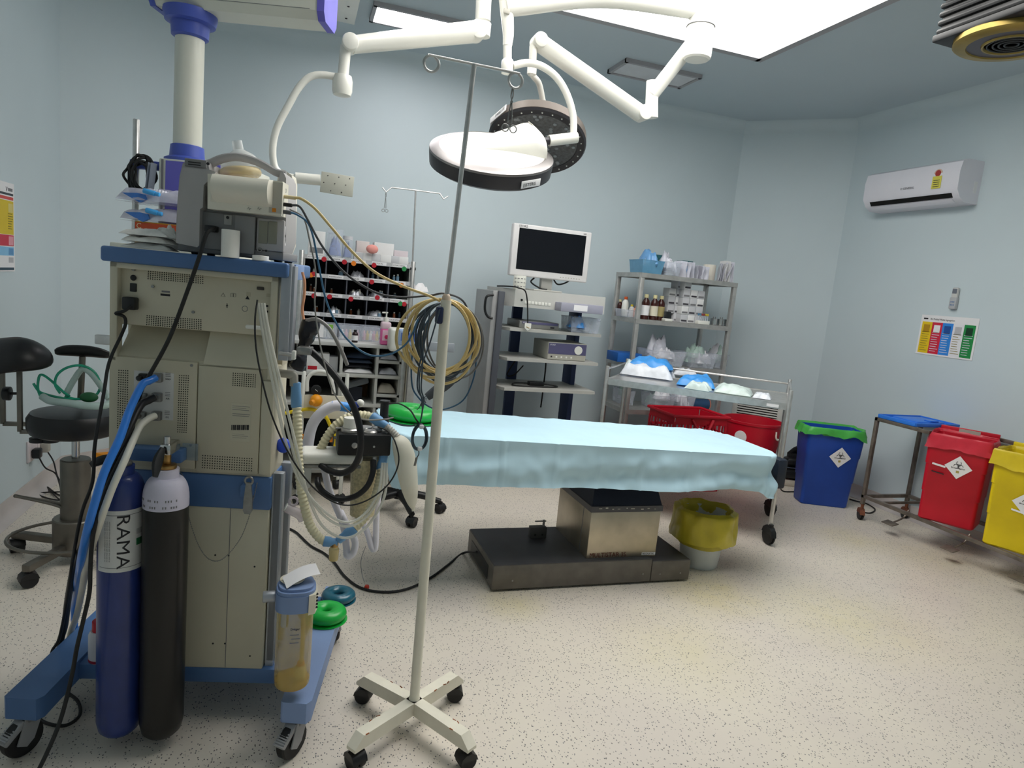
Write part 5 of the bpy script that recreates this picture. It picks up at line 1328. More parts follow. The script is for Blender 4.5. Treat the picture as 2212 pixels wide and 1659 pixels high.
# spring arm of lamp 2
def joint(px, py, y, r, name='joint'):
    p = loc(lp(px, py, y)); B().rcyl(p + V((0, -.045, 0)), p + V((0, .045, 0)), r, .006, 24).build(name, ARMW, t)
A0, A1 = lp(1166, 93, LY2 - .1), lp(1385, 247, LY2 - .15)
B().tube([loc(A0), loc(A0.lerp(A1, .5)), loc(A1)], .037, 14, 6, flat=1.25).build('spring_arm', ARMW, t)
joint(1164, 90, LY2 - .1, .037); joint(1388, 245, LY2 - .15, .04)
seg('elbow_post', [lp(1408, 255, LY2 - .15), lp(1408, 222, LY2 - .15), lp(1410, 175, LY2 - .15)], .034)
seg('radial_arm', [lp(1408, 205, LY2 - .15), lp(1498, 90, LY2 - .25)], .037)
jc = lp(1516, 40, LY2 - .3); zb2 = lp(1514, 132, LY2 - .3).z
B().lathe([(.06, zb2 - ZC - .0), (.07, zb2 - ZC + .008), (.072, zb2 - ZC + .02), (.072, lp(1518, 70, LY2 - .3).z - ZC), (.070, lp(1518, 68, LY2 - .3).z - ZC), (.070, lp(1518, -40, LY2 - .3).z - ZC)], loc(V((jc.x, LY2 - .3, ZC))), 32).build('main_joint', ARMW, t)
B().lathe([(.0735, 0), (.0735, .003), (.07, .003)], loc(V((jc.x, LY2 - .3, lp(1518, 60, LY2 - .3).z))), 32, cap=False).build('joint_line', INKG, t)
seg('main_arm', [lp(1090, 15, LY), lp(1300, -5, LY), lp(1500, 20, LY2 - .3)], .046)
# monitor arm to the left
A0, A1 = lp(1030, 68, 3.15), lp(760, 97, 3.0)
B().tube([loc(A0), loc(A0.lerp(A1, .5)), loc(A1)], lambda s: .043 - .011 * s, 14, 6, flat=1.15).build('spring_arm', ARMW, t)
joint(1030, 68, 3.15, .041); joint(756, 95, 3.0, .034)
seg('elbow_post', [lp(1043, 50, 3.15), lp(1040, 78, 3.15)], .04)
seg('drop_post', [lp(747, 100, 3.0), lp(741, 165, 3.0)], .0225)
p = loc(lp(740, 180, 3.0)); B().lathe([(.022, -.052), (.036, -.048), (.041, -.03), (.041, .01), (.036, .03), (.02, .034)], p, 26).build('knuckle', ARMW, t)
seg('curved_tube', [lp(735, 168, 3.0), lp(700, 162, 3.0), lp(670, 166, 3.0), lp(645, 190, 3.0), lp(622, 230, 3.0), lp(600, 272, 3.0), lp(590, 310, 3.0), lp(590, 345, 3.0), lp(598, 368, 3.0), lp(618, 380, 3.0), lp(645, 385, 3.0)], .0145)
seg('mount_barrel', [lp(638, 384, 3.0), lp(692, 389, 3.0)], .0225)
a, b_ = loc(lp(694, 368, 2.99)), loc(lp(762, 428, 2.99))
pl = B(Mx.Translation((a + b_) / 2) @ roty(R(2))); pl.box((0, 0, 0), (abs(b_.x - a.x), .008, abs(a.z - b_.z) - .012), .001); pl.build('mount_plate', mat('plate_cream', '#c4c4b8', .5), t)
for k in range(8):
    B().cyl((a + b_) / 2 + V((rd.uniform(-.05, .05), -.0042, rd.uniform(-.04, .04))), (a + b_) / 2 + V((rd.uniform(-.0, .0), -.0042, 0)) if False else (a + b_) / 2 + V((-.055 + .015 * k, -.005, .035 * math.sin(k * 2.1))), .0001, n=4) if False else None
    c_ = (a + b_) / 2 + V((-.055 + .015 * k, -.004, .035 * math.sin(k * 2.1))); B().cyl(c_, c_ + V((0, -.0015, 0)), .0022, n=8).build('plate_hole', INK, t)

# ------------------------------------------------------------------ black camera-style unit on the ceiling, top right
c = atZ(2186, 92, 2.62)
UF = Fr((c.x, c.y, 0), 0)
t = thing('ceiling_unit', 'black bellows ceiling unit with a brass-ringed round face', 'ceiling unit', (c.x, c.y, 2.62))
BR2 = mat('brass_dull', '#a08a4c', .4, .7, var=.2)
h_ = .40
for k in range(6): B().bx(-.2, .2, -.2, .2, .05 + k * .035, .075 + k * .035, .012).build('bellows_fold', BLACK, t)
B().bx(-.185, .185, -.185, .185, .03, ZC - 2.62).build('core', BLACK, t)
B().bx(-.30, .30, -.30, .30, .26, .28, .004).build('top_plate', BLACK, t)
B().bx(-.205, .205, -.205, .205, .02, .05, .006).build('bottom_plate', BLACK, t)
B().lathe([(.2, .03), (.21, .02), (.21, .0), (.2, -.008), (.16, -.012), (.155, .0)], n=48, cap=False).build('outer_ring', BR2, t)
B().lathe([(.165, -.006), (.105, -.007)], n=40, cap=False).build('face', mat('unit_face', '#45424c', .4), t)
B().lathe([(.107, -.006), (.104, -.014), (.098, -.014), (.094, -.006)], n=40, cap=False).build('inner_ring', BR2, t)
for r_ in (.085, .065, .045, .025): B().torus((0, 0, -.008), r_, .004, n=32, k=6).build('groove_ring', BLACK, t)
B().lathe([(.095, -.006), (0, -.006)], n=32).build('centre', mat('unit_centre', '#2c2c34', .4), t)

# ------------------------------------------------------------------ air conditioner, remote, posters on the right wall
ACW = mat('ac_white', '#e3e2ea', .35, var=.01)
ya, yb = atX(1875, 375, XR - .2).y, atX(2082, 340, XR - .2).y; zt_ = atX(2080, 340, XR - .2).z; zb_ = zt_ - .29
t = thing('air_conditioner', 'white split air conditioner mounted high on the wall above the waste poster', 'air conditioner', (XR, (ya + yb) / 2, zb_), R(-90))
LA = abs(ya - yb); h_ = .29
prof = [(0, .0), (-.12, .0), (-.17, .03), (-.205, .08), (-.21, .20), (-.195, .27), (-.15, h_), (0, h_)]
B().prism([(y, z) for y, z in prof], -LA / 2, LA / 2, YZ).build('housing', ACW, t)
B().prism([(-.176, .030), (-.196, .060), (-.185, .062), (-.165, .032)], -LA / 2 + .06, LA / 2 - .05, YZ).build('louver_gap', HOLE, t)
B().prism([(-.128, .001), (-.165, .022), (-.168, .026), (-.13, .004)], -LA / 2 + .05, LA / 2 - .06, YZ).build('louver', ACW, t)
text('lettering', 'O GENERAL', .022, Mx.Translation((.0, -.2125, .12)) @ FRONT, INKG, t, align='CENTER')
B().bx(LA / 2 - .20, LA / 2 - .13, -.2125, -.2095, .10, .185).build('energy_label', mat('energy_yellow', '#dcd35a', .5), t)
B().lathe([(.034, 0), (.034, .0015), (0, .002)], (LA / 2 - .165, -.2075, .2), 20, FRONT).build('star_dial', mat('energy_dial', '#d8b9a8', .5), t)
B().lathe([(.022, 0), (.022, .0015), (0, .002)], (LA / 2 - .165, -.2095, .205), 16, FRONT).build('star_red', mat('energy_red', '#a83b35', .5), t)
for k in range(4): B().bx(LA / 2 - .19, LA / 2 - .14, -.2132, -.2124, .112 + k * .014, .116 + k * .014).build('label_print', INK, t)
B().bx(LA / 2, LA / 2 + .001, -.06, -.03, .07, .15).build('side_label', PAPER, t)
py0 = atX(2058, 668, XR); py1 = atX(2073, 622, XR)
t = thing('remote_control', 'grey air conditioner remote in a wall holder above the waste poster', 'remote control', (XR, (py0.y + py1.y) / 2, py0.z), R(-90))
hh = py1.z - py0.z
B().bx(-.026, .026, -.03, .0, 0, hh * .55, .006).build('holder', mat('holder_grey', '#b3b5b8', .5), t); B().bx(-.022, .022, -.026, -.006, .005, hh, .006).build('remote', mat('remote_grey', '#c6c6c4', .5), t)
B().bx(-.017, .017, -.0275, -.026, hh * .72, hh * .94).build('display', mat('lcd', '#6f7580', .3), t)
for k in range(6): B().bx(-.014 + (k % 3) * .011, -.007 + (k % 3) * .011, -.032, -.03, hh * (.16 + .14 * (k // 3)), hh * (.22 + .14 * (k // 3))).build('button', mat('button_blue', '#6f86a8', .5), t)
# waste segregation poster
a, c_ = atX(1990, 681, XR), atX(2106, 775, XR); a2, c2_ = atX(2113, 686, XR), atX(1980, 768, XR)
W_ = abs((a.y + c2_.y) / 2 - (a2.y + c_.y) / 2); H_ = (a.z + a2.z) / 2 - (c_.z + c2_.z) / 2
t = thing('poster', 'waste segregation poster with yellow, red, blue, white and green columns on the wall', 'poster', (XR - .001, (a.y + a2.y + c_.y + c2_.y) / 4, (a.z + a2.z + c_.z + c2_.z) / 4), R(-90))
B().bx(-W_ / 2, W_ / 2, -.003, .0, -H_ / 2, H_ / 2).build('sheet', PAPER, t)
cols = ('#e8c51c', '#cf2440', '#2f86dc', '#e6e6ea', '#1f8a45'); ics = ('#b58a16', '#f0f0f0', '#1d4f9a', '#b9b9bd', '#0f3b22')
cw = (W_ - .03) / 5
for k in range(5):
    x = -W_ / 2 + .015 + k * cw
    pc_ = B().bx(x, x + cw, -.0036, -.003, -H_ / 2 + .012, H_ / 2 - .05).build('column', mat('poster_%d' % k, cols[k], .5), t)
    B().bx(x + cw * .2, x + cw * .8, -.0042, -.0036, H_ / 2 - .125, H_ / 2 - .07).build('bin_picture', mat('poster_ic_%d' % k, ics[k], .5), pc_)
    for j in range(9): B().bx(x + cw * .12, x + cw * random.uniform(.6, .9), -.0042, -.0036, -H_ / 2 + .03 + j * .017, -H_ / 2 + .034 + j * .017).build('print_line', mat('poster_txt_%d' % (k in (0, 3)), '#8a7a2c' if k in (0, 3) else '#d9d9e4', .6), pc_)
text('lettering', 'Bio Medical Waste Segregation', .019, TF(-W_ / 2 + .075, -.0036, H_ / 2 - .034), INK, t, sx=.8)
B().bx(-W_ / 2 + .02, -W_ / 2 + .055, -.0036, -.003, H_ / 2 - .033, H_ / 2 - .022).build('logo', INK, t)
# left wall poster
yl = atX(28, 398, XL).y; zt_, zb_ = atX(28, 398, XL).z, atX(25, 586, XL).z
t = thing('poster', 'tall waste handling poster with yellow, red and pale blue bands behind the stool', 'poster', (XL + .001, yl - .17, (zt_ + zb_) / 2), R(90))
Hh = (zt_ - zb_); W2 = .34
B().bx(-W2 / 2, W2 / 2, -.003, 0, -Hh / 2, Hh / 2).build('sheet', PAPER, t)
for f0, f1, cc in ((.115, .14, '#3b3f47'), (.155, .19, '#cf4a45'), (.20, .58, '#d8bd1e'), (.585, .71, '#c93248'), (.72, .82, '#86bfe4'), (.955, .985, '#2f4757')):
    B().bx(-W2 / 2 + .008, W2 / 2 - .012, -.0036, -.003, Hh / 2 - f1 * Hh, Hh / 2 - f0 * Hh).build('band', mat('lp_' + cc[1:], cc, .5), t)
for f0, f1, cc in ((.23, .33, '#d9ca7a'), (.60, .70, '#e09aa6'), (.735, .81, '#5b93c4'), (.84, .90, '#b7b7bb')): B().bx(W2 / 2 - .075, W2 / 2 - .02, -.0042, -.0036, Hh / 2 - f1 * Hh, Hh / 2 - f0 * Hh).build('picture', mat('lpp_' + cc[1:], cc, .5), t)
for k in range(7): B().bx(W2 / 2 - .08, W2 / 2 - .03 + .01 * math.sin(k), -.0042, -.0036, Hh / 2 - (.35 + .028 * k) * Hh, Hh / 2 - (.342 + .028 * k) * Hh).build('print_line', mat('lp_ink', '#6d6020', .6), t)
text('lettering', 'V', .035, TF(W2 / 2 - .10, -.0036, Hh / 2 - .045), INK, t); B().bx(W2 / 2 - .072, W2 / 2 - .02, -.0036, -.003, Hh / 2 - .04, Hh / 2 - .025).build('logo', INKG, t)
# wall socket with plugs on the left wall
y1_, z1_ = atX(74, 966, XL).y, .265
t = thing('wall_socket', 'white double wall socket low on the wall behind the stool', 'socket', (XL, 4.29, .275), R(90))
B().bx(-.13, .11, -.012, 0, -.06, .06, .003).build('plate', mat('socket_white', '#d9cfd2', .4), t)
B().bx(.0, .09, -.016, -.012, -.045, .045, .003).build('switch_panel', mat('switch_white', '#ded6d6', .4), t)
for k in range(2):
    yk = 4.21 + .13 * k
    tk_ = thing('mains_plug', ('black mains plug in the first socket of the low wall outlet', 'pale mains plug in the second socket of the low wall outlet')[k], 'plug', (XL + .016, yk, .26), R(90))
    B().box((0, -.02, 0), (.05, .04, .055), .008).build('body', BLACK if k == 0 else GREYP, tk_)
    s0 = V((XL + .045, yk, .235))
    ee = [atZ(*kk, .006) for kk in (((85, 1065), (110, 1078), (150, 1081), (185, 1080)) if k else ((100, 1050), (125, 1068), (150, 1073), (190, 1074)))]
    cable('plug_cord', [s0, s0 + V((.03, -.0, -.06)), V((XL + .10 + .05 * k, yk + (.10 if k == 0 else -.14), .10)), V((XL + .18 + .06 * k, yk - .1, .02 + .012 * k))] + ee, .004, RUBBER, ('thin black cord falling from the black plug to the floor', 'thin black cord falling from the pale plug to the floor')[k], 'cord')

# ------------------------------------------------------------------ surgeon's stool
SG = mat('stool_steel', '#77736b', .42, .8, var=.15, scale=10); LEA = mat('stool_leather', '#161618', .4, var=.2, scale=20, bump=.1)
sx_, sy_ = -.915, 3.33
t = ST = thing('surgeon_stool', 'black padded surgeon stool with steel column, backrest pads and foot ring', 'stool', (sx_, sy_, 0))
B().lathe([(.085, .045), (.09, .05), (.09, .2), (.085, .205), (.0, .205)], n=36).build('hub', SG, t)
B().lathe([(.06, .2), (.06, .475), (.055, .48), (.03, .48)], n=32).build('column', SG, t)
B().lathe([(.016, .47), (.016, .60)], n=16).build('piston', CHROME, t)
B().lathe([(.0, .595), (.15, .595), (.172, .605), (.182, .63), (.182, .672), (.168, .695), (.12, .704), (0, .706)], n=44).build('seat', LEA, t)
for k, a_ in enumerate((158, 250, 330, 20, 85)):
    M = rotz(R(a_)); B(M).bx(.07, .30, -.018, .018, .068, .10, .004).build('leg', SG, t)
    e = M @ V((.285, 0, 0)); caster(t, e, .033, .024, RUBBER, BLACK, R(a_ + 50), .07)
B().tube([V((.24 * math.cos(a_) - .02, .2 * math.sin(a_), .115)) for a_ in [2 * math.pi * k / 20 for k in range(20)]], .0075, 8, 3, closed=True).build('foot_ring', SG, t)
B().tube([V(atY(*k_)) - V((sx_, sy_, 0)) for k_ in ((150, 1102, 3.30), (110, 1088, 3.3), (42, 1073, 3.3), (36, 1072, 3.32), (60, 1076, 3.5), (110, 1083, 3.55), (131, 1087, 3.55))], .008, 8, 5).build('foot_lever', SG, t)
def sl(px, py, y): return atY(px, py, y) - V((sx_, sy_, 0))
# frame tubes
def sq(p0, p1, w_=.018):
    b = B(); d = p1 - p0; b.box((p0 + p1) / 2, (max(abs(d.x), w_), max(abs(d.y), w_), max(abs(d.z), w_)), .002); return b.build('frame_tube', SG, t)
yF = 3.28
a = sl(42, 800, yF); c_ = sl(42, 932, yF); sq(V((a.x, a.y, a.z)), V((a.x, a.y, c_.z)))
sq(V((a.x, a.y, c_.z)), V((-.02, a.y, c_.z))); 
e = sl(5, 805, yF + .1); f_ = sl(5, 915, yF + .1); sq(V((e.x, e.y, e.z)), V((e.x, e.y, f_.z))); sq(V((e.x, e.y, f_.z)), V((a.x, e.y, f_.z)))
b = B(); p = sl(14, 850, yF); b.rcyl(p + V((-.01, 0, 0)), p + V((.015, 0, 0)), .03); b.cyl(p, sl(40, 850, yF), .006); b.build('clamp_knob', BLACK, t)
for px_ in (83, 109): 
    p = sl(px_, 948, yF + .02); b = B(); b.lathe([(.02, 0), (.034, .002), (.034, .02), (.02, .022)], (p.x, p.y, p.z - .015), 20); b.cyl((p.x, p.y, p.z), (p.x, p.y, p.z + .03), .006); b.build('under_knob', BLACK, t)
def pad(pts, r, fl, nm): B().tube(pts, r, 16, 6, flat=fl).build(nm, LEA, t)
P = [sl(-60, 775, 3.22), sl(-20, 770, 3.2), sl(40, 765, 3.2), sl(80, 766, 3.24), sl(108, 768, 3.30)]
B().tube(P, lambda s: .02 + .068 * math.sin(min(1, s * .94 + .1) * math.pi) ** .45, 18, 8, flat=.55).build('backrest_pad', LEA, t)
B().tube([sl(-60, 800, 3.16), sl(0, 795, 3.14), sl(60, 785, 3.17), sl(100, 782, 3.24)], lambda s: .035 - .02 * s, 14, 6, flat=.6).build('arm_pad', LEA, t)
B().tube([sl(118, 760, 3.36), sl(150, 757, 3.38), (sl(200, 760, 3.4)), sl(240, 768, 3.42)], lambda s: .008 + .014 * math.sin(s * math.pi) ** .5, 14, 6, flat=1.4).build('arm_pad', LEA, t)
p = sl(178, 770, 3.4); c_ = sl(174, 862, 3.4); B().rcyl(c_, p, .013).build('arm_post', SG, t)
# oxygen mask with green tubing on the seat
TEALT = mat('green_tubing', '#25b08c', .25, alpha=.85); WT = mat('white_tubing', '#bfd6cf', .3, alpha=.75)
t = thing('oxygen_mask', 'green oxygen tubing and milky mask coiled on the stool seat', 'oxygen mask', (sx_, sy_, .706)); L = t.location
def so(*k): return [atY(*kk) - L for kk in k]
B().tube(so((72, 828, 3.3), (84, 845, 3.3), (100, 852, 3.3), (125, 858, 3.28), (150, 862, 3.27), (178, 862, 3.28)), .0055, 8, 6).build('tubing', TEALT, t)
B().tube(so((90, 862, 3.3), (82, 840, 3.3), (84, 815, 3.3), (92, 810, 3.3), (110, 822, 3.3), (135, 845, 3.28), (150, 856, 3.27)), .0055, 8, 6).build('tubing', TEALT, t)
B().tube(so((130, 850, 3.28), (119, 830, 3.28), (125, 808, 3.28), (148, 793, 3.28), (178, 790, 3.29), (203, 803, 3.3), (216, 828, 3.3), (212, 848, 3.3), (195, 860, 3.29), (165, 862, 3.28), (140, 856, 3.28)), .0055, 8, 6).build('tubing', TEALT, t)
B().tube(so((92, 857, 3.28), (110, 866, 3.25), (150, 871, 3.22), (190, 877, 3.2), (225, 876, 3.22), (245, 868, 3.25)), .016, 12, 6).build('white_hose', WT, t)
B().tube(so((142, 852, 3.3), (160, 820, 3.3), (178, 798, 3.3), (198, 808, 3.3), (222, 840, 3.3), (235, 862, 3.28)), .0125, 12, 6).build('white_hose', WT, t)
B().sph(so((192, 858, 3.24))[0], .028, (1.3, .8, .8)).build('green_valve', mat('valve_green', '#1d5a33', .5), t)
# orange tray near corner
p = V((-1.02, 4.98, .10))
zz = atY(180, 975, 4.95)
t = thing('bed_pan', 'orange plastic tray propped on the skirting behind the stool', 'tray', (zz.x, 4.93, 0), R(-8))
B().prism([(-.19, zz.z - .04), (-.19, zz.z + .03), (-.1, zz.z + .04), (.17, zz.z + .0), (.2, zz.z - .02), (.17, zz.z - .04)], -.05, .05, YX).build('tray', mat('orange_tray', '#e08e12', .45), t)
B().bx(-.12, .12, -.04, .04, 0, zz.z - .039, .004).build('stand', STEELD, t)

# ------------------------------------------------------------------ swivel chair base behind the breathing unit
cc = atZ(838, 1068, .11)
t = thing('swivel_chair', 'black five-star swivel chair base on twin casters beyond the table end', 'chair', (.645, 3.892, 0))
for k in range(5):
    a_ = R(-80 + 72 * k)
    M = rotz(a_); b = B(M); b.tube([(.02, 0, .12), (.14, 0, .11), (.22, 0, .085), (.262, 0, .075)], lambda s: .026 - .010 * s, 10, 5); b.build('base_arm', BLACK, t)
    caster(t, M @ V((.262, 0, 0)), .03, .022, RUBBER, BLACK, a_ + R(40), .072)
B().lathe([(.035, .09), (.035, .16), (.028, .17), (.028, .30), (.015, .30), (.015, .42)], n=20).build('column', BLACK, t)
B().lathe([(.0, .42), (.12, .42), (.14, .435), (.145, .46), (.13, .485), (0, .49)], n=32).build('seat', LEA, t)
# ------------------------------------------------------------------ steel storage rack
RY, RD = 4.70, .40
rx0, rx1 = atY(1388, 590, RY).x, atY(1588, 608, RY).x
t = RK = thing('storage_rack', 'open stainless steel storage rack with four shelves by the corner', 'rack', (rx0, RY, 0))
RW = rx1 - rx0; RZ = (1.645, 1.28, .915, .545, .15)
for x in (0, RW):
    for y in (0, RD): B().bx(x - .017, x + .017, y - .017, y + .017, 0, 1.6445, .002).build('post', STEELD, t)
for z in RZ:
    b = B(); b.bx(-.017, RW + .017, -.017, RD + .017, z - .004, z).bx(-.017, RW + .017, -.02, -.014, z - .036, z).bx(-.017, RW + .017, RD + .014, RD + .02, z - .036, z).bx(-.02, -.014, 0, RD, z - .036, z).bx(RW + .014, RW + .02, 0, RD, z - .036, z)
    b.build('shelf', STEELD, t)
def ork(px, k, y): p = atY(px, 600, RY + y); return V((p.x, RY + y, RZ[k] + .001))       # position on rack shelf k
def ork2(px, py, k, y): p = atY(px, py, RY + y); return V((p.x, RY + y, RZ[k] + .001))
CBIN = film('clear_bin', '#dbe2ee', .30, .2); CBLU = film('clear_blue_bin', '#6fa9cc', .6, .2); PKT = film('packet_film', '#dcdde8', .85, .3); PKTB = film('packet_blue', '#6fa5d8', .85, .3)
CARD = mat('carton_grey', '#c3c4c8', .7, var=.05); TEALB = mat('carton_teal', '#1f5a63', .6); CARDW = mat('carton_white', '#dfdfdf', .65, var=.03)
def carton(label, p, w_, d, h, m_, band=None, rz=0., group=None, cat='box'):
    t = thing('carton', label, cat, p, rz, group)
    B().bx(-w_ / 2, w_ / 2, -d / 2, d / 2, 0, h, .0012).build('body', m_, t)
    if band: B().bx(-w_ / 2 + w_ * .1, w_ / 2 - w_ * .1, -d / 2 - .0008, -d / 2 + .0005, h * .12, h * .34).build('print', band, t)
    return t
def basket(label, p, w_, d, h, m_, rz=0., fill=None, cat='basket', seed=1, flare=1.15):
    t = thing('basket', label, cat, p, rz)
    b = B(); lo = [(-w_ / 2, -d / 2), (w_ / 2, -d / 2), (w_ / 2, d / 2), (-w_ / 2, d / 2)]
    A = [b.bm.verts.new((x, y, 0)) for x, y in lo]; C_ = [b.bm.verts.new((x * flare, y * flare, h)) for x, y in lo]; D_ = [b.bm.verts.new((x * flare * .97, y * flare * .97, h)) for x, y in lo]; E_ = [b.bm.verts.new((x * .97, y * .97, .004)) for x, y in lo]
    for P_, Q_ in ((A, C_), (C_, D_), (D_, E_)):
        for i in range(4): b._face([P_[i], P_[(i + 1) % 4], Q_[(i + 1) % 4], Q_[i]])
    b._face(list(reversed(A))); b._face(E_); b.build('shell', m_, t)
    b = B(); b.tube([(x * flare, y * flare, h) for x, y in lo], .003, 6, 1, closed=True); b.build('rim', m_, t)
    if fill:
        rdm = random.Random(seed)
        for k, fm in enumerate(fill):
            o = crumple('x', 'x', 'x', (rdm.uniform(-.2, .2) * w_, rdm.uniform(-.2, .1) * d, h * (.25 + .2 * (k % 3))), w_ * rdm.uniform(.5, .8), d * rdm.uniform(.5, .9), h * rdm.uniform(.6, 1.0), fm, seed + k * 2.3, rdm.uniform(-.5, .5), n=10, amp=.8, edge=.4); o.name = 'packet'; o.parent = t
            for key in ('label', 'category'): del o[key]
    return t
def packets(label, p, w_, d, h, n, m1, m2, seed, tilt=.12):
    """bundle of upright flat sterile packets"""
    t = thing('packet_bundle', label, 'packets', p); rdm = random.Random(seed)
    for k in range(n):
        x = (k + .5) / n * w_ - w_ / 2; hh = h * rdm.uniform(.7, 1.05)
        M = Mx.Translation((x, rdm.uniform(-.02, .02), 0)) @ rotz(rdm.uniform(-.6, .6)) @ roty(rdm.uniform(-tilt, tilt))
        b = B(M); b.grid(lambda u, v_: V(((.004 * math.sin(5 * v_ + k) + .008 * (u - .5) ** 2), (u - .5) * d, v_ * hh * (1 - .08 * abs(u - .5)))), 4, 5, thick=.0025); b.build('packet', m1 if rdm.random() < .65 else m2, t)
    return t
# top shelf
carton('dark teal and white carton behind the blue tub on the rack top', ork(1408, 0, .28), .16, .10, .17, TEALB, CARDW)
carton('small dark teal carton standing behind the packets on the rack top', ork(1475, 0, .3), .10, .10, .15, TEALB, CARDW)
basket('translucent blue tub with wrapped packets on the rack top', ork(1393, 0, .10), .17, .20, .10, CBLU, 0, [PKT, PKT, PKTB], seed=2)
basket('clear tub of packets next to the blue tub on the rack top', ork(1437, 0, .10), .12, .2, .105, CBIN, 0, [PKT, PKT], seed=5)
packets('bundle of blue-edged sterile packets in the middle of the rack top', ork(1473, 0, .08), .13, .13, .125, 9, PKT, PKTB, 3)
packets('bundle of upright grey sterile packets beside the blue-edged ones', ork(1507, 0, .08), .07, .12, .115, 8, PKT, mat('packet_grey', '#9a9aa6', .5), 6)
roll_ = thing('paper_roll', 'fat off-white paper roll standing on the rack top', 'roll', ork(1530, 0, .16)); B().lathe([(.018, .0), (.05, 0), (.052, .003), (.052, .13), (.05, .133), (.018, .133)], n=28, cap=False).build('roll', mat('roll_cream', '#d9d3c8', .8), roll_)
packets('loose tall packets leaning at the end of the rack top', ork(1562, 0, .10) + V((0, 0, .004)), .10, .12, .19, 9, PKT, CARDW, 8, .25)
# second shelf
tb_ = basket('clear tray with small bottles on the second rack shelf behind the post', ork(1359, 1, .06) if False else ork2(1362, 670, 1, .22), .17, .16, .06, CBIN)
BRN = mat('bottle_brown', '#3d1a16', .25, var=.2); CAPC = mat('cap_cream', '#d9cf9f', .5); ORB = mat('bottle_orange', '#c95a2c', .4); YLC = mat('cap_yellow', '#d8c22f', .5)
def bottle(label, p, r_, h, m_, cap, lab=None, group=None):
    t = thing('bottle', label, 'bottle', p, 0, group)
    B().lathe([(0, 0), (r_ * .94, 0), (r_, .004), (r_, h * .66), (r_ * .8, h * .76), (r_ * .42, h * .84), (r_ * .42, h * .88)], n=22).build('body', m_, t)
    B().lathe([(r_ * .5, h * .86), (r_ * .52, h * .88), (r_ * .5, h), (0, h)], n=16).build('cap', cap, t)
    if lab: B().lathe([(r_ + .0008, h * .16), (r_ + .0008, h * .56)], n=22, cap=False).build('paper_label', lab, t)
    return t
for k, px_ in enumerate((1392, 1411, 1425)):
    bottle(('brown medicine bottle with cream cap and white label next to the rack post', 'brown medicine bottle with a red drop on its label', 'brown medicine bottle with yellowed label beside the stacked cartons')[k], ork2(px_, 680, 1, (.05, .06, .102)[k]), .033, .20, BRN, CAPC, (PAPER, mat('label_cream', '#d9d2bd', .6), mat('label_yellowed', '#a89a68', .6))[k])
bottle('orange capped bottle standing in the clear tray', ork2(1349, 672, 1, .22) + V((0, 0, .006)), .028, .16, WHITE, ORB)
bottle('small brown bottle behind the clear tray', ork2(1338, 670, 1, .345), .024, .14, BRN, CAPC)
bottle('short bottle with yellow cap in the clear tray', ork2(1364, 672, 1, .2) + V((0, 0, .006)), .022, .10, CARDW, YLC)
bottle('short peach coloured bottle beside the rack post', ork2(1373, 674, 1, .18) + V((0, 0, .006)), .022, .09, mat('peach', '#d8977a', .5), ORB)
s_ = 0
for r_ in range(5):
    for k in range(5):
        if r_ == 4 and k not in (1, 2): continue
        if r_ == 0 and k == 0: continue
        carton('small grey-white medicine carton stacked on the second rack shelf', ork2(1440 + k * 15.5, 680, 1, .17 if k < 2 else .10) + V((0, 0, r_ * .068)), .064, .10, .0665, CARD if (r_ + k) % 3 else CARDW, INKG if (r_ + k) % 2 else mat('band_dark', '#3f3d44', .6), random.uniform(-.03, .03), 'stacked medicine cartons')
carton('wide carton with brown edge lying behind the bottles', ork2(1412, 640, 1, .27), .15, .12, .15, CARD, mat('band_brown', '#7a4a3c', .6))
t = thing('tube_rack', 'white rack with coloured-cap sample tubes', 'tube rack', ork2(1518, 690, 1, .02)); B().bx(-.055, .055, -.025, .025, 0, .03, .002).build('base', WHITE, t)
for k in range(6): B().rcyl((-.045 + k * .018, 0, .028), (-.045 + k * .018, 0, .07), .006).build('tube', CBIN, t); B().rcyl((-.045 + k * .018, 0, .07), (-.045 + k * .018, 0, .088), .007).build('cap', (mat('cap_b', '#4f7fa0', .5), mat('cap_r', '#8a2f2c', .5), mat('cap_y', '#c9b23a', .5))[k // 2], t)
for k in range(3):
    t = thing('steel_cup', ('small steel cup with instruments next to the tube rack', 'middle steel cup between two others on the second shelf', 'small steel cup at the end beside the rack post')[k], 'cup', ork2(1542 + 15 * k, 695, 1, .08)); B().lathe([(0, 0), (.026, 0), (.028, .002), (.029, .055), (.027, .055), (.026, .004)], n=22, cap=False).build('cup', CHROME, t)
    for j in range(4): B().tube([(0, 0, .005), (.012 * math.cos(j * 1.7), .012 * math.sin(j * 1.7), .07)], .003, 6, 2).build('instrument', GREYM, t)
t = thing('card_reader', 'small black-screened meter on a white pad beside the bottles', 'meter', ork2(1441, 690, 1, .03)); B().bx(-.035, .035, -.03, .03, 0, .022, .004).build('base', WHITE, t); B().box((0, .0, .05), (.066, .012, .06), .006, rot=rotx(R(-18))).build('screen', BLACK, t)
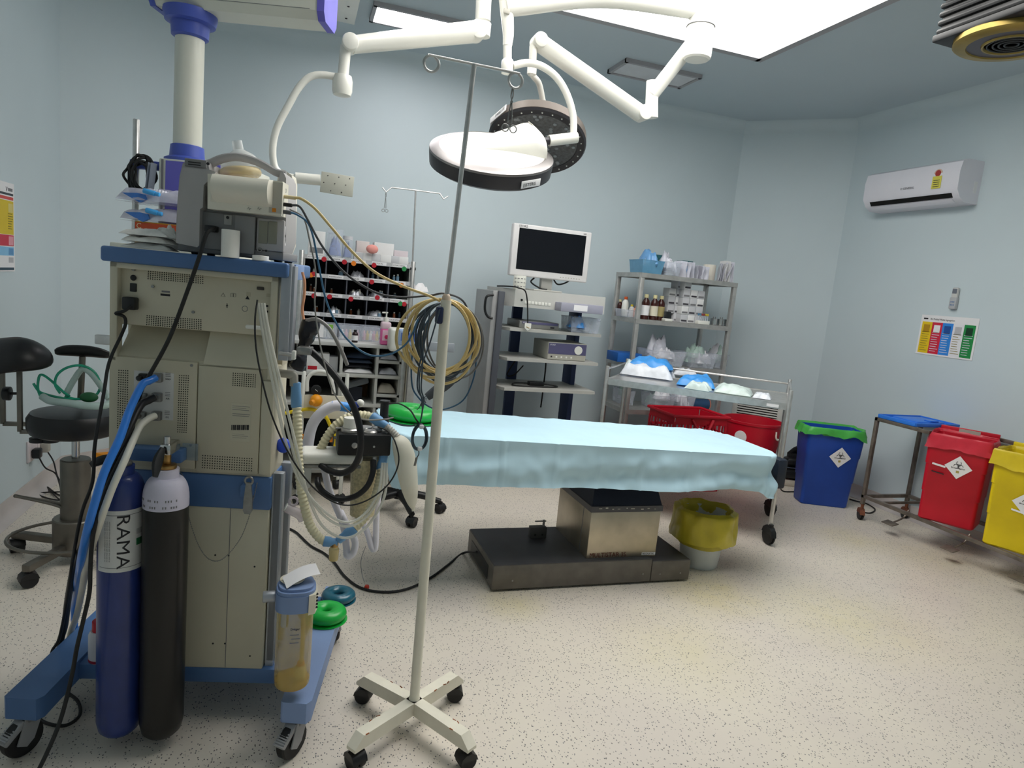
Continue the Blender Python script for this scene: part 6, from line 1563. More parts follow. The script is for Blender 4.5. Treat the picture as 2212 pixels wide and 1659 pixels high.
# third shelf
carton('long blue carton lettered H on the third rack shelf', ork2(1348, 770, 2, .2), .22, .2, .075, mat('carton_blue', '#1d5fb0', .5), None)
text('lettering', 'H', .05, TF(.05, -.1008, .012), PAPER, bpy.data.objects[[o.name for o in COL.objects if o.name.startswith('carton')][-1]])
GRN = film('greenish_film', '#bcd6cb', .6); WHF = film('white_film', '#dfdfe6', .8)
basket('clear tub overflowing with white wrapped items on the third shelf', ork2(1425, 790, 2, .12), .28, .22, .12, CBIN, 0, [WHF, WHF, PKT, WHF], seed=11)
basket('clear round-cornered tub of greenish pouches on the third shelf', ork2(1500, 790, 2, .12), .22, .22, .12, CBIN, 0, [GRN, WHF, GRN, WHF], seed=14)
basket('small clear tub of greenish pouches at the end of the third rack shelf', ork2(1541, 790, 2, .17), .11, .2, .12, CBIN, 0, [GRN, GRN, WHF], seed=17)
# fourth shelf
basket('clear tub with green and white packs on the lowest visible shelf', ork2(1418, 880, 3, .12), .165, .22, .12, CBIN, 0, [GRN, mat('pack_green', '#3f8f6a', .5), WHF], seed=21)
basket('clear tub of white packs in the middle of the lowest visible shelf', ork2(1463, 880, 3, .12), .15, .22, .12, CBIN, 0, [WHF, WHF, PKT], seed=24)
t = thing('wrapped_roll', 'dark blue wrapped roll with salmon end on the lowest visible shelf', 'roll', ork2(1515, 880, 3, .12) + V((0, 0, .045))); B().rcyl((-.15, .03, 0), (.06, 0, 0), .045).build('roll', mat('roll_navy', '#26476b', .5), t); B().lathe([(.046, 0), (.046, .004), (0, .004)], (.06, 0, 0), 22, roty(math.pi / 2)).build('end', mat('salmon', '#d98f79', .5), t)
basket('clear tub of pale packs beside the post on the lowest visible shelf', ork2(1346, 860, 3, .27), .085, .2, .12, CBIN, 0, [WHF, GRN], seed=27)
# red slotted basket on the floor in front of the rack
by_ = 4.42; p = atY(1487, 890, by_); wB = abs(atY(1545, 895, by_).x - atY(1430, 885, by_).x)
t = thing('slotted_basket', 'red rectangular slotted plastic basket in front of the rack', 'basket', (p.x, by_, 0)); hB = p.z
def rw(f): return wB * (.72 + .25 * f)
for sd in range(4):
    w_ = (wB, wB * .8)[sd % 2]; M = rotz(sd * math.pi / 2)
    dist = (wB * .8, wB)[sd % 2] / 2
    b = B(M)
    lo_, hi_ = hB * .55, hB
    for k in range(9):
        x = -w_ / 2 * .92 + k * w_ * .92 / 8; b.prism([(x - .008, lo_ + .05), (x + .008, lo_ + .05), (x + .009, hi_ - .06), (x - .009, hi_ - .06)], -dist * .95 - .004, -dist * .95, YX)
    for z0_, z1_ in ((0, lo_ + .055), (hi_ - .065, hi_ - .01), ((lo_ + hi_) / 2 - .01, (lo_ + hi_) / 2 + .01)): b.bx(-w_ / 2 * .93, w_ / 2 * .93, -dist * .95 - .004, -dist * .95, z0_, z1_)
    b.build('side', BINR, t)
b = B(); b.tube([(-wB / 2, -wB * .4, hB), (wB / 2, -wB * .4, hB), (wB / 2, wB * .4, hB), (-wB / 2, wB * .4, hB)], .012, 8, 1, closed=True); b.build('rim', BINR, t)
B().bx(-wB * .45, wB * .45, -wB * .36, wB * .36, 0, .01).build('floor_plate', BINR, t)
b = B(); b.tube([(-wB * .18, -wB * .41, hB - .02), (-.02, -wB * .44, hB - .12), (.05, -wB * .44, hB - .12), (wB * .2, -wB * .41, hB - .02)], .012, 8, 1, flat=.5); b.build('handle', BINR, t)
# wall vent grille on the corner wall
g0 = atY(1648, 873, 5.0)
cw_d = V((1, -1, 0)).normalized()
mid = V((XR - CHR / 2, YB - CHR / 2, 0))
r0 = ray(1636, 885); nrm = V((-1, -1, 0)).normalized(); tt = (mid - CAM).dot(nrm) / r0.dot(nrm); gp = CAM + r0 * tt
t = thing('wall_vent', 'white louvered air vent low on the corner wall behind the red tub', 'vent', gp + nrm * .001, R(-45))
GRW = mat('vent_white', '#d9d8d2', .5)
b = B(); 
for x in (-.2, .2): b.bx(x - .022, x + .022, -.02, 0, -.15, .15, .003)
for z in (-.14, .14): b.bx(-.2, .2, -.02, 0, z - .022, z + .022, .003)
b.build('frame', GRW, t); B().bx(-.19, .19, -.004, 0, -.13, .13).build('backing', HOLE, t)
for k in range(11): B().box((0, -.012, -.112 + k * .0225), (.37, .016, .004), rot=rotx(R(35))).build('louver', GRW, t)

# ------------------------------------------------------------------ endoscopy tower
TY = 4.50
TG = mat('tower_grey', '#4a4d55', .45, var=.04); TL = mat('tower_light', '#c2c2bd', .45, var=.02); TSH = mat('tower_shelf', '#b0b0ab', .5, var=.03); NAVY = mat('tower_navy', '#26375e', .5); VIO = mat('device_violet', '#565476', .45)
def tw(px, py, y=TY): return atY(px, py, y)
x0 = tw(1064, 640).x; xs = tw(1089, 640).x; x1 = tw(1303, 690).x
t = TW = thing('endoscopy_tower', 'grey endoscopy equipment tower with side handle and four shelves', 'equipment tower', (x0, TY, 0))
def lt(px, py, y=TY): return atY(px, py, y) - V((x0, TY, 0))
zt0 = lt(1075, 628).z
B().bx(0, (xs - x0) * .5, 0, .46, .08, zt0, .006).build('side_column', mat('column_silver', '#9a9a9a', .4, .3), t)
B().bx((xs - x0) * .45, xs - x0, -.02, .46, .08, zt0, .006).build('side_panel', TG, t)
WT_ = x1 - x0
B().bx(WT_ - .09, WT_ - .05, .28, .46, .08, zt0 - .1, .006).build('rear_post', NAVY, t); B().bx(.3, .38, .42, .46, .08, zt0 - .1, .004).build('rear_post', NAVY, t)
p0, p1 = lt(1052, 640, TY), lt(1052, 690, TY)
B().tube([lt(1066, 637), lt(1052, 640), lt(1048, 655), lt(1048, 672), lt(1054, 684), lt(1064, 688)], .009, 8, 4).build('handle', BLACK, t)
za, zb_ = lt(1180, 630).z, lt(1180, 668).z
b = B(); b.prism([(xs - x0, .12), (xs - x0 + .08, .0), (WT_, .0), (WT_, .46), (xs - x0, .46)], zb_, za); b.build('head_box', TL, t)
for k in range(8):
    p = lt(1136 + k * 7.2, 653 + k * .7); B().bx(p.x - .010, p.x + .010, -.004, 0, p.z - .011, p.z + .011, .002).build('rocker_switch', WHITE, t)
p = lt(1127, 648); B().cyl(p + V((0, .001, 0)), p + V((0, -.003, 0)), .008).build('socket', BLACK, t)
zsh = [lt(1190, 714).z, lt(1180, 777).z, lt(1170, 840).z, .36]
for k, z in enumerate(zsh):
    b = B(); b.prism([(xs - x0, .10), (xs - x0 + .06, -.02), (WT_ - .01, -.02), (WT_ - .01, .44), (xs - x0, .44)], z - .022, z); b.build('shelf', TSH, t)
B().bx(0, WT_ - .05, 0, .46, .05, .10, .006).build('base', TG, t)
for x in (.04, WT_ - .1):
    for y in (.05, .40): caster(t, (x, y, 0), .03, .02, RUBBER, BLACK, .4, .06)
B().tube([lt(1180, 770, TY + .35), lt(1178, 800, TY + .35), lt(1172, 850, TY + .35), lt(1168, 880, TY + .35)], .006, 7, 4).build('rear_cable', RUBBER, t)
B().tube([lt(1120, 770, TY + .3), lt(1095, 808, TY + .2), lt(1110, 810, TY + .2), lt(1130, 790, TY + .3)], .005, 7, 4).build('rear_cable', RUBBER, t)
def ots(px, k, y): p = atY(px, 700, TY + y); return V((p.x, TY + y, zsh[k] + .001))
# monitor
MY = TY + .2
a, c_ = tw(1108, 481, MY), tw(1270, 611, MY); a2 = tw(1276, 502, MY)
wM = a2.x - a.x; hM = a.z - tw(1100, 594, MY).z + .0
zc_ = (tw(1190, 492, MY).z + tw(1185, 603, MY).z) / 2; hM = tw(1190, 492, MY).z - tw(1185, 603, MY).z
t = thing('display_monitor', 'white framed black medical display on top of the endoscopy tower', 'monitor', ((a.x + a2.x) / 2, MY, za - 0 + 0))
zc_ -= za
B().bx(-wM / 2, wM / 2, -.03, .03, zc_ - hM / 2, zc_ + hM / 2, .010, seg=3).build('frame', mat('display_white', '#d8d6d6', .4), t)
B().bx(-wM / 2 + .045, wM / 2 - .045, -.0315, -.029, zc_ - hM / 2 + .05, zc_ + hM / 2 - .03).build('screen', mat('screen_black', '#101218', .2), t)
text('lettering', 'STORZ', .022, TF(-wM / 2 + .04, -.0312, zc_ + hM / 2 - .024), INK, t); text('lettering', 'HD', .018, TF(wM / 2 - .07, -.0312, zc_ + hM / 2 - .024), INK, t)
for k in range(8): B().box((wM / 2 - .22 + k * .022, -.031, zc_ - hM / 2 + .022), (.008, .002, .006)).build('button', GREYP, t)
B().bx(-.045, .045, .0, .05, .004, zc_, .006).build('stand', mat('stand_grey', '#a6a6a2', .5), t); B().bx(-.13, .10, -.08, .12, 0, .012, .006).build('foot', mat('stand_grey2', '#b5b5b0', .5), t)
B().tube([(-.09, .04, zc_ - hM / 2), (-.11, .05, .06), (-.05, .0, .02), (.0, -.02, .014)], .006, 7, 5).build('display_cable', RUBBER, t); B().tube([(.06, .04, zc_ - hM / 2 + .01), (.1, .04, zc_ - hM / 2 - .03), (.15, .03, zc_ - hM / 2 - .02), (.2, .03, zc_ - hM / 2 + .01)], .006, 7, 5).build('display_cable', RUBBER, t)
t = thing('tape_roll', 'white roll with printed marks standing on the tower below the display', 'tape roll', tw(1121, 625, TY + .12) * 1.0); t.location.z = za + .0
B().lathe([(.02, 0), (.044, 0), (.046, .003), (.046, .095), (.044, .098), (.02, .098)], n=26, cap=False).build('roll', mat('roll_print', '#d8d8cf', .8), t)
for k in range(14): B().box((.0465 * math.sin(R(-60 + 30 * (k % 5))), -.0465 * math.cos(R(-60 + 30 * (k % 5))), .02 + .028 * (k // 5)), (.014, .001, .005), rz=R(-60 + 30 * (k % 5))).build('print', INKG, t)
def device(name, label, pa, pb, y, depth, m_, cat='device'):
    a, c_ = tw(*pa, TY + y), tw(*pb, TY + y); t = thing(name, label, cat, ((a.x + c_.x) / 2, TY + y, c_.z)); w_, h = c_.x - a.x, a.z - c_.z
    B().bx(-w_ / 2, w_ / 2, 0, depth, 0, h, .005).build('case', m_, t); return t, w_, h
# insufflator box at head level (grey box on clear bin)
t, w_, h = device('camera_control_unit', 'grey box with paper label above the clear tub on the tower', (1213, 653), (1302, 680), -.12, .122, mat('ccu_grey', '#9c9cab', .45))
t.location.z = zb_ - .005 if False else t.location.z
B().bx(-w_ * .2, w_ * .12, -.002, 0, h * .2, h * .85).build('paper_label', PAPER, t)
t = basket('clear lidded tub with blue cloth under the grey box', ots(1253, 0, .08), .22, .2, lt(1253, 685).z - zsh[0] - .004, CBIN, 0, [WRAPB], seed=31, flare=1.06)
t, w_, h = device('video_processor', 'slim silver video processor on the upper tower shelf', (1123, 690), (1207, 712), .04, .3, mat('proc_silver', '#8d8d8a', .4, .4)); t.location.z = zsh[0] + .001
B().bx(-w_ / 2 + .02, w_ / 2 - .01, -.002, 0, h * .62, h * .95).build('dark_strip', VIO, t); B().bx(w_ * .28, w_ * .38, -.002, 0, h * .2, h * .42).build('button', INK, t); text('lettering', 'STORZ', .014, TF(-w_ / 2 + .025, -.0022, h * .68), PAPER, t)
t, w_, h = device('light_source', 'violet fronted cold light source with round dial on the middle shelf', (1186, 732), (1265, 775), .02, .32, mat('ls_case', '#b3b2a8', .5)); t.location.z = zsh[1] + .001
B().bx(-w_ / 2 + .004, w_ / 2 - .004, -.003, 0, h * .34, h * .96).build('front_panel', VIO, t); B().bx(-w_ / 2 + .004, w_ / 2 - .004, -.003, 0, h * .03, h * .33).build('lower_panel', GREYP, t)
B().lathe([(.032, 0), (.032, .004), (.008, .005), (.008, .003), (0, .003)], (w_ * .28, -.003, h * .62), 26, FRONT).build('dial', WHITE, t)
for k in range(5): B().box((-w_ * .4 + k * .04, -.004, h * .18), (.012, .003, .012)).build('button', INK if k == 0 else WHITE, t)
text('lettering', 'STORZ', .014, TF(-w_ / 2 + .012, -.0032, h * .82), PAPER, t)
t = thing('power_supply', 'black cable and adapter lying on the lower tower shelf', 'cable', ots(1170, 2, .15)); B().bx(-.06, .06, -.03, .03, 0, .03, .006).build('adapter', BLACK, t); B().tube([(-.05, 0, .015), (-.16, .03, .006), (-.2, -.08, .006), (-.05, -.1, .006), (.12, -.08, .006), (.16, -.03, .006), (.05, .0, .015)], .005, 7, 5).build('lead', RUBBER, t)
t = thing('light_cable', 'navy cable coiled on the lowest tower shelf', 'cable', ots(1185, 3, .15))
for k in range(4): B().torus((0, 0, .008 + .010 * k), .10 - .004 * (k % 2), .006, n=30, k=8).build('turn', NAVY, t)
cable('tower_cord', [V((xs - .01, TY + .16, za + .007)), V((xs + .03, TY + .06, za + .012)), V((xs + .075, TY - .012, za + .012)), tw(1120, 622, TY - .04), tw(1134, 628, TY - .05), tw(1139, 650, TY - .05), tw(1140, 690, TY - .05), tw(1140, 698, TY - .05)], .005, RUBBER, 'black cord hanging in front of the tower switches')
t = thing('cord_tag', 'small white shield-shaped tag at the end of the tower cord', 'tag', tw(1140, 706, TY - .05)); B().prism([(-.024, .026), (.024, .026), (.024, -.008), (0, -.028), (-.024, -.008)], -.003, .003, YX).build('tag', WHITE, t); B().tube([(-.014, -.005, .0), (.012, -.005, -.008)], .002, 5, 2).build('mark', mat('tag_gold', '#b58a4a', .5), t)
t = thing('endoscope_camera', 'black camera head and white box on the lowest tower shelf', 'camera', ots(1090, 3, .02)); B().tube([(0, 0, .03), (.03, 0, .08), (.045, 0, .12)], .02, 10, 4).build('head', BLACK, t); B().bx(.03, .12, -.06, .02, 0, .035, .003).build('box', mat('beige_box', '#b9b3a2', .5), t)

# ------------------------------------------------------------------ medicine cabinet with pigeonholes
KY = 4.78
def kb(px, py, y=KY): return atY(px, py, y)
kx0, kx1 = kb(658, 560).x, kb(886, 580).x
t = MC = thing('medicine_cabinet', 'steel medicine cabinet with labelled dark pigeonholes above an open counter', 'cabinet', (kx0, KY, 0))
KW = kx1 - kx0
def lk(px, py, y=KY): return atY(px, py, y) - V((kx0, KY, 0))
rz_ = [lk(664, 551).z, lk(664, 590).z, lk(664, 631).z, lk(662, 674).z, lk(662, 720).z]
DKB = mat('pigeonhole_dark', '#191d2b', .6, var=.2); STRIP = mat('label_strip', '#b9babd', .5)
Dk = .28
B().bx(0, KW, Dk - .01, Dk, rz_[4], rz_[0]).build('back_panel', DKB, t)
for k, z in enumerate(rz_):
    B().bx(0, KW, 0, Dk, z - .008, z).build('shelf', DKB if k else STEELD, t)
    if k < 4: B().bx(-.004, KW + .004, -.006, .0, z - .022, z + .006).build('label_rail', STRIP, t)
for k in range(6):
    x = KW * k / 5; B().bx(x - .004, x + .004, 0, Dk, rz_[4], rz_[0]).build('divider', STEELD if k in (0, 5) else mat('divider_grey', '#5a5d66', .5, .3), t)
for x, y in ((KW + .02, -.0), (KW + .02, Dk), (-.02, 0.), (-.02, Dk)): B().rcyl((x, y, 0), (x, y, rz_[0] + .03), .017).build('post', STEEL, t)
words = (('KETOROLAC', 'GLYCOPYR', 'NEOSTIG', 'OXYTOCIN', 'ATRACURIUM'), ('ATROPINE', 'ANAWIN HEAVY', 'METOLAR', 'HAEMACCEL', 'GENTAMYCIN'), ('CALCIUM', 'DOPAMINE', 'LASIX MIDAZ', 'AMINOPHYLLINE', 'PHENOLYTE'), ('LOX 2%', 'DERIPHYLLINE', 'ONDEM', 'SODA ROPIN', 'LOX 2% WITH AD'))
rdm = random.Random(21)
for r_ in range(4):
    for k in range(5):
        x = KW * (k + .12) / 5; w_ = KW / 5 * .7
        lo_ = B().bx(x, x + w_, -.0075, -.006, rz_[r_] - .019, rz_[r_] + .003).build('label', PAPER, t)
        text('lettering', words[r_][k], .0135, TF(x + .004, -.008, rz_[r_] - .013), INK, lo_, sx=min(1., (w_ - .008) / (len(words[r_][k]) * .0092)))
DOTS = [mat('dot_red', '#b51f2e', .4), mat('dot_orange', '#e07c22', .4), mat('dot_green', '#2f8a4f', .4)]
for px_, py_, c_ in ((700, 560, 0), (744, 566, 0), (764, 569, 1), (808, 573, 0), (873, 581, 2), (672, 594, 1), (677, 592, 0), (803, 609, 0), (867, 616, 1), (678, 639, 0), (712, 641, 0), (758, 646, 0), (815, 643, 0), (865, 656, 2), (873, 657, 0)):
    p = lk(px_, py_, KY - .008); B().lathe([(.017, 0), (.017, .001), (0, .0015)], p, 18, FRONT).build('dot_sticker', DOTS[c_], t)
# vials in the pigeonholes
CLV = mat('vial_blue', '#8fb4cf', .3, alpha=.8); AMB = mat('vial_amber', '#8a4a2c', .3); vs_ = []
def vial(label, p, r_, h, m_, c_, group):
    t = thing('vial', label, 'vial', p, 0, group); B().lathe([(0, 0), (r_, 0), (r_, h * .65), (r_ * .5, h * .78), (r_ * .5, h * .82)], n=14).build('glass', m_, t); B().lathe([(r_ * .6, h * .8), (r_ * .6, h), (0, h)], n=12).build('cap', c_, t); return t
for r_ in range(4):
    for k in range(5):
        for j in range(rdm.choice((1, 2, 2))):
            p = V((kx0 + KW * (k + rdm.uniform(.25, .8)) / 5, KY + rdm.uniform(.04, .15), rz_[r_ + 1] + .0005)); mm = rdm.choice((CLV, CLV, WHITE, AMB))
            vial({CLV: 'small pale blue medicine vial in a cabinet pigeonhole', WHITE: 'small white medicine vial in a cabinet pigeonhole', AMB: 'small amber medicine vial in a cabinet pigeonhole'}[mm] if False else ('small pale blue medicine vial in a cabinet pigeonhole' if mm is CLV else 'small white medicine vial in a cabinet pigeonhole' if mm is WHITE else 'small amber medicine vial in a cabinet pigeonhole'), p, rdm.uniform(.009, .013), rdm.uniform(.035, .055), mm, WHITE if mm is not WHITE else GREYP, 'vials in the pigeonholes')
for r_, k in ((1, 2), (1, 3), (2, 1), (2, 3), (0, 2), (3, 3)):
    p = V((kx0 + KW * (k + .5) / 5, KY + .08, rz_[r_ + 1] + .001)); crumple('ampoule_strip', 'silvery blister strips heaped in a cabinet pigeonhole', 'blister pack', p, .09, .08, .035, mat('blister', '#b9bcc4', .3, .3), r_ * 3 + k, .4, n=8, amp=.9, group='blister strips in the pigeonholes')
# things on top
def okt(px, y): p = atY(px, 560, KY + y); return V((p.x, KY + y, rz_[0] + .001))
carton('tall white carton with dark print beside the large jar on the cabinet top', okt(682, .12), .11, .12, .17, CARDW, INKG)
def jar(label, p, r_, h, m_, cap):
    t = thing('jar', label, 'jar', p); B().lathe([(0, 0), (r_, 0), (r_ * 1.02, .004), (r_ * 1.02, h * .8), (r_ * .9, h * .86)], n=26).build('body', m_, t); B().lathe([(r_ * .97, h * .84), (r_ * .97, h), (0, h)], n=26).build('lid', cap, t)
    o = crumple('x', 'x', 'x', (0, 0, .004), r_ * 1.5, r_ * 1.5, h * .6, mat('jar_fill', '#6f83b8', .5), 3, n=8, amp=.6); o.name = 'contents'; o.parent = t
    for key in ('label', 'category'): del o[key]
jar('large clear jar of blue packets on the cabinet top', okt(722, .12), .056, .2, CBIN, CBIN); jar('small clear jar with red base ring on the cabinet top', okt(749, .10), .035, .16, CBIN, mat('jar_lid', '#cfcfd4', .4))
carton('small cream carton on the cabinet top beside the jars', okt(781, .18), .09, .09, .14, mat('carton_cream', '#d9cfcc', .7), None)
carton('wide white carton with grey end on the cabinet top', okt(826, .14), .14, .12, .14, CARDW, INKG); carton('flat pinkish carton beside the cabinet post', okt(863, .15), .10, .12, .10, mat('carton_pink', '#d8cdd2', .7), INKG)
for k in range(6): carton('row of small white cartons along the cabinet top edge', okt(775 + k * 19, .04), .075, .07, .055, CARDW if k % 2 else CARD, None, .1 * math.sin(k), 'small cartons along the cabinet top')
p = okt(802, .0); tag(B().sph((0, 0, 0), .035, (1.2, .6, .9)).build('sponge', mat('sponge_pink', '#e59a92', .7), loc=p + V((0, -.02, .085))), 'salmon pink round sponge in front of the cartons', 'sponge')
# IV pole on the cabinet
p = kb(890, 545); top = kb(898, 412)
t = thing('infusion_pole', 'thin steel infusion pole with two V hooks fixed to the cabinet post', 'infusion pole', (KW + kx0 + .02, KY - .0, rz_[0] - .2))
L = t.location
B().tube([V((0, 0, 0)), top - L], .0065, 10, 1).build('pole', STEEL, t)
hl = [kb(*k) - L for k in ((826, 405), (834, 415), (846, 405), (898, 411), (950, 418), (958, 430), (968, 424))]
B().tube(hl, .0052, 8, 1).build('hook_bar', STEEL, t); B().rcyl((-.02, 0, .18), (.02, 0, .18), .012).build('clamp', BLACK, t)
forceps('small steel forceps hanging from the pole above the cabinet', kb(834, 416) + V((0, 0, -.004)), .115)
# papers clipped on the post
tag(crumple('paper_bundle', 'sheaf of white papers tucked behind the cabinet post', 'papers', kb(905, 625, KY + .1) + V((0, 0, -.02)), .12, .1, .05, PAPER, 4.5, .3, n=8, amp=.8), 'sheaf of white papers tucked behind the cabinet post', 'papers')
# counter and lower compartments
t = MC
CYF = -.34
zc0 = lk(755, 741, KY + CYF).z
xL_ = lk(600, 741, KY + CYF).x; xR_ = lk(872, 752, KY + CYF).x
WC = mat('counter_grey', '#c3c4c3', .45, var=.04)
B().bx(xL_, xR_, CYF, Dk, zc0 - .025, zc0, .003).build('counter', WC, t)
zl_ = [zc0 - .03, lk(755, 808, KY + CYF).z, lk(755, 872, KY + CYF).z, .10]
LC = mat('compartment_white', '#bfc0bc', .5, var=.04)
xa, xb, xc = lk(735, 780, KY + CYF).x, lk(812, 790, KY + CYF).x, lk(868, 800, KY + CYF).x
for z in zl_[1:]: B().bx(xL_, xR_, CYF + .005, Dk, z - .022, z, .002).build('shelf', LC, t)
for x in (xL_, xa, xb, xR_ - .02): B().bx(x, x + .018, CYF + .01, Dk, .05, zc0 - .02).build('divider', LC, t)
B().bx(xL_, xR_, Dk - .012, Dk, .05, zc0 - .02).build('back_panel', mat('cab_back', '#3a3c42', .6), t)
for py_ in (780, 853): z = lk(840, py_, KY + CYF).z; B().bx(xb + .018, xc, CYF + .01, Dk - .02, z - .02, z, .002).build('shelf', LC, t)
for x in (xR_ + .01, xL_): B().rcyl((x, CYF + .02, 0), (x, CYF + .02, zc0 + .0), .02).build('post', STEEL, t)
B().bx(xR_ + .03, xR_ + .055, CYF + .0, CYF + .03, 0, zc0 - .03).build('cream_post', CREAM, t)
CW = V((kx0, KY, 0))
def onc(px, y, z=None): p = atY(px, 740, KY + y); return V((p.x, KY + y, (zc0 if z is None else z) + .001))
# hand rub
PINK = mat('handrub_pink', '#ec6fb1', .2, alpha=.9); 
t = thing('hand_rub', 'pink hand rub bottle with white pump on the cabinet counter', 'pump bottle', onc(831, CYF + .03))
B().bx(-.034, .034, -.028, .028, 0, .115, .012, seg=3).build('liquid', PINK, t); B().bx(-.0345, .0345, -.0285, .0285, .10, .155, .014, seg=3).build('bottle', mat('handrub_clear', '#ead3df', .25, alpha=.8), t)
B().lathe([(.018, .15), (.016, .165), (.016, .185), (.005, .187), (.005, .212), (.010, .213), (.010, .22), (0, .221)], n=18).build('pump', WHITE, t); B().tube([(0, 0, .216), (-.03, 0, .214)], .005, 8, 2).build('spout', WHITE, t)
B().bx(-.022, .026, -.0295, -.028, .03, .10).build('paper_label', mat('label_pinkish', '#e8c3d4', .6), t); B().lathe([(.014, 0), (.014, .001), (0, .001)], (.006, -.030, .055), 18, FRONT).build('drop_mark', mat('drop_pink', '#d8326f', .5), t)
# clear organiser boxes at the back of the counter
for k, (px_, w_, lab) in enumerate(((700, .16, 'clear box with white and green labels on the counter'), (755, .155, 'clear box with brown bottle and ampoules on the counter'), (799, .13, 'clear box with yellow ampoules on the counter'))):
    bt = basket(lab, onc(px_, -.1), w_, .16, .10, CBIN, 0, None, 'box', 40 + k, 1.02)
    if k == 0: B().prism([(-.01, .10), (.05, .10), (.05, .02)], -.084, -.082, YX).build('green_label', mat('label_lime', '#7cb342', .5), bt); B().bx(-.08, -.01, -.084, -.082, .01, .095).build('white_label', PAPER, bt)
    for j in range(5):
        B().lathe([(0, 0), (.012, 0), (.012, .04), (.006, .05), (.006, .065), (0, .065)], (-w_ * .35 + j * w_ * .17, -.02, .006), 12).build('ampoule', (mat('amp_yellow', '#d6c254', .3), WHITE, mat('amp_pink', '#d9a0ae', .4))[(j + k) % 3] if k else WHITE, bt)
bottle('small dark bottle with white label in front of the counter boxes', onc(766, CYF + .06), .02, .085, mat('bottle_dark', '#2a1a1c', .3), BLACK, PAPER)
# white warmer box on bracket
p = kb(855, 735, KY + CYF - .12)
t = thing('warming_unit', 'white wall box with blue control panel beside the hand rub bottle', 'medical device', (kb(885, 700, KY + CYF - .16).x, KY + CYF - .16, kb(885, 762, KY + CYF - .16).z))
hW = kb(885, 712, KY + CYF - .16).z - t.location.z; wW = kb(918, 735, KY + CYF - .16).x - kb(838, 735, KY + CYF - .16).x
B().bx(-wW / 2, wW / 2, 0, .14, 0, hW, .02, seg=4).build('case', WHITE, t); B().bx(-wW * .28, wW * .3, -.012, .02, hW * .3, hW * 1.0, .012, seg=3).build('panel', mat('panel_blue', '#9db4d8', .4), t)
B().bx(-wW * .22, wW * .22, -.0135, -.012, hW * .5, hW * .85).build('display', mat('panel_deep', '#4f6fb8', .4), t); B().torus((-wW * .0, -.0, hW * .25), .0001, .0001).build('x', WHITE, t) if False else None
B().bx(wW / 2, wW / 2 + .2, .04, .08, hW * .1, hW * .5, .004).build('rail_arm', ALU, t); B().bx(wW * .1, wW * .3, .06, .12, -(t.location.z), 0, .003).build('stand', STEELD, t)
# contents of lower compartments
def onl(px, lev, y): p = atY(px, 800, KY + CYF + y); return V((p.x, KY + CYF + y, zl_[lev] + .001))
carton('white carton with red diamond on the lower cabinet shelf', onl(674, 1, .08), .074, .1, .11, CARDW, DOTS[0]); carton('plain white carton beside the red diamond carton', onl(697, 1, .1), .074, .1, .12, CARDW, None)
carton('grey carton at the divider of the lower cabinet shelf', onl(718, 1, .12), .06, .1, .10, CARD, None)
t = thing('cuff_pile', 'dark folded pressure cuffs piled above a white cloth in the cabinet', 'cuffs', onl(772, 1, .14))
o = crumple('x', 'x', 'x', (0, 0, 0), .185, .2, .034, PAPER, 2.2, n=12, amp=.4, edge=.1); o.name = 'white_cloth'; o.parent = t; del o['label'], o['category']
for k in range(3): o = crumple('x', 'x', 'x', (0, .02, .034 + k * .032), .185, .2, .031, mat('cuff_%d' % k, ('#1d1f26', '#3f4a5c', '#2c3a52')[k], .6), 7 + k, n=12, amp=.25, edge=.1); o.name = 'cuff'; o.parent = t; del o['label'], o['category']
crumple('pouch_pile', 'small pile of clear pouches in the topmost small cabinet slot', 'pouches', V((kb(837, 780, KY + CYF + .1).x, KY + CYF + .1, lk(840, 780, KY + CYF).z + .001)), .12, .13, .04, PKT, 31, n=10, amp=.5, edge=.1)
crumple('pouch_pile', 'clear plastic bits in the middle small cabinet slot', 'pouches', V((kb(835, 810, KY + CYF + .1).x, KY + CYF + .1, zl_[1] + .001)), .12, .13, .04, PKT, 35, n=10, amp=.5, edge=.1)
crumple('pouch_pile', 'tangle of beige pouches in the lowest small cabinet slot', 'pouches', V((kb(832, 850, KY + CYF + .1).x, KY + CYF + .1, lk(840, 853, KY + CYF).z + .001)), .125, .14, .055, mat('pouch_beige', '#a59f92', .6), 38, n=12, amp=.5, edge=.1)
carton('brown cardboard carton in the bottom cabinet compartment', onl(780, 2, .32), .10, .1, .17, mat('carton_brown', '#6a4a2a', .7), None)
t = thing('grey_splint', 'grey foam splint leaning in the bottom cabinet compartment', 'splint', onl(768, 2, .13)); B().box((0, 0, .12), (.19, .08, .045), .015, rot=roty(R(-18))).build('splint', mat('splint_grey', '#7b8088', .7), t); B().bx(-.09, .05, -.03, .03, 0, .1).build('block', DKB, t)
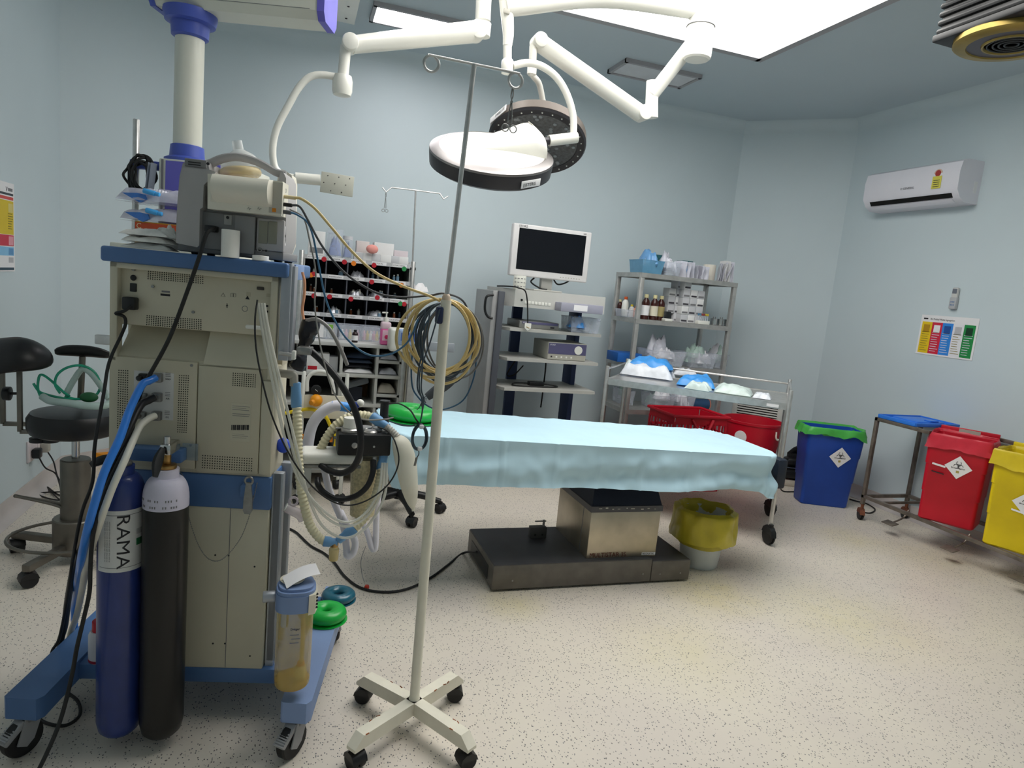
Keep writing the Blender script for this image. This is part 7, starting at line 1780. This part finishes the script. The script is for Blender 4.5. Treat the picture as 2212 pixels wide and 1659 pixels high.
# ------------------------------------------------------------------ white cart behind the breathing unit
VY = 4.05
v0 = atZ(690, 1075, 0)
xq0, xq1 = atY(652, 900, VY).x, atY(745, 900, VY).x
t = thing('oxygen_cart', 'white tube-frame oxygen cart with gauge panel and yellow hose', 'cart', ((xq0 + xq1) / 2, VY, 0))
def lv(px, py, y=VY): return atY(px, py, y) - V(((xq0 + xq1) / 2, VY, 0))
wv = (xq1 - xq0) / 2
B().tube([lv(663, 845), lv(664, 820), lv(675, 806), lv(692, 802), lv(710, 808), lv(718, 830), lv(721, 850)], .012, 10, 5).build('tube_arch', WHITE, t)
a, c_ = lv(652, 845), lv(742, 905); B().bx(a.x, c_.x, -.01, .01, c_.z, a.z - .02, .003).build('gauge_panel', CREAM, t)
for x in (-wv, wv): B().rcyl((x, .0, .05), (x, .0, a.z + .12), .012).build('post', WHITE, t); caster(t, (x, .0, 0), .03, .02, RUBBER, BLACK, .5, .06); B().rcyl((x, .3, .05), (x, .3, a.z), .012).build('post', WHITE, t); caster(t, (x, .3, 0), .03, .02, RUBBER, BLACK, .5, .06)
B().bx(-wv, wv, 0, .3, .24, .26).build('lower_shelf', CREAM, t); B().bx(-wv, wv, 0, .3, .55, .57).build('upper_shelf', CREAM, t)
p = lv(683, 842, VY - .02); B().lathe([(.027, -.005), (.03, .0), (.03, .018), (.025, .02), (0, .02)], p, 22, FRONT).build('gauge', BLACK, t); B().tube([p + V((-.006, -.021, .006)), p + V((.008, -.021, -.006))], .0015, 5, 2).build('needle', WHITE, t)
p = lv(683, 865, VY - .05); B().sph(p, .037).build('orange_valve', mat('valve_orange', '#e8960f', .4), t); B().rcyl(p, p + V((-.03, -.045, -.008)), .016).build('valve_spout', mat('valve_orange2', '#d98a10', .4), t)
B().tube([lv(615, 893, VY - .03), lv(650, 886, VY - .04), lv(672, 884, VY - .04), lv(700, 895, VY - .04), lv(716, 925, VY - .04), lv(726, 945, VY - .04), lv(722, 970, VY - .04)], .0105, 10, 5).build('yellow_hose', mat('hose_yellow', '#e0c318', .4), t)
for px_, py_ in ((656, 943), (712, 950), (695, 1002)): p = lv(px_, py_, VY - .02); B().box(p, (.036, .004, .03)).build('orange_tag', ORANGE, t)
# foot switches behind the blue bin
fp = atZ(1700, 1040, .05)
FSP = atZ(1714, 1046, 0)
t = thing('foot_switch', 'black double foot switch pedals stacked beside the blue bin', 'foot switch', (FSP.x, FSP.y, 0), R(-25))
B().bx(-.12, .12, -.1, .1, .0, .05, .01).build('base', mat('fs_cream', '#c5bdae', .5), t)
B().box((0, -.02, .11), (.22, .16, .07), .02, rot=rotx(R(8))).build('pedal', BLACK, t); B().box((0, .0, .2), (.2, .15, .06), .02, rot=rotx(R(-6))).build('pedal', BLACK, t)
B().rcyl((-.14, -.06, .155), (.12, -.07, .15), .006).build('bar', CHROME, t)
B().tube([(-.06, .02, .25), (-.01, .0, .31), (.06, -.02, .32), (.1, -.02, .28)], .045, 14, 5, flat=.5).build('round_pad', BLACK, t); B().bx(-.08, .05, -.02, .05, .04, .27, .01).build('pillar', BLACK, t)
cable('pedal_cable', [V((FSP.x - .145, FSP.y - .05, .03))] + [atZ(*k, .006) for k in ((1686, 1052), (1692, 1061), (1712, 1062), (1735, 1060))], .005, RUBBER, 'black cord looping on the floor by the foot switch')
cable('pedal_cable', [atZ(*k, .006) for k in ((1835, 1078), (1852, 1083), (1872, 1088), (1890, 1100), (1880, 1108), (1862, 1106))], .005, RUBBER, 'black cord looping on the floor by the rusty caster')
